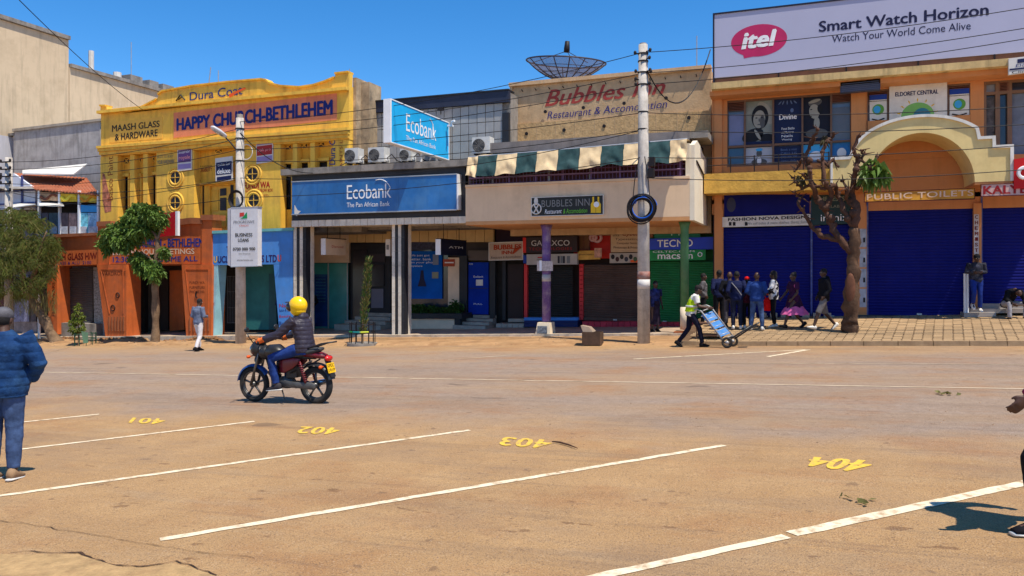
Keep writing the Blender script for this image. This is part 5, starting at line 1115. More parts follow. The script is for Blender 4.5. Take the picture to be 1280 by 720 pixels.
# balcony beam and rail
MB().box(xat(880, 26.0), xat(1046, 26.0), 26.0, 26.898, zat(880, 242, 26), zat(880, 217.5, 26)).build('balcony_beam', YB2, IB)
bz = zat(880, 217.5, 26); m2 = MB(); x0, x1 = xat(884, 26.1), xat(1036, 26.1)
for z in (.28, .52): m2.tube([(x0, 26.1, bz+z), (x1, 26.1, bz+z)], .016, 5)
for i in range(6): x = lerp(x0, x1, i/5); m2.tube([(x, 26.1, bz), (x, 26.1, bz+.55)], .02, 5)
m2.build('balcony_rail', BLT, IB)
# the arch
ad = 25.3; ath = 1.55
zbs = zat(1150, 230, ad); ox0 = xat(1041, ad); ox1 = xat(1262.5, ad); cx = xat(1150.5, ad); ri = (xat(1217, ad)-xat(1084, ad))/2; hi_ = zat(1150, 166, ad)-zbs
zsh = zat(1046, 200, ad); ztopo = zat(1155, 146.5, ad)
outer = [(ox0, zsh), (xat(1062, ad), zsh)]
cx2 = xat(1150, ad); ro = cx2-xat(1066, ad); ho = ztopo-zsh
for i in range(1, 28):
    a = pi-pi*i/28; x = cx2+ro*cos(a)
    if x > xat(1222, ad): break
    outer.append((x, zsh+ho*sin(a)))
zA = zat(1222, 174.5, ad); outer += [(xat(1222, ad), zA), (xat(1240, ad), zA), (xat(1240.5, ad), zat(1240, 185.5, ad)), (ox1, zat(1240, 185.5, ad)), (ox1+.001, zbs)]
def top_at(x):
    for (a, z0), (c, z1) in zip(outer, outer[1:]):
        if a <= x <= c: return lerp(z0, z1, (x-a)/max(c-a, 1e-6))
    return zbs
def in_at(x):
    u = (x-cx)/ri
    return zbs+.0+(hi_*sqrt(1-u*u) if abs(u) < 1 else 0)
xs_ = sorted(set([ox0, ox1, cx-ri, cx+ri]+[p[0] for p in outer if p[0] <= ox1]+[cx-ri*cos(pi*i/40) for i in range(41)])); mb = MB()
for a, c in zip(xs_, xs_[1:]):
    if c-a < 1e-3: continue
    e_ = 1e-4; ta, tc = top_at(a+e_), top_at(c-e_); ba, bc = in_at(a), in_at(c)
    if ta < ba+.01: continue
    mb.hexa([(a, ad, ba), (c, ad, bc), (c, ad, tc), (a, ad, ta)], [(a, ad+ath, ba), (c, ad+ath, bc), (c, ad+ath, tc), (a, ad+ath, ta)])
bm = bmesh.new(); me = bpy.data.meshes.new('arch'); me.from_pydata([v-ORG[IB.name] for v in mb.v], [], mb.f); bm.from_mesh(me); bmesh.ops.remove_doubles(bm, verts=bm.verts, dist=.002)
seen = {}
for f in list(bm.faces):
    k = tuple(sorted(v.index for v in f.verts)); seen.setdefault(k, []).append(f)
bmesh.ops.delete(bm, geom=[f for v in seen.values() if len(v) > 1 for f in v], context='FACES'); bmesh.ops.recalc_face_normals(bm, faces=bm.faces); bm.to_mesh(me); bm.free()
ARCHM = M('yellow_arch_paint', (.78, .59, .25), .8, var=.07, scale=1.5, bump=.15, streak=.18, dirt=(.5, .32, .1), damt=.3); me.materials.append(ARCHM); link('arch', me, IB)
pp_ = [Vector((a, 0, z)) for a, z in outer]; off_ = []
for i in range(len(pp_)):
    t0 = (pp_[i]-pp_[max(i-1, 0)]); t1 = (pp_[min(i+1, len(pp_)-1)]-pp_[i]); t0 = (t0 if t0.length > 1e-4 else t1).normalized(); t1 = (t1 if t1.length > 1e-4 else t0).normalized()
    n0, n1 = Vector((-t0.z, 0, t0.x)), Vector((-t1.z, 0, t1.x)); nn = (n0+n1).normalized(); off_.append(nn*.085/max(.5, nn.dot(n0)))
mb = MB(); vs = []
for p_, o_ in zip(pp_, off_):
    q_ = p_+o_; vs += [(p_.x, ad-.05, p_.z), (q_.x, ad-.05, q_.z), (q_.x, ad+ath*.4, q_.z), (p_.x, ad+ath*.4, p_.z)]
k_ = len(pp_); mb.add(vs, [(4*i+j, 4*i+4+j, 4*i+4+(j+1) % 4, 4*i+(j+1) % 4) for i in range(k_-1) for j in range(4)]+[(0, 1, 2, 3), (4*k_-1, 4*k_-2, 4*k_-3, 4*k_-4)])
mb.build('arch_trim', M('white_trim', (.72, .68, .60), .7, streak=.4, bump=.1), IB)
MB().box(ox0-.06, ox0-.001, ad-.05, ad+ath*.4, zbs, zsh+.08).build('arch_trim', M('white_trim', (.72, .68, .60)), IB)
MB().box(ox0, cx-ri-.002, ad+.01, ad+ath, zbs-.07, zbs-.003).build('arch_base', OW, IB); MB().box(cx+ri+.002, ox1, ad+.01, ad+ath, zbs-.07, zbs-.003).build('arch_base', OW, IB)
MB().quad((1263.5, 222), (1340, 214), (1340, 219), (1263.5, 226), ad+.4, 1.0).build('canopy', OW, IB)
# ground floor
MB().box(ix0, ix1, wd+.35, wd+.6, -.5, 3.8).build('ground_wall', M('dark_shop_wall', (.05, .04, .05), .8), IB)
for a, c in ((893, 904), (1064, 1083.5), (1217, 1227)): MB().box(xat(a, wd-.1), xat(c, wd-.1), wd-.1, wd+.34, -.7, 3.75).build('pier', OW, IB)
MB().box(ix0, ix1, wd+.0, wd+.34, 3.96, 4.1).build('lintel', OW, IB)
BSH = M('royal_blue_shutter', (.008, .011, .145), .6, var=.12, scale=1.5, bump=.03, streak=.2, spec=.08, dirt=(.015, .015, .12), damt=.4)
def zt_(px, py): return zat(px, py, wd)
def sh2(a, c, t_, e): return shutter('roller_shutter', (a, c), zt_((a+c)/2, e), zt_((a+c)/2, t_), wd+.05, BSH, IB, .095)
sh2(904, 1013, 284, 397); sh2(1016, 1064, 281, 397); sh2(1083.5, 1217, 250.5, 394.5); sh2(1227, 1400, 246, 386)
for a, t_, e in ((1013.2, 250, 397), (1083, 250, 395), (1205.5, 340, 394), (1226, 246, 384)): MB().quad((a, t_), (a+2.4, t_), (a+2.4, e), (a, e), wd-.02, .06).build('shutter_guide', M('blue_guide', (.05, .07, .25), .4, var=.3, dirt=(.4, .4, .45), damt=.5), IB)
thz = zt_(1145, 395)
for a, c, e in ((903, 1064, 397.5), (1064, 1218, 395)): MB().box(xat(a, wd-.1), xat(c, wd-.1), wd-.2, wd+.3, -.9, zat((a+c)/2, e, wd)+.01).build('threshold', M('dark_threshold', (.07, .06, .055), .8, var=.3), IB)
for k in range(10): a = 922+k*13.5; MB().quad((a, 391.5), (a+9, 391.5), (a+9, 397), (a, 397), wd-.35, .3).build('step_block', CONC, IB) if k < 9 else None
# steps at the right-hand shop
for k, (a, c, t_, e) in enumerate(((1205, 1245, 391, 396.5), (1213, 1400, 386, 391.5), (1228, 1400, 380, 386.2))): MB().quad((a, t_-k*.2), (c, t_-.4), (c, e-.8), (a, e), wd-.62+k*.2, .6).build('step', M('pale_step', (.34, .30, .27), .8, var=.2), IB)
# billboard
t = thing('billboard', 'wide white itel billboard reading Smart Watch Horizon on top of the orange building', 'billboard', (2, 26.2, 8.3)); sd = 26.1
sx0 = xat(893, sd); sz0 = zat(893, 97.5, sd); sz1 = (zat(893, 20.5, sd)+zat(1100, -7, sd))/2
MB().box(sx0, ix1, sd, sd+.3, sz0, sz1).build('panel', M('billboard_white', (.43, .43, .56), .5, var=.04, scale=.5, bump=0), t)
MB().box(sx0-.05, sx0-.002, sd-.03, sd+.3, sz0-.22, sz1+.05).box(sx0-.0, ix1, sd-.03, sd+.3, sz1+.002, sz1+.05).build('frame', flat('frame_navy', (24, 26, 50)), t)
for i in range(7): x = sx0+i*2.0; MB().box(x, x+1.985, sd+.03, sd+.25, sz0-.22, sz0-.01).build('skirt_panel', M('brown_skirt', (.20, .09, .05), .7, var=.2, streak=.4), t); MB().box(x-.02, x+.02, sd+.0, sd+.029, sz0-.25, sz0-.005).build('clamp', BLT, t)
for x in (sx0+1, sx0+5, sx0+9): MB().tube([(x, sd+.35, sz0), (x, sd+2.2, cz1), ], .05, 6).tube([(x, sd+.35, sz1-.2), (x, sd+2.2, cz1)], .05, 6).build('brace', STEEL, t)
MAG = flat('magenta_print', (186, 36, 92))
c_ = Vector((xat(948.5, sd), sd-.004, zat(948.5, 50.5, sd))); rx = xat(984, sd)-c_.x; rz = .52
m2 = MB(); pts = [c_+Vector((rx*cos(2*pi*i/40), 0, rz*sin(2*pi*i/40))) for i in range(40)]; m2.prism(pts, .003); m2.prism([P(a, e_, sd-.0045) for a, e_ in ((928, 65), (930, 73), (945, 70), (955, 66))], .003); m2.build('logo', MAG, t)
trow('itel', 926.5, 971, 40.5, 62, 36, 56.5, sd-.01, WHT, t, shear=.2, bold=.05)
trow2('Smart Watch Horizon', 1023.5, 1236, zat(1023, 39.5, sd)-.02, zat(1236, 5, sd)+.02, sd-.006, flat('billboard_navy', (14, 18, 60)), t, bold=.03)
trow2('Watch Your World Come Alive', 1040, 1213.5, zat(1040, 52.5, sd)-.02, zat(1040, 44, sd)+.0, sd-.006, flat('billboard_navy', (14, 18, 60)), t, bold=.0)
# signs of the orange building
t = sign('dark blue slatted sign box under the cornice, between the two upper windows', ((1050.5, 103), (1100.5, 98), (1100.5, 111.5), (1050.5, 116)), 26.2, .25, M('slate_box', (.05, .055, .09), .5, bump=0))
for k in range(5): MB().quad((1052, 105+k*2.2), (1099, 100.4+k*2.2), (1099, 101.2+k*2.2), (1052, 105.8+k*2.2), 26.19, .009).build('slat', M('slate_slat', (.09, .10, .15), .5), t)
t = sign('white FASHION NOVA DESIGNS sign across the blue shutter', ((903, 271.5), (1013, 267.5), (1013, 281.5), (903, 284)), wd-.12, .06, OFF)
trow('FASHION NOVA DESIGNS', 910, 1012, 272.5, 276.5, 269, 273, wd-.13, BLT, t, bold=.04); trow('We sell ladies & mens clothes, Shirts, Suits', 934, 1009, 278, 281.5, 275.5, 279.5, wd-.13, GREY, t, shear=.2)
for a in (911, 916, 931): MB().quad((a, 277.5), (a+3.4, 277.5), (a+3.4, 282), (a, 282), wd-.128, .006).build('print', BLT, t)
t = sign('plain dark blue board above the FASHION NOVA sign', ((905, 243.5), (1012, 243), (1012, 267.2), (905, 270.8)), wd-.02, .05, M('deep_blue_board', (.008, .010, .13), .6, bump=0, spec=.08)); shape_par = t
MB().ell(P(914, 256, wd-.03), (.15, .006, .25)).build('print', flat('dim_grey', (50, 52, 80)), t)
t = sign('dark green infinix board behind the bare tree', ((1014, 244), (1064, 243), (1064, 279.5), (1014, 281.5)), wd-.06, .08, M('green_black_board', (.012, .035, .035), .5, bump=0))
trow('THE PESTS', 1020, 1056, 246, 251.5, 245.5, 251, wd-.07, flat('dim_letter', (130, 135, 120)), t, bold=.03); trow('AVAILABLE', 1024, 1056, 256.5, 260, 256, 259.5, wd-.07, flat('dim_letter', (130, 135, 120)), t); trow('infinix', 1026, 1060, 268, 276.5, 267, 275.5, wd-.07, WHT, t, bold=.0)
t = sign('orange and yellow PUBLIC TOILETS sign over the widest blue shutter', ((1081, 241), (1218, 235.5), (1218, 248), (1081, 252)), 25.6, .1, M('toilet_sign', (.62, .26, .03), .6, var=.35, scale=.9, bump=0, dirt=(.75, .42, .03), damt=.8), frame=flat('sign_maroon', (90, 24, 16)))
trow('PUBLIC TOILETS', 1083.5, 1217, 243, 250, 237, 244.5, 25.59, flat('cream_pink_letter', (225, 190, 160)), t, bold=.02, space=1.05)
t = sign('pink KALYET sign with red letters at the right edge', ((1227, 231), (1350, 226), (1350, 241), (1227, 245)), 25.24, .06, M('pink_board', (.60, .38, .34), .6, bump=0), frame=flat('sign_maroon', (90, 24, 16)))
trow('KALYET', 1229, 1296, 232.5, 243, 230, 241, 25.23, flat('crimson_letter', (150, 20, 24)), t, bold=.04)
t = sign('narrow white CHEMIST sign running down the orange pier', ((1217.5, 268), (1223.5, 268), (1223.5, 318), (1217.5, 318)), wd-.13, .02, M('chemist_white', (.55, .5, .48), .6, bump=0))
for k, ch in enumerate('CHEMIST'): trow(ch, 1218.6, 1222.6, 269+k*6.9, 273.5+k*6.9, 269+k*6.9, 273.5+k*6.9, wd-.14, flat('dark_red', (110, 20, 18)), t, bold=.04)
t = thing('projecting_sign', 'red projecting sign with white circle at the right edge', 'sign', P(1272, 232, 25.2)); MB().quad((1267.5, 199), (1300, 194), (1300, 234), (1267.5, 236), 25.2, .15).build('board', flat('signal_red', (200, 20, 22)), t); m2 = MB(); m2.torus(P(1281, 216, 25.18), .15, .05, 1, 20, 6); m2.build('logo', WHT, t)
t = thing('hanging_sign', 'small white and blue sign under the cornice in the upper right corner', 'sign', P(1275, 90, 25.8)); MB().quad((1261, 73), (1320, 66), (1320, 86), (1261, 93.5), 25.8, .1).build('board', OFF, t); MB().quad((1272, 74), (1310, 69), (1310, 74), (1272, 79), 25.79, .008).build('print', NAVY, t); MB().quad((1262, 86), (1319, 80), (1319, 82), (1262, 88), 25.79, .008).build('print', NAVY, t); trow('Eldoret', 1270, 1300, 80.5, 84, 77.5, 81, 25.79, NAVYT, t); trow('Clinic', 1265, 1290, 89, 92.5, 86, 89.5, 25.79, BLT, t)
t = thing('wall_posters', 'strip of faded white posters on the orange pier right of the bare tree', 'poster', P(1077, 390, wd-.1))
for k in range(4): MB().quad((1074.5, 286+k*25), (1083, 286+k*25), (1083, 309+k*25), (1074.5, 309+k*25), wd-.125, .02).build('poster', M('faded_poster', (.36, .38, .42), .7, var=.3, scale=5), t); MB().quad((1079, 297+k*25), (1081.5, 297+k*25), (1081.5, 303+k*25), (1079, 303+k*25), wd-.13, .005).build('poster_patch', BLT, t)
# ---------------- poles, street lamp, wires
POLEM = M('concrete_pole', (.49, .44, .385), .85, var=.2, scale=4, bump=.4, streak=.55, dirt=(.2, .16, .13), damt=.4)
up = thing('utility_pole', 'tall concrete utility pole with red band and cable coil, before the restaurant', 'pole', (-4.32, 22.3, -.5))
MB().tube([(-4.32, 22.3, -.7), (-4.33, 22.3, 4), (-4.34, 22.3, 8.29)], [.185, .165, .13], 18).build('shaft', POLEM, up, smooth=True)
MB().tube([(-4.34, 22.3, 8.292), (-4.34, 22.3, 8.33)], .10, 14).build('cap', CONC, up)
for z in (8.0, 7.78, 7.45, 7.1, 6.3, 5.8): MB().tube([(-4.34, 22.3, z), (-4.34, 22.3, z+.04)], .155, 16).build('steel_band', BLT, up)
MB().tube([(-4.325, 22.3, 1.45), (-4.325, 22.3, 1.68)], .181, 18).build('red_band', M('worn_red', (.28, .10, .07), .8, var=.4, dirt=(.45, .4, .36), damt=.7), up, smooth=True)
MB().tube([(-4.325, 22.3, 1.18), (-4.325, 22.3, 1.449)], .182, 18).build('white_band', M('worn_white', (.6, .55, .5), .8, var=.3), up, smooth=True)
for x, z in ((-.22, 8.04), (.22, 8.08), (.2, 7.86), (-.2, 7.5), (.24, 7.45), (-.2, 7.28), (.22, 7.5), (.2, 7.12), (-.2, 7.12)): MB().tube([(-4.34, 22.24, z-.03), (-4.34+x, 22.22, z)], .02, 5).ell((-4.34+x, 22.22, z+.02), (.045, .045, .06), nu=8, nv=6).build('insulator', BLT, up)
cb = thing('cable_coil', 'big coil of black and blue cable tied to the utility pole', 'cable coil', (-4.33, 22.05, 3.5)); rr = random.Random(4)
for k in range(14):
    MB().torus((-4.33+rr.uniform(-.04, .05), 22.05-rr.uniform(0, .1), 3.48+rr.uniform(-.05, .05)), .34+rr.uniform(-.07, .07), .018, 1, 30, 6).build('cable_loop', BLT if k != 4 else flat('cable_blue', (20, 90, 190)), cb, smooth=True)
MB().torus((-4.22, 22.03, 3.52), .33, .022, 1, 30, 6, 0, -1.2, 1.4).build('cable_loop', flat('cable_blue', (20, 90, 190)), cb, smooth=True)
for dx in (-.28, .25): MB().tube([(-4.33+dx*.3, 22.1, 5.0), (-4.33+dx*.75, 22.06, 4.3), (-4.33+dx, 22.05, 3.55)], .014, 5).build('cable_tail', BLT, cb)
jb = thing('junction_box', 'small black cable box on the right side of the utility pole', 'box', (-4.1, 22.2, 4.5)); MB().box(-4.14, -3.98, 22.12, 22.3, 4.72, 4.98).build('housing', BLT, jb); MB().box(-4.17, -4.0, 22.12, 22.3, 4.4, 4.66).build('lid', BLT, jb)
lp = thing('street_lamp', 'concrete street lamp pole with lamp head reaching left, in front of the blue shopfront', 'street lamp', (-18.83, 22.3, -1.0))
MB().tube([(-18.81, 22.3, -1.2), (-18.85, 22.3, 7.15)], [.19, .135], 16).build('shaft', POLEM, lp, smooth=True)
MB().tube([(-18.85, 22.3, 7.16), (-18.85, 22.3, 7.28)], .11, 12).build('cap', CONC, lp)
MB().tube([(-18.85, 22.25, 5.9), P(288, 178, 22.1), P(281, 171, 22.0)], .03, 6).build('arm', BLT, lp)
A_, B_ = P(283, 171, 22.0), P(264, 158, 21.5); dr_ = (B_-A_).normalized()
hd = MB(); sd_ = dr_.cross(Vector((0, 0, 1))).normalized(); un = dr_.cross(sd_)
hd.loft([(A_.lerp(B_, f), sd_*w2, un*h2) for f, w2, h2 in ((0, .05, .05), (.12, .11, .07), (.5, .16, .09), (.9, .13, .07), (1, .05, .03))], 14)
hd = hd.build('lamp_head', M('lamp_housing', (.55, .55, .56), .4, bump=0), lp, smooth=True)
MB().loft([(A_.lerp(B_, f)+Vector((0, 0, -.06)), sd_*w2, un*.03) for f, w2 in ((.25, .08), (.5, .13), (.85, .10))], 12).build('lens', M('lamp_lens', (.3, .32, .32), .2, bump=0), hd, smooth=True)
for z in (6.75, 6.4, 6.0, 5.6, 2.2): MB().tube([(-18.85, 22.3, z), (-18.85, 22.3, z+.035)], .165, 14).build('steel_band', BLT, lp)
cb = thing('cable_coil', 'small coil of black cable hung on the street lamp pole', 'cable coil', (-18.8, 22.1, 4.2))
for k in range(4): MB().torus((-18.84+.01*k, 22.1-.02*k, 4.22), .26+.02*k, .018, 1, 26, 6).build('cable_loop', BLT, cb, smooth=True)
sb = thing('lamp_pole_sign', 'white PROGRESSIVE business loans light box on the street lamp pole', 'sign', (-18.8, 21.9, 2.2)); d = 21.8
q = ((288.5, 260), (322, 259), (322, 332), (288.5, 333)); MB().quad(*q, d, .22).build('light_box', M('lightbox_white', (.66, .64, .64), .45, var=.05, bump=0, dirt=(.45, .4, .36), damt=.4), sb)
MB().quad((284.5, 261), (288.2, 260), (288.2, 333), (284.5, 331), d+.02, .22).build('end_cap', M('pale_grey_cap', (.45, .43, .45), .6), sb)
MB().quad((288.3, 259.0), (322.5, 258), (322.5, 259), (288.3, 260), d-.01, .24).quad((288.3, 333), (322.5, 332), (322.5, 333), (288.3, 334), d-.01, .24).build('frame', STEEL, sb)
MB().quad((299.5, 266), (305, 265.5), (305, 270), (299.5, 271), d-.008, .004).build('logo', flat('logo_red', (200, 60, 50)), sb); MB().prism([P(a, e_, d-.009) for a, e_ in ((303, 272), (308.5, 265), (309, 273), (300, 273.5))], .004).build('logo', flat('logo_green', (20, 140, 80)), sb)
trow('PROGRESSIVE', 292, 318, 276, 279.5, 275.5, 279, d-.008, flat('slate_letter', (90, 90, 100)), sb); trow('CREDIT', 299, 311, 281, 283, 281, 283, d-.008, flat('logo_red', (200, 60, 50)), sb)
trow('BUSINESS', 294, 315.5, 291.5, 296, 291.2, 295.7, d-.008, BLT, sb, bold=.03); trow('LOANS', 297.5, 311, 298, 302.5, 298, 302.3, d-.008, BLT, sb, bold=.03); trow('0700 000 900', 291, 319, 309.5, 313.5, 309, 313, d-.008, BLT, sb, bold=.03); trow('we finance', 298, 313, 316, 318, 316, 318, d-.008, GREY, sb); trow('www.loans.co', 296, 316, 324, 326, 324, 326, d-.008, BLT, sb)
op = thing('utility_pole', 'short leaning-free concrete pole with many insulators at the far left, behind the feathery tree', 'pole', (P(11, 300, 23).x, 23, -1.5)); xo = P(11, 300, 23).x
op['label'] = 'concrete pole with many insulators at the far left, behind the feathery tree'
MB().tube([(xo, 23, -1.6), (xo, 23, P(11, 197, 23).z)], [.19, .14], 14).build('shaft', POLEM, op, smooth=True)
for z in range(5):
    zz = P(11, 203+z*9, 23).z
    MB().tube([(xo-.3, 22.85, zz), (xo+.3, 22.85, zz)], .03, 5).ell((xo-.28, 22.85, zz+.06), (.05, .05, .07), nu=8, nv=6).ell((xo+.28, 22.85, zz+.06), (.05, .05, .07), nu=8, nv=6).build('insulator_arm', BLT, op)
wp = thing('post', 'thin white post beside the trunk of the feathery tree', 'post', foot(49, 424)); MB().tube([foot(49, 424), P(48, 333, 23.6)], .055, 8).build('shaft', WHT, wp)
wp = thing('post', 'white double post by the rightmost blue shutter', 'post', P(1208, 394, wd-.4)); MB().tube([P(1206, 394, wd-.5), P(1206, 342, wd-.5)], .035, 8).build('rod', WHT, wp); MB().tube([P(1209.5, 394, wd-.5), P(1209.5, 342, wd-.5)], .035, 8).build('rod', WHT, wp)
WIRE = flat('wire_black', (22, 20, 22)); WG = 'overhead wires'
def wire(label, p, q, sag, r=.011):
    p, q = Vector(p), Vector(q); n = 22; pts = [p.lerp(q, i/n)-Vector((0, 0, sag*4*(i/n)*(1-i/n))) for i in range(n+1)]
    tag(MB().tube(pts, r, 4).build('overhead_wire', WIRE, None), label, 'wire', WG)
mid = [(-4.34, 22.25, z) for z in (8.05, 7.45, 7.12, 6.3, 5.8, 5.0)]; lam = [(-18.85, 22.2, z) for z in (7.0, 6.75, 6.4, 6.0, 5.6, 5.0, 4.3)]; far = [(xo, 22.85, P(11, 203+z*9, 23).z) for z in range(5)]
R = lambda px, py, d=22.25: P(px, py, d)
ORD = ['topmost', 'second from the top', 'third from the top', 'fourth from the top', 'fifth from the top', 'sixth from the top', 'lowest']; CNT = {}
def A_lab(base):
    n = CNT.get(base, 0); CNT[base] = n+1; return ORD[n]+' '+base
W1_, W2_, W3_ = 'wire between the utility pole and the street lamp pole', 'wire running right from the utility pole', 'wire between the street lamp pole and far left pole'
for i, s in ((0, .35), (1, .3), (2, .25), (3, .2), (4, .3)): wire(A_lab(W1_), mid[i], lam[min(i, 5)], s)
wire(A_lab(W1_), mid[4], lam[5], .5); wire(A_lab(W1_), mid[5], lam[6], .25)
for (a, py) in ((0, -30), (1, -5), (2, 8), (3, 115), (4, 138), (5, 160)): wire(A_lab(W2_), mid[a], R(1500, py), .25)
wire(A_lab(W2_), (-4.3, 22.2, 4.4), R(1500, 190), .3)
for i in range(5): wire(A_lab(W3_), lam[i+1], far[i], .3)
wire(A_lab(W3_), lam[6], far[4], .5); wire(A_lab(W3_), lam[5], R(-60, 262, 23), .3)
wire('black overhead wire sloping down from the top left corner to the yellow facade', P(12, -12, 12), P(178, 137, 25.1), .15, .014)
wire('thick black cable drooping right of the utility pole top', (-4.2, 22.2, 7.5), P(888, 62, 27), 1.35, .022)
wire('black cable drooping between street lamp pole and bank ledge', (-18.75, 22.2, 6.6), P(438, 200, 25), .9, .016)
# ================================================================ TREES AND PLANTS
BARK = M('grey_bark', (.20, .125, .07), .95, var=.35, scale=4, bump=1.0, bscale=18, dirt=(.08, .045, .025), damt=.6)
BARKD = M('knobbly_bark', (.095, .045, .028), .95, var=.4, scale=6, bump=1.0, bscale=16, dirt=(.05, .025, .015), damt=.7)
def leafm(n, c): return M(n, c, .55, var=.45, scale=2.5, bump=0, trans=.25, spec=.25)
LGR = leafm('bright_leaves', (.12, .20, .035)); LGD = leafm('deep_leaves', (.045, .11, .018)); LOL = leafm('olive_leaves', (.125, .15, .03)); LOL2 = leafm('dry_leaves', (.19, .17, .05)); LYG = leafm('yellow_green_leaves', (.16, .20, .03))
def leaf(mb, c, d, L, w, rr, droop=.3):
    d = d.normalized(); s_ = d.cross(Vector((rr.uniform(-1, 1), rr.uniform(-1, 1), rr.uniform(.2, 1.5))))
    if s_.length < .01: s_ = Vector((1, 0, 0))
    s_.normalize(); up = s_.cross(d); tip = c+d*L-Vector((0, 0, droop*L)); m = c+d*L*.45+up*w*.15
    mb.add([c, m+s_*w, tip, m-s_*w], [(0, 1, 2), (0, 2, 3)])
def rdir(rr, flat_=1.0):
    while 1:
        v = Vector((rr.uniform(-1, 1), rr.uniform(-1, 1), rr.uniform(-1, 1)*flat_))
        if .1 < v.length < 1: return v.normalized()
def leafclumps(mb, blobs, n, L, w, seed, droop=.4, shell=.35):
    rr = random.Random(seed); tot = sum(b[1]**2 for b in blobs)
    for c, r in blobs:
        k = int(n*r*r/tot); c = Vector(c)
        cl = [(c+rdir(rr)*r*rr.uniform(shell, 1)*Vector((1, 1, .75)).length/1.6) for _ in range(max(3, int(k/9)))]
        for q in cl:
            for _ in range(9):
                d = (rdir(rr)+(q-c).normalized()*.7); leaf(mb, q+rdir(rr)*L*.25, d, L*rr.uniform(.7, 1.2), w*rr.uniform(.7, 1.2), rr, droop)
def gnarl(pts, radii, seed, sub=4, amp=.05):
    rr = random.Random(seed); P_ = [Vector(p) for p in pts]; out = []; ra = []
    for i in range(len(P_)-1):
        for k in range(sub):
            t = k/sub; out.append(P_[i].lerp(P_[i+1], t)+(rdir(rr)*amp if (i or k) else Vector())); ra.append(lerp(radii[i], radii[i+1], t)*rr.uniform(.85, 1.2))
    out.append(P_[-1]); ra.append(radii[-1]); return out, ra
# feathery tree at the far left
fd_ = 22.9
t1 = thing('feathery_tree', 'leaning tree with a wide feathery olive green crown at the left edge', 'tree', P(70, 430, fd_))
p, r = gnarl([P(74, 432, fd_)-Vector((0, 0, .2)), P(66, 420, fd_), P(52, 395, fd_), P(36, 368, fd_), P(14, 345, fd_)], [.34, .22, .18, .15, .10], 1, 4, .03)
MB().tube(p, r, 12).tube(*gnarl([P(74, 432, fd_), P(84, 437, fd_-.2)], [.2, .05], 5, 2, .02), 8).build('trunk', BARK, t1, smooth=True)
for k, (a, b_, e_) in enumerate((((36, 368), (48, 330), (58, 290)), ((30, 360), (20, 310), (30, 270)), ((14, 345), (-10, 310), (-20, 275)), ((40, 372), (60, 345), (72, 330)), ((14, 345), (-30, 345), (-60, 340)))):
    p, r = gnarl([P(*a, fd_), P(*b_, fd_+.3*(k-2)), P(*e_, fd_+.5*(k-2))], [.12, .07, .03], 20+k, 3, .06); MB().tube(p, r, 7).build('limb', BARK, t1, smooth=True)
rr = random.Random(5); cr = MB(); cr2 = MB()
for k in range(2300):
    px, py = rr.uniform(-75, 76), rr.uniform(262, 372); u = (px+5)/80; v = (py-318)/62
    if u*u+v*v > 1+.25*noise.noise(Vector((px*.06, py*.06, 0))) : continue
    if noise.noise(Vector((px*.045, py*.06, 7))) < -.28: continue
    dd = fd_+rr.uniform(-1.7, 1.7)*sqrt(max(.05, 1-min(1, u*u+v*v)*.8)); c = P(px, py, dd); d = rdir(rr)
    for j in range(14):
        q = c+rdir(rr)*.16; leaf(cr if rr.random() < .72 else cr2, q, d+rdir(rr)*.8+Vector((0, 0, -.5)), rr.uniform(.14, .26), rr.uniform(.008, .016), rr, .5)
cr.build('crown', LOL, t1, fix=False); cr2.build('crown', LOL2, t1, fix=False)
hang_ = MB()
for k in range(500):
    px = rr.uniform(10, 72); c = P(px, rr.uniform(360, 388), fd_+rr.uniform(-1, 1)); leaf(hang_, c, Vector((rr.uniform(-.4, .4), rr.uniform(-.4, .4), -1)), rr.uniform(.2, .4), .008, rr, .2)
hang_.build('hanging_foliage', LOL2, t1, fix=False)
# leafy tree in front of the orange shopfront
td = 22.6
t2 = thing('leafy_tree', 'slim tree with dense green leaf clumps in front of the orange shopfront', 'tree', P(194, 434, td))
p, r = gnarl([P(194, 436, td)-Vector((0, 0, .1)), P(194, 400, td), P(194, 360, td), P(196, 330, td), P(197, 300, td)], [.17, .135, .125, .11, .08], 3, 4, .02)
MB().tube(p, r, 10).build('trunk', BARK, t2, smooth=True)
for k, (a, b_) in enumerate((((196, 330), (176, 345-30)), ((194, 345), (184, 330)), ((197, 300), (180, 275)), ((197, 310), (160, 300)), ((196, 325), (203, 315)), ((197, 300), (205, 280)))):
    p, r = gnarl([P(*a, td), P(*b_, td-.2+.1*k)], [.06, .02], 40+k, 4, .04); MB().tube(p, r, 6).build('limb', BARK, t2, smooth=True)
def blobs(L, d): return [(P(a, b_, d+o), r) for a, b_, r, o in L]
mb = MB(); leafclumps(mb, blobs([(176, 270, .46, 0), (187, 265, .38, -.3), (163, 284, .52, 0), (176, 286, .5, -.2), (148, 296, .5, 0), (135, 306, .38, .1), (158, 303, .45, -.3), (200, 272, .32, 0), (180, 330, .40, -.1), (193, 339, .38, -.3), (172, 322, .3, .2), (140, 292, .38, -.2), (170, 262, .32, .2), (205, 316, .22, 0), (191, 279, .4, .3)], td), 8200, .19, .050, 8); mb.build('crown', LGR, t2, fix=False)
mb = MB(); leafclumps(mb, blobs([(170, 280, .48, .2), (155, 298, .5, .1), (184, 333, .36, .1), (142, 302, .4, .1), (188, 274, .45, .1)], td), 3600, .19, .05, 9, shell=0); mb.build('crown', LGD, t2, fix=False)
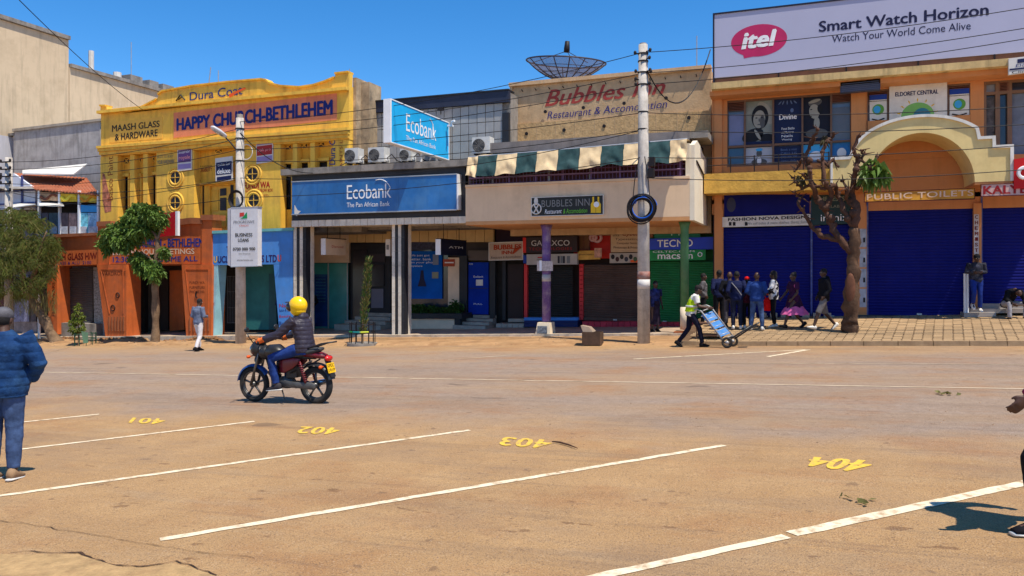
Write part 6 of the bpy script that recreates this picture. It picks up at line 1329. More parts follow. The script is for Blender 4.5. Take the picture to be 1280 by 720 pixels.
# pruned bare tree on the forecourt
b0 = foot(1063, 415); bd_ = b0.y
t3 = thing('pruned_tree', 'bare knobbly pruned tree with one tuft of green leaves on the paved forecourt', 'tree', b0)
p, r = gnarl([P(1061, 418, bd_), P(1062, 405, bd_), P(1064, 370, bd_), P(1066, 340, bd_), P(1067, 315, bd_), P(1068, 285, bd_)], [.25, .215, .195, .18, .155, .13], 6, 5, .03)
MB().tube(p, r, 14).build('trunk', M('ringed_bark', (.11, .058, .032), .95, var=.45, scale=3, bump=1.0, bscale=14, streak=.6, dirt=(.08, .045, .025), damt=.7), t3, smooth=True)
MB().ell(P(1063, 360, bd_-.19), (.13, .06, .42), nu=14, nv=9).build('bark_scar', M('bare_wood', (.13, .05, .025), .8, var=.35, scale=4, bump=.6), t3, smooth=True)
BR = [((1066, 318), (1050, 300), (1040, 282), (1032, 262), .11), ((1032, 262), (1022, 248), (1015, 232), (1012, 210), .085), ((1050, 300), (1030, 296), (1013, 283), (1003, 262), .07), ((1012, 210), (1008, 195), (1014, 178), (1022, 162), .06), ((1032, 262), (1040, 246), (1030, 225), (1028, 190), .07), ((1028, 190), (1034, 178), (1040, 172), (1042, 166), .045), ((1068, 285), (1070, 262), (1066, 240), (1070, 212), .10), ((1070, 212), (1072, 200), (1066, 188), (1074, 170), .06), ((1068, 285), (1055, 262), (1048, 245), (1044, 232), .07), ((1044, 232), (1028, 236), (1014, 228), (1004, 218), .055), ((1070, 235), (1082, 222), (1086, 210), (1096, 196), .06), ((1086, 210), (1078, 200), (1080, 192), (1076, 188), .04), ((1015, 232), (1002, 236), (996, 230), (990, 222), .04), ((1003, 262), (998, 255), (1000, 246), (992, 240), .04), ((1012, 210), (1002, 200), (998, 208), (993, 214), .035), ((1070, 262), (1058, 250), (1060, 238), (1052, 226), .05), ((1022, 200), (1034, 206), (1042, 200), (1048, 208), .04)]
rr = random.Random(12)
for k, (a, b_, c, e_, r0) in enumerate(BR):
    off = [rr.uniform(-.35, .35) for _ in range(3)]
    if k in (0, 6, 8): off[0] = 0
    p, r = gnarl([P(*a, bd_+.0), P(*b_, bd_+off[0]*.6), P(*c, bd_+off[1]), P(*e_, bd_+off[2])], [r0*1.1, r0*.98, r0*.82, r0*.6], 60+k, 4, .035)
    m2 = MB().tube(p, r, 9)
    for q in range(rr.randint(3, 6)):
        i = rr.randint(2, len(p)-1); m2.ell(p[i]+rdir(rr)*r[i]*.7, r[i]*rr.uniform(.8, 1.35), nu=8, nv=6)
    m2.ell(p[-1], r0*.95, nu=9, nv=7)
    for q in range(rr.randint(4, 8)):
        d = (rdir(rr)+Vector((0, 0, .6))).normalized(); s0 = p[-1-rr.randint(0, 5)]; m2.tube([s0, s0+d*rr.uniform(.10, .3)], [.024, .009], 5)
    m2.build('limb', BARKD, t3, smooth=True)
mb = MB(); leafclumps(mb, blobs([(1092, 214, .28, -.1), (1100, 218, .2, 0), (1082, 216, .16, -.1)], bd_), 300, .26, .08, 21, droop=.7); mb.build('leaf_tuft', LGR, t3, fix=False)
mb = MB(); leafclumps(mb, blobs([(1008, 212, .16, 0), (1003, 226, .12, 0), (1030, 172, .12, 0)], bd_), 70, .16, .035, 22, droop=.9); mb.build('dry_leaves', M('withered_leaves', (.06, .05, .02), .8, var=.5), t3, fix=False)
# young columnar tree in its guard
def guard(par, c, w_, h, nb, mat, bands=True):
    for k in range(nb):
        a = 2*pi*k/nb; q = c+Vector((cos(a)*w_, sin(a)*w_, 0)); MB().tube([q-Vector((0, 0, .1)), q+Vector((0, 0, h))], .015, 5).build('bar', mat, par)
    MB().torus(c+Vector((0, 0, h*.93)), w_, .012, 2, 24, 5).torus(c+Vector((0, 0, h*.55)), w_, .012, 2, 24, 5).build('hoop', mat, par)
c0 = foot(453, 431); g = thing('tree_guard', 'round black metal guard with coloured bands round the slim young tree', 'tree guard', c0); guard(g, c0, .41, .72, 12, BLT)
for a, m_ in ((-2.2, GREEN), (-1.5, flat('guard_teal', (20, 120, 120))), (-.9, flat('guard_lime', (190, 200, 50)))): MB().torus(c0+Vector((0, 0, .42)), .42, .03, 2, 8, 6, 0, a-.3, a+.35).build('painted_band', m_, g)
MB().tube([c0-Vector((0, 0, .1)), c0+Vector((0, 0, .04))], .5, 18).build('earth_ring', CONCD, g)
t4 = thing('young_tree', 'slim columnar young tree in front of the bank entrance', 'tree', c0)
MB().tube([c0, c0+Vector((.0, 0, 1.2)), c0+Vector((.14, 0, 2.6))], [.04, .03, .012], 7).build('trunk', BARK, t4)
rr = random.Random(31); mb = MB(); m3 = MB()
for k in range(1000):
    h = rr.uniform(.05, 1)**.9*2.72; rad = .115*(1-abs(h/2.72-.45)**1.6)*rr.uniform(.1, 1)+.01; a = rr.uniform(0, 6.28); c = c0+Vector((cos(a)*rad+.09*h, sin(a)*rad, h+.1))
    leaf(mb if rr.random() < .55 else m3, c, Vector((cos(a)*.6, sin(a)*.5, 1)), rr.uniform(.08, .16), rr.uniform(.012, .022), rr, .0)
mb.build('crown', LOL2, t4, fix=False); m3.build('crown', LGD, t4, fix=False)
c0 = foot(98, 432); g = thing('tree_guard', 'low green metal guard beside the small shrub at the orange shops', 'tree guard', c0); guard(g, c0+Vector((.25, .1, 0)), .38, .5, 10, flat('guard_green', (30, 70, 50)))
MB().add([c0+Vector((.45, -.25, .6)), c0+Vector((.8, -.25, .55)), c0+Vector((.75, -.2, .15)), c0+Vector((.5, -.2, .12))], [(0, 1, 2, 3)]).build('painted_plate', flat('guard_mint', (120, 160, 120)), g)
t5 = thing('shrub', 'small bushy sapling beside the low green guard', 'shrub', c0); MB().tube([c0, c0+Vector((0, 0, 1.0))], .025, 6).build('stem', BARK, t5)
mb = MB(); leafclumps(mb, [(c0+Vector((-.05, 0, .75)), .32), (c0+Vector((0, 0, 1.15)), .24), (c0+Vector((0, 0, 1.5)), .13)], 900, .11, .03, 33); mb.build('crown', LYG, t5, fix=False)
pl_ = thing('shrub', 'row of dark leafy shrubs growing in the planter under the bank window', 'shrub', P(540, 397, 27.5)); mb = MB()
rr = random.Random(35)
leafclumps(mb, [(P(513+k*5.4, 390+rr.uniform(-5, 3), 27.6), rr.uniform(.18, .3)) for k in range(12)], 2200, .15, .045, 36); mb.build('foliage', LGD, pl_, fix=False)
# ================================================================ PEOPLE
SKIN = M('brown_skin', (.075, .034, .020), .5, var=.12, scale=6, bump=.05, spec=.4)
HAIRM = M('black_hair', (.012, .010, .010), .8, var=.2, bump=.3, bscale=60)
SOLE = flat('white_sole', (215, 210, 200)); EYEW = flat('eye_white', (220, 215, 205)); 
def cloth(n, rgb, var=.15, **k): return M(n, srgb(*rgb), .85, var=var, scale=7, bump=.2, bscale=50, spec=.15, **k)
DEF = {'pel': (0, 0, .95), 'wst': (0, 0, 1.09), 'chs': (0, 0, 1.28), 'nek': (0, 0, 1.45), 'hed': (0, .015, 1.605), 'sh': (.175, 0, 1.40), 'el': (.225, -.02, 1.12), 'wr': (.235, .06, .88), 'hp': (.09, 0, .93), 'kn': (.10, .02, .50), 'an': (.105, -.03, .09)}
def V(a): return Vector(a)
def person(label, pos, face, J={}, Hh=1.72, top=None, topl='long', topc='jacket', bottom=None, botc='trousers', shoes=None, hair='short', look=None, quilt=None, wr=.008, build=1.0, group=None, skirt=None, hood=False, cat='person', vox=.014, gloves=None, hem=.0, sole=True, hands=True, fine=False, loose=1.0):
    # J overrides joints: 'el' moves both sides (mirrored), 'elL' / 'elR' one side
    yaw = atan2(-face[0], face[1]); root = thing('person', label, cat, pos, group, yaw); S_ = Hh/1.72
    def g(k, s=None):
        if s is None: return V(J.get(k, DEF[k]))*S_
        if k+s in J: return V(J[k+s])*S_
        b_ = V(J.get(k, DEF[k])); b_.x *= (-1 if s == 'L' else 1); return b_*S_
    pel, wst, chs, nek, hed = g('pel'), g('wst'), g('chs'), g('nek'), g('hed'); B = build*S_
    sx = (g('sh', 'R')-g('sh', 'L')).normalized(); hx = (g('hp', 'R')-g('hp', 'L')).normalized()
    def rings(grow, lo=0.0, hi=True):
        up0 = (wst-pel).normalized(); up1 = (nek-chs).normalized(); f0 = up0.cross(hx)*-1; f1 = up1.cross(sx)*-1
        mid = (hx+sx).normalized(); fm = up1.cross(mid)*-1
        L_ = [(pel-up0*(.10+lo), hx*(.155*B+grow), f0*(.105*B+grow)), (pel, hx*(.17*B+grow), f0*(.118*B+grow)), (wst, mid*(.145*B+grow), fm*(.105*B+grow)), (chs-up1*.03, mid*(.165*B+grow), fm*(.118*B+grow)), (chs+up1*.06, sx*(.175*B+grow), f1*(.115*B+grow)), (nek-up1*.045, sx*(.135*B+grow*.8), f1*(.085*B+grow*.6)), (nek+up1*.01, sx*(.065*B+grow*.3), f1*(.065*B+grow*.3))]
        return L_
    hd_up = (hed-nek).normalized(); lf = V(look).normalized() if look else V((0, 1, 0)); lf = (lf-hd_up*lf.dot(hd_up)*.7).normalized()
    hs = lf.cross(V((0, 0, 1))).normalized(); hu = hs.cross(lf).normalized()*1; R_ = Matrix((hs, lf, hu)).transposed()
    def hpnt(a, b_, c): return hed+(hs*a+lf*b_+hu*c)*S_
    # body: one skin surface from head to feet
    mb = MB(); mb.loft(rings(-.012))
    mb.tube([nek-hd_up*.05, nek+hd_up*.06, hed-hd_up*.03], [.062*S_, .055*S_, .052*S_], 12)
    mb.ell(hed, (.076*S_, .094*S_, .112*S_), nu=18, nv=12, R=R_); mb.ell(hpnt(0, .028, -.065), (.052*S_, .06*S_, .055*S_), R=R_)
    mb.ell(hpnt(0, .098, -.02), (.014*S_, .02*S_, .026*S_), R=R_, nu=8, nv=6); mb.ell(hpnt(0, .088, -.058), (.024*S_, .014*S_, .012*S_), R=R_, nu=8, nv=6)
    for s in (-1, 1): mb.ell(hpnt(.078*s, -.005, -.012), (.012*S_, .022*S_, .032*S_), R=R_, nu=8, nv=6)
    for s in 'LR':
        sg = -1 if s == 'L' else 1
        sh, elb, wri = g('sh', s), g('el', s), g('wr', s); hp, kn, an = g('hp', s), g('kn', s), g('an', s)
        mb.tube([sh-(elb-sh).normalized()*.02, sh.lerp(elb, .5), elb, elb.lerp(wri, .35), wri], [.052*B, .046*B, .038*B, .038*B, .026*S_], 12)
        fa = (wri-elb).normalized(); inn = V((-sg, 0, 0)); pn = (inn-fa*inn.dot(fa)).normalized(); wd_ = fa.cross(pn).normalized()   # palm faces the thigh
        if wd_.y < 0: wd_ = -wd_
        hd_ = J.get('hand'+s, 1)
        pc = wri+fa*.045*S_
        mb.loft([(wri-fa*.01, wd_*.026*S_, pn*.018*S_), (wri+fa*.03*S_, wd_*.038*S_, pn*.016*S_), (wri+fa*.075*S_, wd_*.042*S_, pn*.014*S_), (wri+fa*.092*S_, wd_*.038*S_, pn*.010*S_)], 12)
        curl = J.get('curl'+s, .5)
        for i_, (o_, ln) in enumerate(((.031, .068), (.010, .076), (-.011, .072), (-.031, .056))):
            b0_ = wri+fa*.085*S_+wd_*o_*S_; d1 = (fa+pn*curl*.5).normalized(); d2 = (fa+pn*curl*1.6).normalized(); d3 = (fa*.6+pn*curl*2.4).normalized() if curl > .2 else fa
            mb.tube([b0_-fa*.015, b0_+d1*ln*.42*S_, b0_+d1*ln*.42*S_+d2*ln*.33*S_, b0_+d1*ln*.42*S_+d2*ln*.33*S_+d3*ln*.28*S_], [.0095*S_, .0088*S_, .008*S_, .0065*S_], 7)
        tb = wri+fa*.03*S_+wd_*.03*S_; mb.tube([tb, tb+(fa+wd_*.9+pn*.4).normalized()*.035*S_, tb+(fa+wd_*.9+pn*.4).normalized()*.035*S_+(fa+pn*.5).normalized()*.028*S_], [.013*S_, .010*S_, .008*S_], 7)
        mb.tube([hp, hp.lerp(kn, .4), kn, kn.lerp(an, .35), an], [.082*B, .072*B, .052*B, .052*B, .036*S_], 12)
        toe = V(J.get('toe'+s, (0, 1, -.12))).normalized(); mb.tube([an-toe*.04, an-V((0, 0, .035))+toe*.05, an+toe*.14-V((0, 0, .045))], [.04, .035, .022], 9)
    skin_part('body', mb, .007 if fine else vox*.75, SKIN, root)
    for s in (-1, 1): MB().ell(hpnt(.031*s, .086, .008), (.012*S_, .007*S_, .007*S_), nu=8, nv=6).build('eye', EYEW, root, local=True, smooth=True)
    if hair == 'short': skin_part('hair', MB().ell(hpnt(0, -.012, .024), (.081*S_, .096*S_, .100*S_), nu=18, nv=12, R=R_), .01, HAIRM, root, wr=.004, wf=60)
    elif hair == 'long': skin_part('hair', MB().ell(hpnt(0, -.02, .025), (.092*S_, .105*S_, .108*S_), nu=18, nv=12, R=R_).ell(hpnt(0, -.07, -.06), (.075, .05, .1), R=R_), .01, HAIRM, root, wr=.008, wf=50)
    elif hair == 'bun': skin_part('hair', MB().ell(hpnt(0, -.015, .028), (.084*S_, .098*S_, .102*S_), nu=18, nv=12, R=R_).ell(hpnt(0, -.06, .1), (.05, .05, .045), R=R_), .01, HAIRM, root, wr=.005, wf=50)
    elif isinstance(hair, tuple):                       # a cap: (material,)
        m2 = MB().ell(hpnt(0, -.008, .045), (.088*S_, .104*S_, .082*S_), nu=18, nv=12, R=R_); m2.ell(hpnt(0, .11, .035), (.06, .055, .008), R=R_); skin_part('cap', m2, .008, hair[0], root); skin_part('hair', MB().ell(hpnt(0, -.014, .0), (.080*S_, .092*S_, .09*S_), nu=18, nv=12, R=R_), .01, HAIRM, root)
    # top
    if top:
        gr = .018*loose; mb = MB(); mb.loft(rings(gr, hem))
        for s in 'LR':
            sh, elb, wri = g('sh', s), g('el', s), g('wr', s); a = [sh-(elb-sh).normalized()*.03, sh.lerp(elb, .45), elb]; b_ = [.072*B+gr*.6, .062*B+gr*.6, .054*B+gr*.5]
            if topl == 'long': a += [elb.lerp(wri, .5), wri-(wri-elb).normalized()*.005]; b_ += [.048*B+gr*.5, .038*B+gr*.5]
            elif topl == 'short': a = [a[0], sh.lerp(elb, .4), sh.lerp(elb, .7)]; b_ = [.074*B+gr*.6, .07*B+gr*.5, .066*B+gr*.5]
            elif topl == 'none': a = [sh, sh.lerp(elb, .12)]; b_ = [.06*B+gr, .055*B+gr]
            mb.tube(a, b_, 14)
        if quilt or hood: mb.tube([nek-V((0, .0, .05)), nek+V((0, -.005, .02))], [.10*S_, .085*S_], 14)
        if hood: mb.ell(nek+V((0, -.085, -.01)), (.12, .07, .09))
        skin_part(topc, mb, vox, top, root, wr=wr, wf=9, quilt=quilt)
    if bottom:
        mb = MB(); up0 = (wst-pel).normalized(); f0 = up0.cross(hx)*-1; sh_ = botc == 'shorts'
        mb.loft([(pel-up0*.11, hx*(.15*B+.012), f0*(.11*B+.012)), (pel-up0*.02, hx*(.172*B+.012), f0*(.12*B+.012)), (wst-up0*.03, hx*(.15*B+.012), f0*(.105*B+.012))])
        for s in 'LR':
            hp, kn, an = g('hp', s), g('kn', s), g('an', s)
            if sh_: mb.tube([hp, hp.lerp(kn, .5), kn.lerp(an, .1)], [.098*B, .088*B, .082*B], 14)
            else: mb.tube([hp, hp.lerp(kn, .35), kn, kn.lerp(an, .4), an-(an-kn).normalized()*.03*S_], [.098*B, .088*B, .068*B, .064*B, .058*S_], 14)
        skin_part(botc, mb, vox, bottom, root, wr=wr*.8, wf=9)
    if skirt:                                          # (material, hem height, flare, upper material)
        up = V((0, 0, 1)); z0 = pel.z+.10*S_; mb = MB(); rg = []; n = 9
        for i in range(n):
            t_ = i/(n-1); z = lerp(z0, skirt[1], t_); w2 = lerp(.15, skirt[2], t_**1.1); rg.append((V((pel.x, pel.y+(skirt[3] if len(skirt) > 3 else 0)*t_, z)), V((w2*.75, 0, 0)), V((0, w2*1.15, 0))))
        vs_ = MB(); nn_ = 40
        for i, (c, a, b_) in enumerate(rg):
            for j in range(nn_):
                q = 2*pi*j/nn_; k_ = 1+.09*(i/(n-1))*sin(q*9+i*.3); vs_.v.append(c+a*cos(q)*k_+b_*sin(q)*k_)
        for i in range(n-1):
            for j in range(nn_): vs_.f.append((i*nn_+j, i*nn_+(j+1) % nn_, (i+1)*nn_+(j+1) % nn_, (i+1)*nn_+j)); vs_.m.append(0)
        vs_.build('skirt', skirt[0], root, local=True, smooth=True)
    for s in 'LR':
        an = g('an', s); kn = g('kn', s); toe = V(J.get('toe'+s, (0, 1, -.12))).normalized(); sdv = toe.cross(V((0, 0, 1))).normalized(); upv = sdv.cross(toe)
        if shoes:
            m2 = MB().loft([(an-toe*.085-upv*.03, sdv*.03, upv*.045), (an-toe*.04-upv*.02, sdv*.045, upv*.062), (an+toe*.04-upv*.035, sdv*.046, upv*.048), (an+toe*.12-upv*.052, sdv*.05, upv*.032), (an+toe*.185-upv*.06, sdv*.035, upv*.018)], 14)
            so_ = m2.build('shoe', shoes, root, local=True, smooth=True)
            if sole: MB().loft([(an-toe*.09-upv*.078, sdv*.034, upv*.014), (an-toe*.03-upv*.078, sdv*.046, upv*.014), (an+toe*.12-upv*.08, sdv*.052, upv*.014), (an+toe*.195-upv*.078, sdv*.034, upv*.012)], 14).build('sole', SOLE, so_, local=True, smooth=True)
    return root
RT = Vector((CT, ST, 0)); FW = Vector((-ST, CT, 0)); LFT = -RT; TOW = -FW
JEAN = cloth('blue_jeans', (60, 78, 112), .4, dirt=srgb(95, 125, 175), damt=.4); JEAND = cloth('dark_jeans', (30, 34, 52)); BLKC = cloth('black_cloth', (20, 20, 24)); DKB = cloth('navy_cloth', (26, 32, 66))
WALK = {'knL': (-.10, .20, .53), 'anL': (-.09, .33, .12), 'toeL': (0, 1, .25), 'knR': (.10, -.06, .50), 'anR': (.09, -.36, .16), 'toeR': (0, 1, -.75), 'elL': (-.24, -.14, 1.15), 'wrL': (-.22, -.12, .90), 'elR': (.24, .10, 1.14), 'wrR': (.21, .28, .95), 'pel': (0, 0, .935), 'hp': (.09, 0, .91)}
WALK2 = {'knR': (.10, .16, .52), 'anR': (.09, .24, .10), 'toeR': (0, 1, .1), 'knL': (-.10, -.02, .50), 'anL': (-.09, -.25, .12), 'toeL': (0, 1, -.6), 'elR': (.24, -.14, 1.15), 'wrR': (.22, -.10, .90), 'elL': (-.24, .08, 1.14), 'wrL': (-.21, .24, .95)}
POCK = {'el': (.27, -.10, 1.14), 'wr': (.17, .06, .98)}
# man in the blue puffer jacket, back to us
pm = PG(14, 601)
person('man seen from behind at the left edge in blue quilted jacket and jeans', pm+Vector((-.11, .0, 0)), FW+LFT*.15,
       {'el': (.30, -.03, 1.15), 'elR': (.31, .02, 1.14), 'wrR': (.20, .14, .98), 'elL': (-.31, .02, 1.14), 'wrL': (-.20, .14, .98), 'kn': (.095, .01, .50), 'an': (.10, -.02, .09), 'hed': (-.02, .04, 1.58)}, 1.74, top=M('blue_puffer', srgb(20, 52, 94), .8, var=.35, scale=8, bump=.5, bscale=26, spec=.15, dirt=srgb(70, 110, 150), damt=.25), topc='puffer_jacket', bottom=JEAN, shoes=cloth('tan_shoe', (150, 120, 90)), hair=(cloth('grey_cap', (90, 88, 92), .4),), quilt=(.085, .008), wr=.009, build=1.16, loose=2.0, hem=.03, fine=True, vox=.009)
# walker cut off by the right edge
pr_ = PG(1268, 664)
JR = dict(WALK); JR.update({'elL': (-.25, .20, 1.16), 'wrL': (-.23, .39, .97), 'curlL': .35, 'elR': (.25, -.20, 1.16), 'wrR': (.24, -.25, .92), 'knL': (-.10, .27, .52), 'anL': (-.09, .20, .09), 'toeL': (0, 1, .0)})
rp = pr_+RT*.30; rp.z = G(rp.x, rp.y)
person('person cut off by the right edge, pink sleeved arm and one leg visible', rp, LFT+TOW*.05, JR, 1.7, top=cloth('magenta_grey_top', (150, 40, 90), .5), bottom=BLKC, shoes=cloth('black_sandal', (25, 22, 26)), hair='short', fine=True, vox=.01)
# man by the orange shops
person('man in pale blue shirt and white trousers standing by the orange pier', foot(248, 439), FW+RT*.5, {'elL': (-.24, -.04, 1.13), 'wrL': (-.27, .16, 1.06), 'elR': (.24, .0, 1.14), 'wrR': (.12, .24, 1.12), 'knL': (-.10, .12, .51), 'anL': (-.12, .14, .09), 'knR': (.10, -.02, .5), 'anR': (.11, -.2, .11), 'toeR': (0, 1, -.4), 'hed': (0, .05, 1.59)}, 1.72, top=cloth('pale_blue_shirt', (104, 112, 132), .35), topc='shirt', topl='long', bottom=cloth('white_trousers', (215, 208, 205), .05), shoes=BLKC, hair='short', sole=False)
# porter in high visibility vest
pp = foot(866, 434)
JP = dict(WALK2); JP.update({'pel': (0, -.05, .93), 'chs': (0, .03, 1.26), 'nek': (0, .09, 1.42), 'hed': (0, .15, 1.56), 'sh': (.175, .06, 1.38), 'elL': (-.22, .12, 1.12), 'wrL': (-.2, .38, 1.08), 'elR': (.22, .12, 1.12), 'wrR': (.2, .38, 1.08), 'hp': (.09, -.05, .91), 'knL': (-.1, -.10, .50), 'anL': (-.1, -.38, .12)})
por = person('porter in yellow high visibility vest over white shirt pushing a hand truck', pp, RT+TOW*.1, JP, 1.74, top=cloth('white_shirt', (215, 210, 200), .06), topc='shirt', topl='short', bottom=cloth('navy_track_trousers', (20, 22, 40)), shoes=BLKC, hair=(cloth('dark_cap', (40, 34, 34)),), sole=False)
HV = cloth('high_vis_yellow', (190, 215, 20), .1)
m2 = MB(); up = V((0, .1, 1)).normalized()
m2.loft([(V((0, -.06, .98)), V((.20, 0, 0)), V((0, .155, 0))), (V((0, -.03, 1.12)), V((.19, 0, 0)), V((0, .148, 0))), (V((0, .03, 1.28)), V((.20, 0, 0)), V((0, .152, 0))), (V((0, .07, 1.40)), V((.15, 0, 0)), V((0, .125, 0)))])
ve = skin_part('vest', m2, .012, HV, por, wr=.008)
MB().loft([(V((0, -.035, 1.10)), V((.213, 0, 0)), V((0, .166, 0))), (V((0, -.025, 1.15)), V((.213, 0, 0)), V((0, .166, 0)))], 24).build('reflective_band', flat('reflective_silver', (200, 200, 190)), ve, local=True, smooth=True)
# queue of people on the forecourt
GQ = None
def q_(label, px, py, face, J, h, **k): return person(label, foot(px, py), face, J, h, group=None, sole=k.pop('sole', False), **k)
q_('bald man in black jacket, leftmost of the group by the blue shutter', 912, 409, FW+RT*.5, POCK, 1.72, top=BLKC, bottom=cloth('grey_trousers', (80, 74, 78)), shoes=BLKC, hair=None)
nv_ = q_('man in navy jacket with a strap across his back in the group', 921, 412, FW+RT*.2, POCK, 1.76, top=DKB, bottom=JEAND, shoes=SOLE, hair='short')
MB().tube([(-.16, -.10, 1.42), (-.02, -.17, 1.25), (.12, -.16, 1.05)], .016, 6).build('strap', cloth('grey_strap', (120, 118, 120)), nv_, local=True)
q_('small person in dark clothes and red hat between two taller men', 934, 411, FW, POCK, 1.58, top=cloth('wine_jacket', (60, 16, 30)), bottom=BLKC, shoes=SOLE, hair=(cloth('red_cap', (210, 24, 24)),))
q_('bald man in blue denim jacket and jeans standing with legs apart', 946, 413, FW+RT*.6, {'el': (.28, -.06, 1.14), 'wr': (.14, .14, 1.04), 'kn': (.13, .02, .5), 'an': (.17, -.03, .09)}, 1.73, top=cloth('denim_jacket', (36, 62, 120), .25), bottom=JEAN, shoes=SOLE, hair=None, build=1.08, loose=1.5)
w1 = q_('woman in black and white checked jacket holding a red bag in the group', 967, 409, LFT+FW*.3, {'elL': (-.24, .10, 1.13), 'wrL': (-.12, .28, 1.12), 'elR': (.22, .06, 1.12), 'wrR': (.16, .24, .98)}, 1.70, top=M('black_white_check', (.75, .73, .70), .8, var=.1, scale=2, bump=.1), bottom=BLKC, shoes=SOLE, hair='long', loose=1.6)
def checkmat(m):
    n = m.node_tree.nodes; L = m.node_tree.links; c = n.new('ShaderNodeTexVoronoi'); c.inputs['Scale'].default_value = 9; r = n.new('ShaderNodeMapRange'); r.inputs[1].default_value = .45; r.inputs[2].default_value = .5; tc = n.new('ShaderNodeTexCoord')
    L.new(tc.outputs['Object'], c.inputs['Vector']); s2 = n.new('ShaderNodeSeparateColor'); L.new(c.outputs['Color'], s2.inputs[0]); L.new(s2.outputs[0], r.inputs[0]); mx = n.new('ShaderNodeMix'); mx.data_type = 'RGBA'; mx.inputs[6].default_value = (.015, .015, .02, 1); mx.inputs[7].default_value = (.7, .68, .66, 1); L.new(r.outputs[0], mx.inputs[0]); L.new(mx.outputs[2], n['Principled BSDF'].inputs['Base Color'])
checkmat(MATS['black_white_check'])
bp_ = foot(959, 409); bg_ = thing('bag', 'bright red carrier bag held by the woman in the checked jacket', 'bag', bp_+Vector((0, 0, .5)))
m2 = MB(); bo = bp_+Vector((0, -.05, 0)); m2.loft([(bo+Vector((0, 0, .50)), Vector((.15, 0, 0)), Vector((0, .07, 0))), (bo+Vector((0, 0, .60)), Vector((.17, 0, 0)), Vector((0, .09, 0))), (bo+Vector((0, 0, .78)), Vector((.12, 0, 0)), Vector((0, .06, 0))), (bo+Vector((0, 0, .90)), Vector((.05, 0, 0)), Vector((0, .03, 0)))], 14); m2.build('sack', cloth('red_plastic', (230, 24, 20)), bg_, smooth=True)
MB().torus(bo+Vector((0, 0, .94)), .06, .008, 1, 16, 5).build('handle', cloth('red_plastic', (230, 24, 20)), bg_)
WK = dict(WALK); WK.update({'elL': (-.21, -.02, 1.12), 'wrL': (-.2, .14, .93), 'kn': (.1, .0, .5)})
w2 = q_('woman in dark dress with pink ruffled skirt walking left past the shutter', 992, 411, LFT+TOW*.1, WK, 1.66, top=cloth('purple_dress', (58, 24, 58), .4), topc='dress_top', topl='short', bottom=None, shoes=BLKC, hair='bun', skirt=(cloth('plum_skirt', (50, 20, 50), .4), .62, .24, -.03))
pk = MB(); n = 48; vs = []
for i in range(5):
    t_ = i/4; z = lerp(.66, .42, t_); rx = lerp(.19, .30, t_); ry = lerp(.26, .40, t_)
    for j in range(n): q = 2*pi*j/n; k_ = 1+.10*t_*sin(q*11)+.05*sin(q*5+i); vs.append((rx*cos(q)*k_, -.03+ry*sin(q)*k_, z+.015*sin(q*7)))
pk.add(vs, [(i*n+j, i*n+(j+1) % n, (i+1)*n+(j+1) % n, (i+1)*n+j) for i in range(4) for j in range(n)]); pk.build('ruffle', cloth('pink_ruffle', (205, 95, 145), .2), w2, local=True, smooth=True)
MB().torus((-.19, .0, 1.28), .07, .012, 0, 16, 5).build('sleeve_band', cloth('pink_ruffle', (205, 95, 145)), w2, local=True)
WK2 = dict(WALK); WK2.update({'elL': (-.23, -.05, 1.13), 'wrL': (-.2, .08, .95), 'elR': (.23, -.05, 1.13), 'wrR': (.2, .08, .95)})
q_('man in black hooded jacket and grey shorts walking left, next to the pruned tree', 1030, 413, LFT+TOW*.05, WK2, 1.78, top=cloth('black_hoodie', (22, 22, 28)), bottom=cloth('grey_shorts', (120, 112, 108)), botc='shorts', shoes=SOLE, hair='short', hood=True, loose=1.5, hem=.02)
q_('dark figure behind the green column looking down the street', 879, 407, RT+TOW*.2, POCK, 1.72, top=cloth('grey_white_top', (100, 96, 98), .5), bottom=BLKC, shoes=BLKC, hair='short')
q_('man in dark clothes standing between the green column and the apricot pier', 899, 406, FW+LFT*.2, POCK, 1.74, top=DKB, bottom=BLKC, shoes=BLKC, hair='short')
person('person in patterned navy dress standing behind the utility pole', foot(819, 415), TOW+RT*.4, {}, 1.66, top=cloth('navy_pattern_top', (44, 50, 96), .9), topl='short', bottom=None, shoes=BLKC, hair='short', skirt=(cloth('dark_pattern_skirt', (40, 30, 44), .8), .25, .2), sole=False)
sp = P(1219, 388, 26.3); sp.z = zat(1219, 388, 26.3)
person('young man in black and white top and blue jeans leaning by the CHEMIST pier', sp+Vector((0, -.15, -.02)), TOW+LFT*.3, {'kn': (.09, .03, .5), 'knR': (.11, .22, .55), 'anR': (.12, .12, .22), 'toeR': (0, 1, -.5), 'el': (.25, -.05, 1.15), 'wr': (.10, .16, 1.16), 'hed': (0, .06, 1.58)}, 1.72, top=cloth('black_white_top', (50, 50, 60), .9), bottom=cloth('bright_jeans', (30, 50, 120)), shoes=SOLE, hair=(BLKC,))
s0 = P(1261, 383, 26.2)
person('person in black sitting bent forward on the pale step at the right edge', Vector((s0.x, 26.25, s0.z-.42)), TOW, {'pel': (0, -.05, .50), 'wst': (0, .03, .64), 'chs': (0, .16, .80), 'nek': (0, .33, .90), 'hed': (0, .45, .84), 'sh': (.18, .26, .86), 'el': (.26, .34, .62), 'wr': (.17, .46, .52), 'hp': (.11, .0, .50), 'kn': (.24, .42, .52), 'an': (.22, .40, .09)}, 1.72, top=BLKC, bottom=cloth('pale_trousers', (165, 160, 160), .1), shoes=BLKC, hair='short', look=(0, .4, -1))
person('dark figure standing inside the blue shopfront behind the rider', P(351, 415, 25.6)+Vector((0, 0, 0)), RT, POCK, 1.7, top=DKB, bottom=BLKC, shoes=BLKC, hair='short')
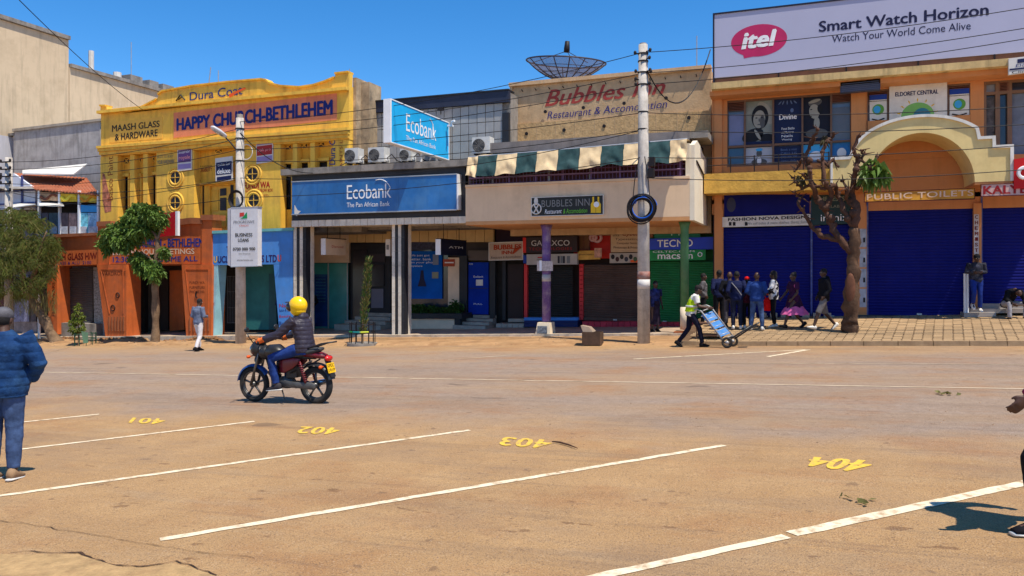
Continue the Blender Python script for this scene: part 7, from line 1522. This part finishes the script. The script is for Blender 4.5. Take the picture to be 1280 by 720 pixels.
person('dark figure with pale cap at the glass front of the bank', P(388, 412, 27.4), LFT+FW, POCK, 1.74, top=BLKC, bottom=BLKC, shoes=BLKC, hair=(cloth('pale_cap', (190, 180, 170)),))
person('dark figure standing inside the doorway of the orange shopfront', P(168, 418, 25.6), TOW, {}, 1.68, top=BLKC, bottom=BLKC, shoes=BLKC, hair='short')
# ================================================================ MOTORCYCLE AND RIDER
mc = Vector((-7.93, 10.47, G(-7.93, 10.47))); MY = pi          # local +X is forward, heading down the street
MO = thing('motorcycle', 'black and red motorcycle with yellow number plate crossing the road', 'motorcycle', mc, None, MY)
MO.rotation_euler = (0, math.atan(.0357), MY)
RUB = M('tyre_rubber', (.02, .02, .02), .85, var=.2, bump=.4, bscale=60, dirt=(.12, .08, .05), damt=.4); ALU = M('grey_alloy', (.13, .125, .12), .4, var=.15, metal=.8, bump=.1, dirt=(.1, .08, .06), damt=.4); BPL = M('black_plastic', (.02, .02, .022), .4, var=.2, bump=.05, spec=.4); ENG = M('engine_grey', (.10, .095, .09), .5, var=.3, scale=12, bump=.3, metal=.4); CHR = M('chrome', (.6, .6, .6), .2, metal=1, bump=0); REDM = M('maroon_panel', (.16, .012, .018), .35, var=.15, bump=0, spec=.5); BLM = M('blue_panel', (.015, .05, .20), .35, var=.15, bump=0, spec=.5)
def L(mb, name, mat, par=MO, smooth=True): return mb.build(name, mat, par, local=True, smooth=smooth)
for wx, nm, wdt in ((.61, 'front_wheel', .040), (-.61, 'rear_wheel', .050)):
    c = Vector((wx, 0, .295)); wh = MB().tube([(wx, -.07, .295), (wx, .07, .295)], .045, 14); wh = L(wh, nm, ALU)
    t_ = MB().torus(c, .255, wdt, 1, 44, 12); L(t_, 'tyre', RUB, wh)
    rm = MB().torus(c, .212, .017, 1, 40, 8)
    for s in (-1, 1): rm.torus(c+Vector((0, .028*s, 0)), .214, .006, 1, 40, 6)
    L(rm, 'rim', ALU, wh)
    for k in range(5):
        a = 2*pi*k/5+.3; d = Vector((cos(a), 0, sin(a))); s_ = Vector((-sin(a), 0, cos(a)))
        sp_ = MB().loft([(c+d*.03, s_*.028, Vector((0, .02, 0))), (c+d*.12, s_*.016, Vector((0, .015, 0))), (c+d*.205, s_*.022, Vector((0, .018, 0)))], 8); L(sp_, 'spoke', ALU, wh)
for s in (-1, 1):
    L(MB().tube([(.61, .085*s, .295), (.50, .085*s, .62), (.41, .085*s, .93)], [.024, .022, .018], 10), 'fork', ALU)
    L(MB().tube([(-.16, .10*s, .33), (-.61, .10*s, .295)], .02, 8), 'swingarm', BPL)
    sk = MB().tube([(-.50, .13*s, .34), (-.40, .13*s, .70)], .016, 8)
    for k in range(9): sk.torus(Vector((-.50, .13*s, .38)).lerp(Vector((-.41, .13*s, .64)), k/8), .028, .007, 2, 14, 5)
    L(sk, 'shock_absorber', REDM)
    L(MB().ell((-.80, .14*s, .60), (.03, .04, .028)).tube([(-.80, .05*s, .60), (-.80, .12*s, .60)], .01, 6), 'indicator', ORP); L(MB().ell((.60, .14*s, .76), (.03, .04, .028)).tube([(.58, .05*s, .77), (.60, .12*s, .76)], .01, 6), 'indicator', ORP)
    mr_ = MB().tube([(.38, .28*s, 1.0), (.40, .36*s, 1.10), (.42, .37*s, 1.17)], .008, 6); mr_ = L(mr_, 'mirror_stem', BPL); L(MB().ell((.43, .37*s, 1.22), (.018, .06, .045)), 'mirror', BPL, mr_)
fdr = MB(); vs = []; ns = 18
for i in range(ns+1):
    a = lerp(.15, 2.6, i/ns); 
    for y, o in ((-.06, -.02), (-.04, .012), (0, .022), (.04, .012), (.06, -.02)): vs.append((.61+cos(a)*(.315+o), y, .295+sin(a)*(.315+o)))
fdr.add(vs, [(i*5+j, i*5+j+1, i*5+j+6, i*5+j+5) for i in range(ns) for j in range(4)]); L(fdr, 'front_fender', BLM)
fdr = MB(); vs = []
for i in range(ns+1):
    a = lerp(.9, 2.9, i/ns)
    for y, o in ((-.08, -.03), (-.05, .012), (0, .022), (.05, .012), (.08, -.03)): vs.append((-.61+cos(a)*(.33+o), y, .315+sin(a)*(.33+o)))
fdr.add(vs, [(i*5+j, i*5+j+1, i*5+j+6, i*5+j+5) for i in range(ns) for j in range(4)]); L(fdr, 'rear_fender', BPL)
L(MB().tube([(.41, 0, .95), (.28, 0, .80), (-.1, 0, .74), (-.62, 0, .74)], .03, 8).tube([(.40, 0, .9), (.26, 0, .5), (.22, 0, .28)], .03, 8).tube([(.2, 0, .27), (-.16, 0, .27), (-.2, 0, .7)], .025, 8).tube([(-.2, .11, .5), (-.62, .11, .70)], .014, 6).tube([(-.2, -.11, .5), (-.62, -.11, .70)], .014, 6), 'frame', BPL)
L(MB().loft([((.34, 0, .80), Vector((0, .06, 0)), Vector((0, 0, .07))), ((.28, 0, .83), Vector((0, .13, 0)), Vector((0, 0, .12))), ((.10, 0, .84), Vector((0, .14, 0)), Vector((0, 0, .12))), ((-.05, 0, .79), Vector((0, .09, 0)), Vector((0, 0, .07)))], 20), 'fuel_tank', BPL)
L(MB().loft([((.02, 0, .78), Vector((0, .08, 0)), Vector((0, 0, .04))), ((-.12, 0, .77), Vector((0, .13, 0)), Vector((0, 0, .055))), ((-.38, 0, .80), Vector((0, .14, 0)), Vector((0, 0, .06))), ((-.62, 0, .85), Vector((0, .12, 0)), Vector((0, 0, .055))), ((-.74, 0, .88), Vector((0, .07, 0)), Vector((0, 0, .03)))], 20), 'seat', M('grey_vinyl', (.045, .045, .047), .6, var=.2, bump=.2))
for s in (-1, 1): L(MB().loft([((.04, .115*s, .60), Vector((.03, 0, .0)), Vector((0, .01, .10))), ((-.08, .125*s, .61), Vector((0, .02, 0)), Vector((0, 0, .115))), ((-.26, .12*s, .66), Vector((0, .02, 0)), Vector((0, 0, .085))), ((-.38, .10*s, .70), Vector((0, .01, 0)), Vector((0, 0, .03)))], 14), 'side_panel', REDM)
L(MB().loft([((-.45, 0, .80), Vector((0, .12, 0)), Vector((0, 0, .05))), ((-.7, 0, .78), Vector((0, .09, 0)), Vector((0, 0, .06))), ((-.82, 0, .76), Vector((0, .06, 0)), Vector((0, 0, .04)))], 14), 'tail_cowl', REDM)
en_ = MB().box(-.02, .20, -.09, .09, .26, .42).ell((-.06, .0, .34), (.14, .13, .11)).loft([((.16, 0, .40), Vector((.0, .07, 0)), Vector((.05, 0, .05))), ((.26, 0, .54), Vector((0, .07, 0)), Vector((.05, 0, .05)))], 12)
for k in range(6): en_.loft([((.15+.018*k, 0, .41+.022*k), Vector((0, .10, 0)), Vector((.065, 0, -.05))), ((.154+.018*k, 0, .416+.022*k), Vector((0, .10, 0)), Vector((.065, 0, -.05)))], 12)
L(en_, 'engine', ENG, smooth=False)
L(MB().tube([(.26, -.06, .50), (.33, -.1, .36), (.2, -.13, .24), (-.1, -.14, .24)], .022, 10).tube([(-.1, -.14, .24), (-.3, -.155, .27), (-.75, -.16, .34)], [.03, .045, .05], 14), 'exhaust', CHR)
L(MB().loft([((-.02, .13, .33), Vector((.0, .02, 0)), Vector((0, 0, .05))), ((-.3, .13, .31), Vector((0, .02, 0)), Vector((0, 0, .05))), ((-.61, .12, .295), Vector((0, .02, 0)), Vector((0, 0, .06))), ((-.68, .12, .295), Vector((0, .01, 0)), Vector((0, 0, .03)))], 12), 'chain_cover', ENG)
L(MB().ell((.50, 0, .88), (.13, .14, .15)).ell((.44, 0, 1.0), (.09, .12, .06)).ell((.36, 0, .82), (.12, .13, .12)).ell((.50, 0, .70), (.06, .10, .08)), 'headlight_cowl', BPL); L(MB().ell((.61, 0, .87), (.04, .085, .085)), 'headlight', CHR)
L(MB().tube([(.22, -.36, 1.01), (.31, -.24, 1.04), (.40, -.08, .98), (.40, .08, .98), (.31, .24, 1.04), (.22, .36, 1.01)], .014, 8), 'handlebar', BPL)
for s in (-1, 1): L(MB().tube([(.30, .25*s, 1.035), (.215, .37*s, 1.008)], .02, 8), 'grip', RUB)
L(MB().tube([(-.5, .10, .88), (-.80, .10, .97), (-.98, .05, .99), (-.98, -.05, .99), (-.80, -.10, .97), (-.5, -.10, .88)], .014, 6).tube([(-.72, -.1, .94), (-.72, .1, .94)], .01, 6).tube([(-.86, -.09, .98), (-.86, .09, .98)], .01, 6), 'rear_rack', BPL)
L(MB().ell((-.86, 0, .73), (.05, .09, .05)), 'tail_light', M('tail_red', (.6, .015, .01), .25, bump=0, var=.05, spec=.6))
pl2 = L(MB().hexa([(-.885, -.10, .655), (-.885, .10, .655), (-.925, .10, .50), (-.925, -.10, .50)], [(-.879, -.10, .655), (-.879, .10, .655), (-.919, .10, .50), (-.919, -.10, .50)]), 'number_plate', flat('plate_yellow', (245, 190, 20)), smooth=False)
def ptext(s, z0, z1):
    uv, fs = text_mesh(s, .03); m2 = MB(); f = lambda z: -.887-(.655-z)*.26
    m2.add([(f(lerp(z0, z1, v))-.002, lerp(.085, -.085, u), lerp(z0, z1, v)) for u, v in uv], fs); m2.build('lettering', BLT, pl2, local=True, fix=False)
ptext('KMDC', .59, .645); ptext('191P', .515, .57)
L(MB().hexa([(-.84, -.07, .72), (-.84, .07, .72), (-.95, .06, .43), (-.95, -.06, .43)], [(-.82, -.07, .72), (-.82, .07, .72), (-.93, .06, .43), (-.93, -.06, .43)]), 'mudguard', BPL, smooth=False)
L(MB().tube([(.08, .08, .26), (.10, .20, .25)], .014, 6).tube([(.08, -.08, .26), (.10, -.20, .25)], .014, 6), 'footpeg', RUB); L(MB().tube([(-.02, .10, .22), (-.14, .2, .10)], .012, 6), 'kickstand', BPL); L(MB().box(-.3, -.1, -.09, .09, .42, .60), 'battery_box', BPL, smooth=False)
RJ = {'pel': (0, -.38, .92), 'wst': (0, -.37, 1.06), 'chs': (0, -.32, 1.25), 'nek': (0, -.27, 1.41), 'hed': (0, -.23, 1.565), 'sh': (.18, -.28, 1.35), 'el': (.27, -.06, 1.14), 'wr': (.31, .18, 1.06), 'hp': (.10, -.31, .90), 'kn': (.20, .13, .74), 'an': (.16, .05, .31), 'toeL': (0, 1, -.1), 'toeR': (0, 1, -.1), 'curlL': 1.2, 'curlR': 1.2}
ri_ = person('motorcyclist in yellow helmet, dark quilted jacket, orange gloves and jeans', mc+Vector((0, 0, -.005)), Vector((-1, 0, 0)), RJ, 1.72, top=M('charcoal_puffer', srgb(50, 44, 56), .5, var=.2, scale=6, bump=.25, bscale=30, spec=.35), topc='puffer_jacket', bottom=cloth('rider_jeans', (34, 58, 118), .25), shoes=cloth('grey_shoe', (60, 56, 60)), hair=None, quilt=(.07, .009), wr=.008, hood=True, loose=1.5, hem=-.02, vox=.010, fine=True, build=1.06)
HY = M('helmet_yellow', (.95, .56, .0), .25, var=.03, bump=0, spec=.6); hh = V((0, -.23, 1.58))
hl = skin_part('helmet', MB().ell(hh+V((0, -.02, .02)), (.135, .155, .150), nu=24, nv=16).ell(hh+V((0, -.02, -.06)), (.118, .135, .10)), .008, HY, ri_)
MB().ell(hh+V((0, .085, -.005)), (.128, .105, .085), nu=20, nv=12).build('visor', M('visor_black', (.01, .01, .012), .15, bump=0, spec=.7), hl, local=True, smooth=True)
MB().ell(hh+V((0, .155, .07)), (.09, .06, .012)).build('peak', BPL, hl, local=True, smooth=True)
for s in (-1, 1):
    w_ = V((.31*s, .18, 1.06)); e_ = V((.27*s, -.06, 1.14)); d = (w_-e_).normalized()
    m2 = MB().tube([e_.lerp(w_, .55), w_, w_+d*.05], [.05, .046, .045], 12).ell(w_+d*.075, (.05, .05, .045))
    for k in range(4): m2.tube([w_+d*.06+V((s*(.03-.02*k), .02, .02)), w_+d*.11+V((s*(.03-.02*k), .02, .0)), w_+d*.11+V((s*(.03-.02*k), -.02, -.035))], .013, 7)
    skin_part('glove', m2, .007, cloth('orange_glove', (225, 110, 50), .2), ri_)
# ================================================================ HAND TRUCK, BOX, SMALL THINGS
hy = pp.y-.05
ht = thing('hand_truck', 'long blue two wheeled hand truck tilted back in front of the porter', 'hand truck', foot(905, 432)); gz = lambda px, py, d: P(px, py, d)
TB = M('truck_blue', (.05, .22, .52), .5, var=.2, scale=6, bump=.1, dirt=(.3, .3, .32), damt=.5); TS = M('truck_grey', (.35, .34, .33), .5, var=.2, metal=.4)
top_, bot_ = P(877, 384, hy), P(912, 426, hy)
for o in (-.2, .2):
    O = Vector((.6, .55, .25))*o; MB().tube([top_+O+Vector((-.12, 0, -.02)), top_+O, top_+O+Vector((.12, 0, -.05)), bot_+O], .02, 8).build('rail', TS, ht, smooth=True)
    MB().tube([bot_+O, P(944, 405, hy)+O*.8], .022, 8).build('toe_arm', BPL, ht, smooth=True)
for k in range(8):
    c = top_.lerp(bot_, (k+.8)/8.6); MB().tube([c-Vector((.75, .62, .3))*.2, c+Vector((.75, .62, .3))*.2], .016, 6).build('rung', TS, ht, smooth=True)
pn = (bot_-top_).normalized(); nn = Vector((-pn.z, 0, pn.x))*.02
OV = Vector((.75, .62, .3))*.17
for f0, f1 in ((.18, .40), (.45, .62), (.66, .84)):
    a, c = top_.lerp(bot_, f0), top_.lerp(bot_, f1); MB().hexa([a-OV, c-OV, c+OV, a+OV], [a+nn-OV, c+nn-OV, c+nn+OV, a+nn+OV]).build('back_plate', TB, ht)
ax_ = P(910, 426.5, hy)
for o in (-.27, .27):
    c = ax_+Vector((0 if o < 0 else .1, o, 0)); c.z = G(c.x, c.y)+.15 if c.y < 22 else H(c.x, c.y)+.15
    wh = MB().tube([c-Vector((0, .03, 0)), c+Vector((0, .03, 0))], .05, 12).build('wheel', TS, ht, smooth=True); MB().torus(c, .115, .033, 1, 30, 10).build('tyre', RUB, wh, smooth=True)
MB().tube([ax_+Vector((0, -.27, 0)), ax_+Vector((0, .27, 0))], .018, 8).build('axle', TS, ht)
MB().hexa([P(932, 411, hy)+Vector((0, -.2, 0)), P(946, 404, hy)+Vector((0, -.2, 0)), P(946, 404, hy)+Vector((0, .2, 0)), P(932, 411, hy)+Vector((0, .2, 0))], [P(932, 413, hy)+Vector((0, -.2, 0)), P(946, 406, hy)+Vector((0, -.2, 0)), P(946, 406, hy)+Vector((0, .2, 0)), P(932, 413, hy)+Vector((0, .2, 0))]).build('toe_plate', BPL, ht)
c0 = foot(885, 430); st = thing('metal_stand', 'low rusty metal frame standing on the pavement behind the porter', 'stand', c0); RS = M('rusty_steel', (.10, .05, .03), .8, var=.3)
for a, b_ in ((-.35, 0), (.35, 0), (-.35, .5), (.35, .5)): MB().tube([c0+Vector((a, b_+.3, -.02)), c0+Vector((a, b_+.3, .45))], .018, 5).build('leg', RS, st)
for z in (.12, .45): MB().box(c0.x-.37, c0.x+.37, c0.y+.28, c0.y+.82, c0.z+z, c0.z+z+.03).build('shelf', RS, st)
c0 = foot(741, 431); bx_ = thing('box', 'brown open box lying on the sandy pavement right of the purple column', 'box', c0)
CB = M('dark_cardboard', (.09, .05, .03), .85, var=.3, scale=5, bump=.2)
for a in (((-.25, -.2), (.25, -.2)), ((-.25, .2), (.25, .2))): (x0, y0), (x1, y1) = a; MB().box(c0.x+x0, c0.x+x1, c0.y+y0-.012, c0.y+y0+.012, c0.z-.02, c0.z+.36).build('panel', CB, bx_)
for x in (-.262, .262): MB().box(c0.x+x-.01, c0.x+x+.01, c0.y-.21, c0.y+.21, c0.z-.02, c0.z+.355).build('panel', CB, bx_)
MB().box(c0.x-.25, c0.x+.25, c0.y-.18, c0.y+.18, c0.z+.0, c0.z+.03).build('base', CB, bx_)
MB().hexa([c0+Vector((-.25, -.19, .362)), c0+Vector((.05, -.19, .362)), c0+Vector((-.08, -.15, .50)), c0+Vector((-.33, -.15, .54))], [c0+Vector((-.25, .19, .362)), c0+Vector((.05, .19, .362)), c0+Vector((-.08, .15, .50)), c0+Vector((-.33, .15, .54))]).build('flap', M('pale_cardboard', (.30, .22, .16), .85), bx_)
tw_ = [PG(*q)+Vector((0, 0, .02)) for q in ((690, 554), (700, 555), (712, 558.5), (722, 562.5))]
tag(MB().tube(tw_, [.006, .011, .009, .004], 6).build('twig', BARKD, None, smooth=True), 'dark curved stick lying on the road at the end of the painted number 403', 'twig')
rr = random.Random(77)
def litter(px, py, label, mat, n, s):
    c = PG(px, py); m2 = MB()
    for k in range(n): leaf(m2, c+Vector((rr.uniform(-.12, .12), rr.uniform(-.1, .1), .015)), Vector((rr.uniform(-1, 1), rr.uniform(-1, 1), .15)), s, s*.3, rr, 0)
    tag(m2.build('fallen_leaves', mat, None, fix=False), label, 'leaves')
litter(1066, 627, 'small green leaf sprig lying on the road below the painted number 404', LOL2, 9, .07); litter(1183, 493, 'pale twig litter lying on the road near the edge line at the right', LOL2, 9, .10)
